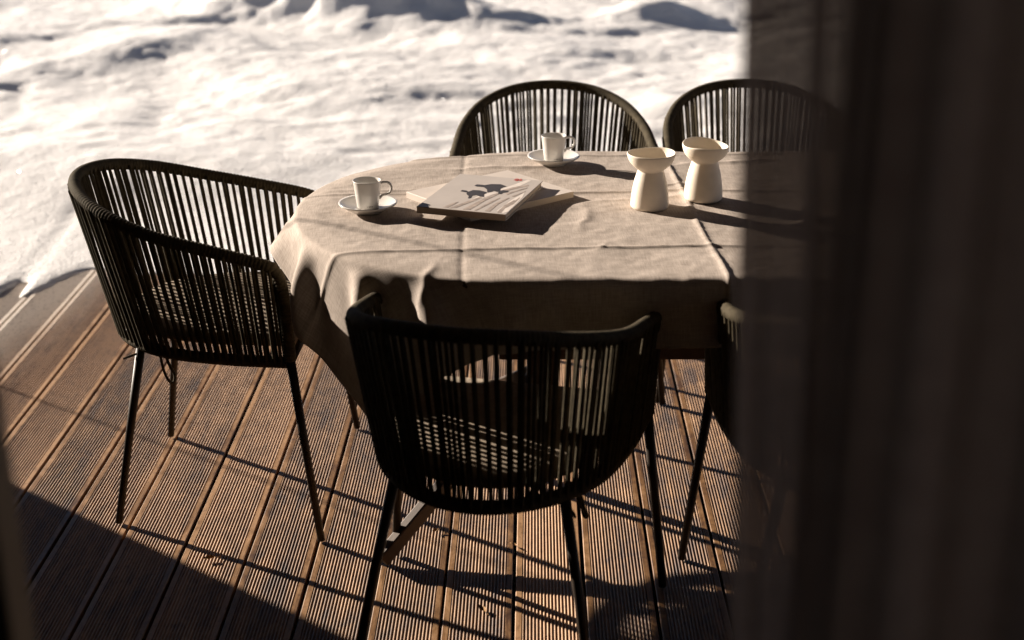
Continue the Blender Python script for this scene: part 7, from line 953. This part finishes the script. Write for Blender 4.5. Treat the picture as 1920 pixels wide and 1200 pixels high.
# ------------------------------------------------------------------ vases
def make_vase(label, loc, rz, tilt, sc_, wob, wa):
    t = tag(bpy.data.objects.new('vase', None), label, 'vase', 'cream stoneware vases'); COL.objects.link(t)
    t.location = loc; t.rotation_euler = (0, 0, rz)
    out = [(0, .002), (.036, .001), (.0405, .0015), (.0428, .005), (.0432, .010), (.0420, .028), (.0396, .046), (.0364, .062), (.0330, .074), (.0302, .0835), (.0290, .0870), (.0302, .0900),
           (.0350, .0940), (.0415, .0995), (.0470, .1065), (.0510, .1155), (.0528, .1230), (.0527, .1262), (.0512, .1272), (.0498, .1255), (.0470, .1170), (.0420, .1080), (.0350, .1025), (.026, .0985), (.012, .0965), (0, .0960)]
    out = spline(out, 3)
    def fn(v, a):
        k = max(0, (v.z - .085) / .042)
        v.x *= 1 + .035 * k * math.cos(2 * a + wob); v.y *= 1 + .035 * k * math.cos(2 * a + wob)
        v.z += k * (wa * math.sin(2 * a + wob * 2) + tilt * v.x + .0005 * math.sin(3 * a))
        return v * sc_
    bm = bmesh.new(); add_lathe(bm, [tuple(map(float, p)) for p in out], 72, fn)
    # the flared bowl is a part of its own, resting on the bell-shaped body
    top = bm.copy()
    zc = .0870 * sc_
    bmesh.ops.delete(bm, geom=[f for f in bm.faces if f.calc_center_median().z > zc], context='FACES')
    bmesh.ops.delete(top, geom=[f for f in top.faces if f.calc_center_median().z <= zc], context='FACES')
    obj('body', bm, M_vase, t, True); obj('bowl', top, M_vase, t, True)
    return t
make_vase('cream candle-holder vase with flared bowl, the lower nearer one of the pair', (.307, 3.055, top_z(.307, 3.055) - .001), .3, .015, .985, .6, .0008)
make_vase('cream candle-holder vase with wavier tilted bowl, standing further back by the curtain', (.433, 3.108, top_z(.433, 3.108) - .001), -.4, -.05, 1.0, 1.7, .0024)

# ------------------------------------------------------------------ books
def make_book(label, LF, FR, LB, z, th, cover, soft):
    """LF..LB is the spine side, LF..FR the tail of the book; plan corners in metres."""
    LF, FR, LB = map(np.array, (LF, FR, LB))
    u = FR - LF; w = np.linalg.norm(u); u = u / w
    v = np.array([-u[1], u[0]]); h = float(np.dot(LB - LF, v))
    rz = math.atan2(u[1], u[0])
    t = thing('book', label, 'book', (LF[0], LF[1], z), rz)
    ct = .0009 if soft else .0022; ins = .0008 if soft else .003
    bm = bmesh.new(); add_box(bm, ins * .5, w - ins, ins, h - ins, ct, th - ct); obj('pages', bm, M_pages, t)
    for za, zb in ((0, ct), (th - ct, th)):
        bm = bmesh.new(); add_box(bm, 0, w, 0, h, za, zb); bevel(bm, .0003, 1); obj('cover', bm, cover, t)
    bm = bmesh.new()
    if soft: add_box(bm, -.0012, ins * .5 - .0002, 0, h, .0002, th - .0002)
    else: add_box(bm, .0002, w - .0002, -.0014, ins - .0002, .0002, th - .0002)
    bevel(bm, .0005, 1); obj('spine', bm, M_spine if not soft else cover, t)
    return t, w, h
ZB = .7512
zb = max(top_z(.0, 3.05, .10), top_z(-.06, 3.0, .10)) - .001
b1, w1, h1 = make_book('pale softcover book lying skewed underneath the hardcover', (-.0886, 2.943), (.1415, 3.131), (-.263, 3.11), .0148 * 0 + zb, .0146, M_cover2, True)
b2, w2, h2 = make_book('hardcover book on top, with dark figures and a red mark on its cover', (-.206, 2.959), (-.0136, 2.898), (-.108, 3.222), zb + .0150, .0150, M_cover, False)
def uvmap(px, py):
    dx, dy = px - 215, py - 375
    det = -303775.
    return (dx * -310 - dy * 475) / det * w2, (865 * dy - 75 * dx) / det * h2
def prints(polys, name, m, z):
    bm = bmesh.new()
    for p in polys:
        q = [uvmap(*a) for a in p]
        vs_ = [bm.verts.new((max(.001, min(w2 - .001, x)), max(.001, min(h2 - .001, y)), z)) for x, y in q]
        f = bm.faces.new(vs_)
    bmesh.ops.triangulate(bm, faces=bm.faces)
    return obj(name, bm, m, b2)
zt = .0150
streaks = [[(530, 395), (700, 340), (860, 293), (885, 300), (730, 350), (600, 392)], [(665, 404), (860, 325), (1040, 258), (1062, 266), (900, 330), (735, 410)], [(470, 385), (580, 348), (640, 335), (600, 356), (520, 390)],
           [(1060, 240), (1220, 205), (1385, 180), (1390, 190), (1230, 220), (1085, 252)], [(880, 420), (1010, 350), (1150, 300), (1155, 306), (1030, 360), (930, 425)],
           [(1000, 432), (1090, 370), (1200, 325), (1205, 331), (1110, 380), (1040, 436)], [(1130, 262), (1290, 225), (1370, 205), (1360, 216), (1220, 250), (1140, 275)], [(780, 414), (950, 340), (1060, 300), (1065, 304), (960, 350), (800, 416)],
           [(1080, 400), (1170, 350), (1260, 300), (1262, 306), (1180, 362)], [(1180, 290), (1300, 255), (1340, 240), (1330, 250), (1210, 292)]]
lights = [[(760, 320), (860, 280), (990, 250), (1050, 255), (900, 300), (800, 330)], [(1000, 420), (1180, 320), (1330, 250), (1290, 300), (1120, 425), (1060, 440)], [(1070, 225), (1180, 195), (1400, 130), (1430, 140), (1300, 190), (1100, 235)]]
prints(lights, 'cover_light_patch', M_print3, zt + .0002)
prints(streaks, 'cover_tracks', M_print2, zt + .0004)
figs = [[(822, 187), (850, 175), (905, 179), (930, 183), (1000, 173), (1100, 175), (1155, 195), (1120, 201), (1085, 216), (1075, 240), (1040, 246), (1010, 236), (985, 246), (942, 252), (946, 226), (915, 201), (870, 196), (835, 193)],
        [(668, 240), (690, 229), (735, 235), (748, 246), (800, 230), (870, 233), (920, 246), (938, 252), (905, 270), (900, 296), (860, 291), (820, 276), (780, 281), (765, 301), (735, 309), (746, 286), (725, 266), (735, 253), (690, 244)],
        [(1060, 245), (1110, 232), (1165, 238), (1150, 250), (1100, 256), (1080, 268), (1050, 266)]]
prints(figs, 'cover_figures', M_print, zt + .0006)
red = [[(1248, 133), (1275, 122), (1300, 120), (1302, 124), (1276, 127), (1255, 137)], [(1262, 140), (1300, 128), (1335, 138), (1330, 143), (1300, 134), (1275, 144)], [(1285, 114), (1292, 113), (1312, 138), (1304, 141)], [(1315, 118), (1340, 124), (1318, 134), (1312, 130), (1328, 124), (1312, 121)]]
prints(red, 'cover_red_mark', M_red, zt + .0006)
bm = bmesh.new()
def lowuv(fx, fy): return (fx * w1, fy * h1)
add_poly(bm, [lowuv(.74, .22), lowuv(.88, .22), lowuv(.88, .40), lowuv(.74, .40)], .0146, .0149)  # small brown patch on the lower cover
obj('cover_brown_patch', bm, M_print2, b1)

# ------------------------------------------------------------------ fallen leaves on the boards
def leaf(label, x, y, s, rz, curl):
    bm = bmesh.new()
    pts = [(-.5, 0), (-.3, .16), (-.05, .24), (.2, .20), (.38, .09), (.5, 0), (.38, -.08), (.2, -.2), (-.05, -.23), (-.3, -.17)]
    c = [bm.verts.new((k * s, 0, .002 + curl * abs(k) ** 1.5 * s)) for k in (-.3, 0, .3)]
    o = [bm.verts.new((a * s, b * s, .003 + s * (curl * abs(a) ** 1.5 + .9 * abs(b) ** 1.3 + .05 * math.sin(9 * a + 5 * b)))) for a, b in pts]
    for a, b, d in ((0, 1, c[0]), (1, 2, c[1]), (2, 3, c[1]), (3, 4, c[2]), (4, 5, c[2]), (5, 6, c[2]), (6, 7, c[2]), (7, 8, c[1]), (8, 9, c[1]), (9, 0, c[0])):
        bm.faces.new((o[a], o[b], d))
    bm.faces.new((c[0], o[1], c[1])); bm.faces.new((c[1], o[3], c[2])); bm.faces.new((c[2], o[7], c[1])); bm.faces.new((c[1], o[9], c[0]))
    add_tube(bm, [(.48 * s, 0, .004), (.75 * s, .05 * s, .003), (.95 * s, .12 * s, .002)], .0007, 5)
    o = obj('dry_leaf', bm, M_leaf, None, True); o.location = (x, y, .001); o.rotation_euler = (0, 0, rz)
    tag(o, label, 'leaf', 'dry leaves on the deck')
leaf('curled yellow leaf on the deck at the bottom edge, under the nearest chair', -.062, 2.575, .028, -1.0, .5)
leaf('small dry leaf on the deck, right of the glinting table foot', -.178, 2.91, .020, .8, .6)
leaf('tiny leaf scrap on a board gap in the shadow band', .006, 2.845, .016, 2.2, .6)
leaf('dry leaf by the leg shadow in front of the side-view armchair', -.68, 2.785, .030, .3, .3)

# ------------------------------------------------------------------ house round the camera
def wall_poly(name, pts, y0, y1, m, parent):
    pass
hs = thing('house', 'house wall and room round the open terrace door, where the photographer stands', 'house', (0, 1.0, 0))
def part(name, boxes, m, label=None):
    bm = bmesh.new()
    for b in boxes: add_box(bm, b[0], b[1], b[2] - 1.0, b[3] - 1.0, b[4], b[5])
    return obj(name, bm, m, hs)
OX0, OX1 = -.475, 1.75
part('facade_wall', [(-2.6, OX0, .96, 1.16, -.1, 4.6), (OX1, 4.2, .96, 1.16, -.1, 4.6), (OX0, OX1, .96, 1.16, 2.3, 4.6)], M_wall)
part('room_floor', [(-2.6, 4.2, -3.4, .955, -.12, -.012)], M_roomfloor)
part('room_ceiling', [(-2.6, 4.2, -3.4, .955, 2.5, 2.7)], M_room)
part('room_wall', [(-2.6, 4.2, -3.6, -3.402, -.1, 2.498), (-2.8, -2.602, -3.4, .955, -.1, 2.498), (4.202, 4.4, -3.4, .955, -.1, 2.498)], M_room)
# wing of the house to the left, with a battered foot; it shades the doorway
bm = bmesh.new()
prof = [(1.17, -.1), (4.185, -.1), (4.16, 0), (3.912, .88), (3.915, 2.497), (1.17, 2.497)]
a = [bm.verts.new((-2.9, y - 1.0, z)) for y, z in prof]; b = [bm.verts.new((-2.6, y - 1.0, z)) for y, z in prof]
bm.faces.new(a); bm.faces.new(b[::-1])
for i in range(len(prof)): bm.faces.new((a[i], a[(i + 1) % len(prof)], b[(i + 1) % len(prof)], b[i]))
obj('wing_wall', bm, M_wall, hs)
part('added_sky_blocker', [(-7.5, 6.0, 1.165, 4.90, 2.50, 2.72)], M_blocker)  # overhead slab added out of view to cut sky fill on the deck

df = thing('door_frame', 'olive brown upright of the door frame, cut off at the lower left corner', 'door frame', (-.405, .95, 0))
bm = bmesh.new(); add_box(bm, -.038, .032, -.045, .005, 0, 2.28); bevel(bm, .004); obj('jamb', bm, M_jamb, df)
bm = bmesh.new(); add_box(bm, -.040, .012, -.095, -.047, 0, 2.28); bevel(bm, .003); obj('inner_jamb', bm, M_jamb, df)

# curtain
def build_curtain():
    zs = np.linspace(.015, 2.42, 30)
    pts = []
    x0, x1 = CX0, .25
    s = np.linspace(0, 1, 160)
    flat = .042
    base = np.where(s < .5, s / .5 * flat, flat + (s - .5) / .5 * (x1 - x0 - flat))
    k = sstep(.46, .6, s)
    ph = (s - .5) * 2 * math.pi * 2
    rows = []
    for z in zs:
        dr = .006 * math.sin(z * 1.7)
        w = 1 + .18 * math.sin(z * 1.3 + .5)
        X = x0 + base + k * .012 * np.sin(2 * ph + .3 * z)
        Y = CY + k * w * (.030 * np.sin(ph + .25 * np.sin(z * 1.1)) + .012 * np.sin(ph * .43 + 1)) + (1 - k) * .005 * np.sin(s * 17)
        X = X - .038 * (z - 1.3)
        rows.append(np.stack([X, Y, np.full_like(X, z)], -1))
    V = np.array(rows); nz, n = V.shape[:2]
    idx = np.arange(nz * n).reshape(nz, n)
    f = np.stack([idx[:-1, :-1], idx[:-1, 1:], idx[1:, 1:], idx[1:, :-1]], -1).reshape(-1, 4)
    me = bpy.data.meshes.new('curtain'); me.from_pydata(V.reshape(-1, 3).tolist(), [], f.tolist())
    o = link('curtain', me, M_curtain, None, True)
    # heavier lining behind the folds
    s = np.linspace(0, 1, 1400); rows = []
    for z in zs:
        X = LX0 + s * 1.3 + .0050 * np.sin(s * 450 + 1 + 3 * np.sin(s * 61)) + .010 * np.sin(s * 40 + 2.4)
        Y = CY - .275 + (.004 + .012 * sstep(0, .08, s)) * np.sin(s * 225 + 2.2 * np.sin(s * 47) + .3 * math.sin(z)) + .012 * np.sin(s * 37 + z * .4) + .05 * s
        rows.append(np.stack([X, Y, np.full_like(X, z)], -1))
    V = np.array(rows); nz, n = V.shape[:2]
    idx = np.arange(nz * n).reshape(nz, n)
    f = np.stack([idx[:-1, :-1], idx[:-1, 1:], idx[1:, 1:], idx[1:, :-1]], -1).reshape(-1, 4)
    me = bpy.data.meshes.new('lining'); me.from_pydata(V.reshape(-1, 3).tolist(), [], f.tolist())
    link('lining', me, M_lining, o, True)
    tag(o, 'dark sheer curtain hanging in soft folds across the right of the doorway', 'curtain')
CX0, CY, LX0 = .146, .86, .130
build_curtain()
pl = bmesh.new(); add_tube(pl, [(-2.2, .86, 2.435), (2.9, .86, 2.435)], .012, 10)
tag(obj('curtain_rail', pl, M_pole, None, True), 'slim rail above the doorway that carries the dark sheer curtain', 'curtain rail')

# thin pole at the deck's left edge, its shadow runs over deck and cloth
bm = bmesh.new(); add_tube(bm, [(-3.05, 4.835, -.05), (-3.03, 4.62, 1.5), (-3.0, 4.50, 2.49)], .0045, 10)
tag(obj('garden_pole', bm, M_pole, None, True), 'thin metal pole at the left deck edge, throwing the fine line of shadow', 'pole')

# ------------------------------------------------------------------ light, sky, camera
EL, AZ = 18.0, 57.7
w = bpy.data.worlds.new('World'); sc.world = w; w.use_nodes = True
nt = w.node_tree; bg = nt.nodes['Background']
sky = nt.nodes.new('ShaderNodeTexSky'); sky.sky_type = 'NISHITA'; sky.sun_disc = False
sky.sun_elevation = R(EL); sky.sun_rotation = R(-AZ); sky.altitude = 2500; sky.dust_density = 0; sky.air_density = .32; sky.ozone_density = .3
hsv = nt.nodes.new('ShaderNodeHueSaturation'); hsv.inputs['Saturation'].default_value = .7
nt.links.new(sky.outputs[0], hsv.inputs['Color']); nt.links.new(hsv.outputs[0], bg.inputs[0])
bg.inputs[1].default_value = .05
sd = bpy.data.lights.new('sun', 'SUN'); sd.energy = 5.0; sd.angle = R(.53); sd.color = (1, .875, .745)
so = bpy.data.objects.new('sun', sd); COL.objects.link(so)
d = Vector((-math.sin(R(AZ)) * math.cos(R(EL)), math.cos(R(AZ)) * math.cos(R(EL)), math.sin(R(EL))))
so.rotation_euler = d.to_track_quat('Z', 'Y').to_euler(); so.location = (-6, 6, 6)

cam = bpy.data.cameras.new('camera'); co = bpy.data.objects.new('camera', cam); COL.objects.link(co)
cam.sensor_width = 36; cam.lens = 50.0; cam.clip_start = .05; cam.clip_end = 2000
co.location = (0, 0, 1.65); co.rotation_euler = (R(90 - 21.06), 0, 0)
cam.dof.use_dof = True; cam.dof.focus_distance = 3.2; cam.dof.aperture_fstop = 2.8
sc.camera = co
sc.view_settings.view_transform = 'Standard'; sc.view_settings.look = 'None'
sc.view_settings.exposure = 1.42; sc.view_settings.gamma = 1.0
sc.cycles.use_denoising = True
sc.cycles.transparent_max_bounces = 24
sc.cycles.sample_clamp_indirect = 6
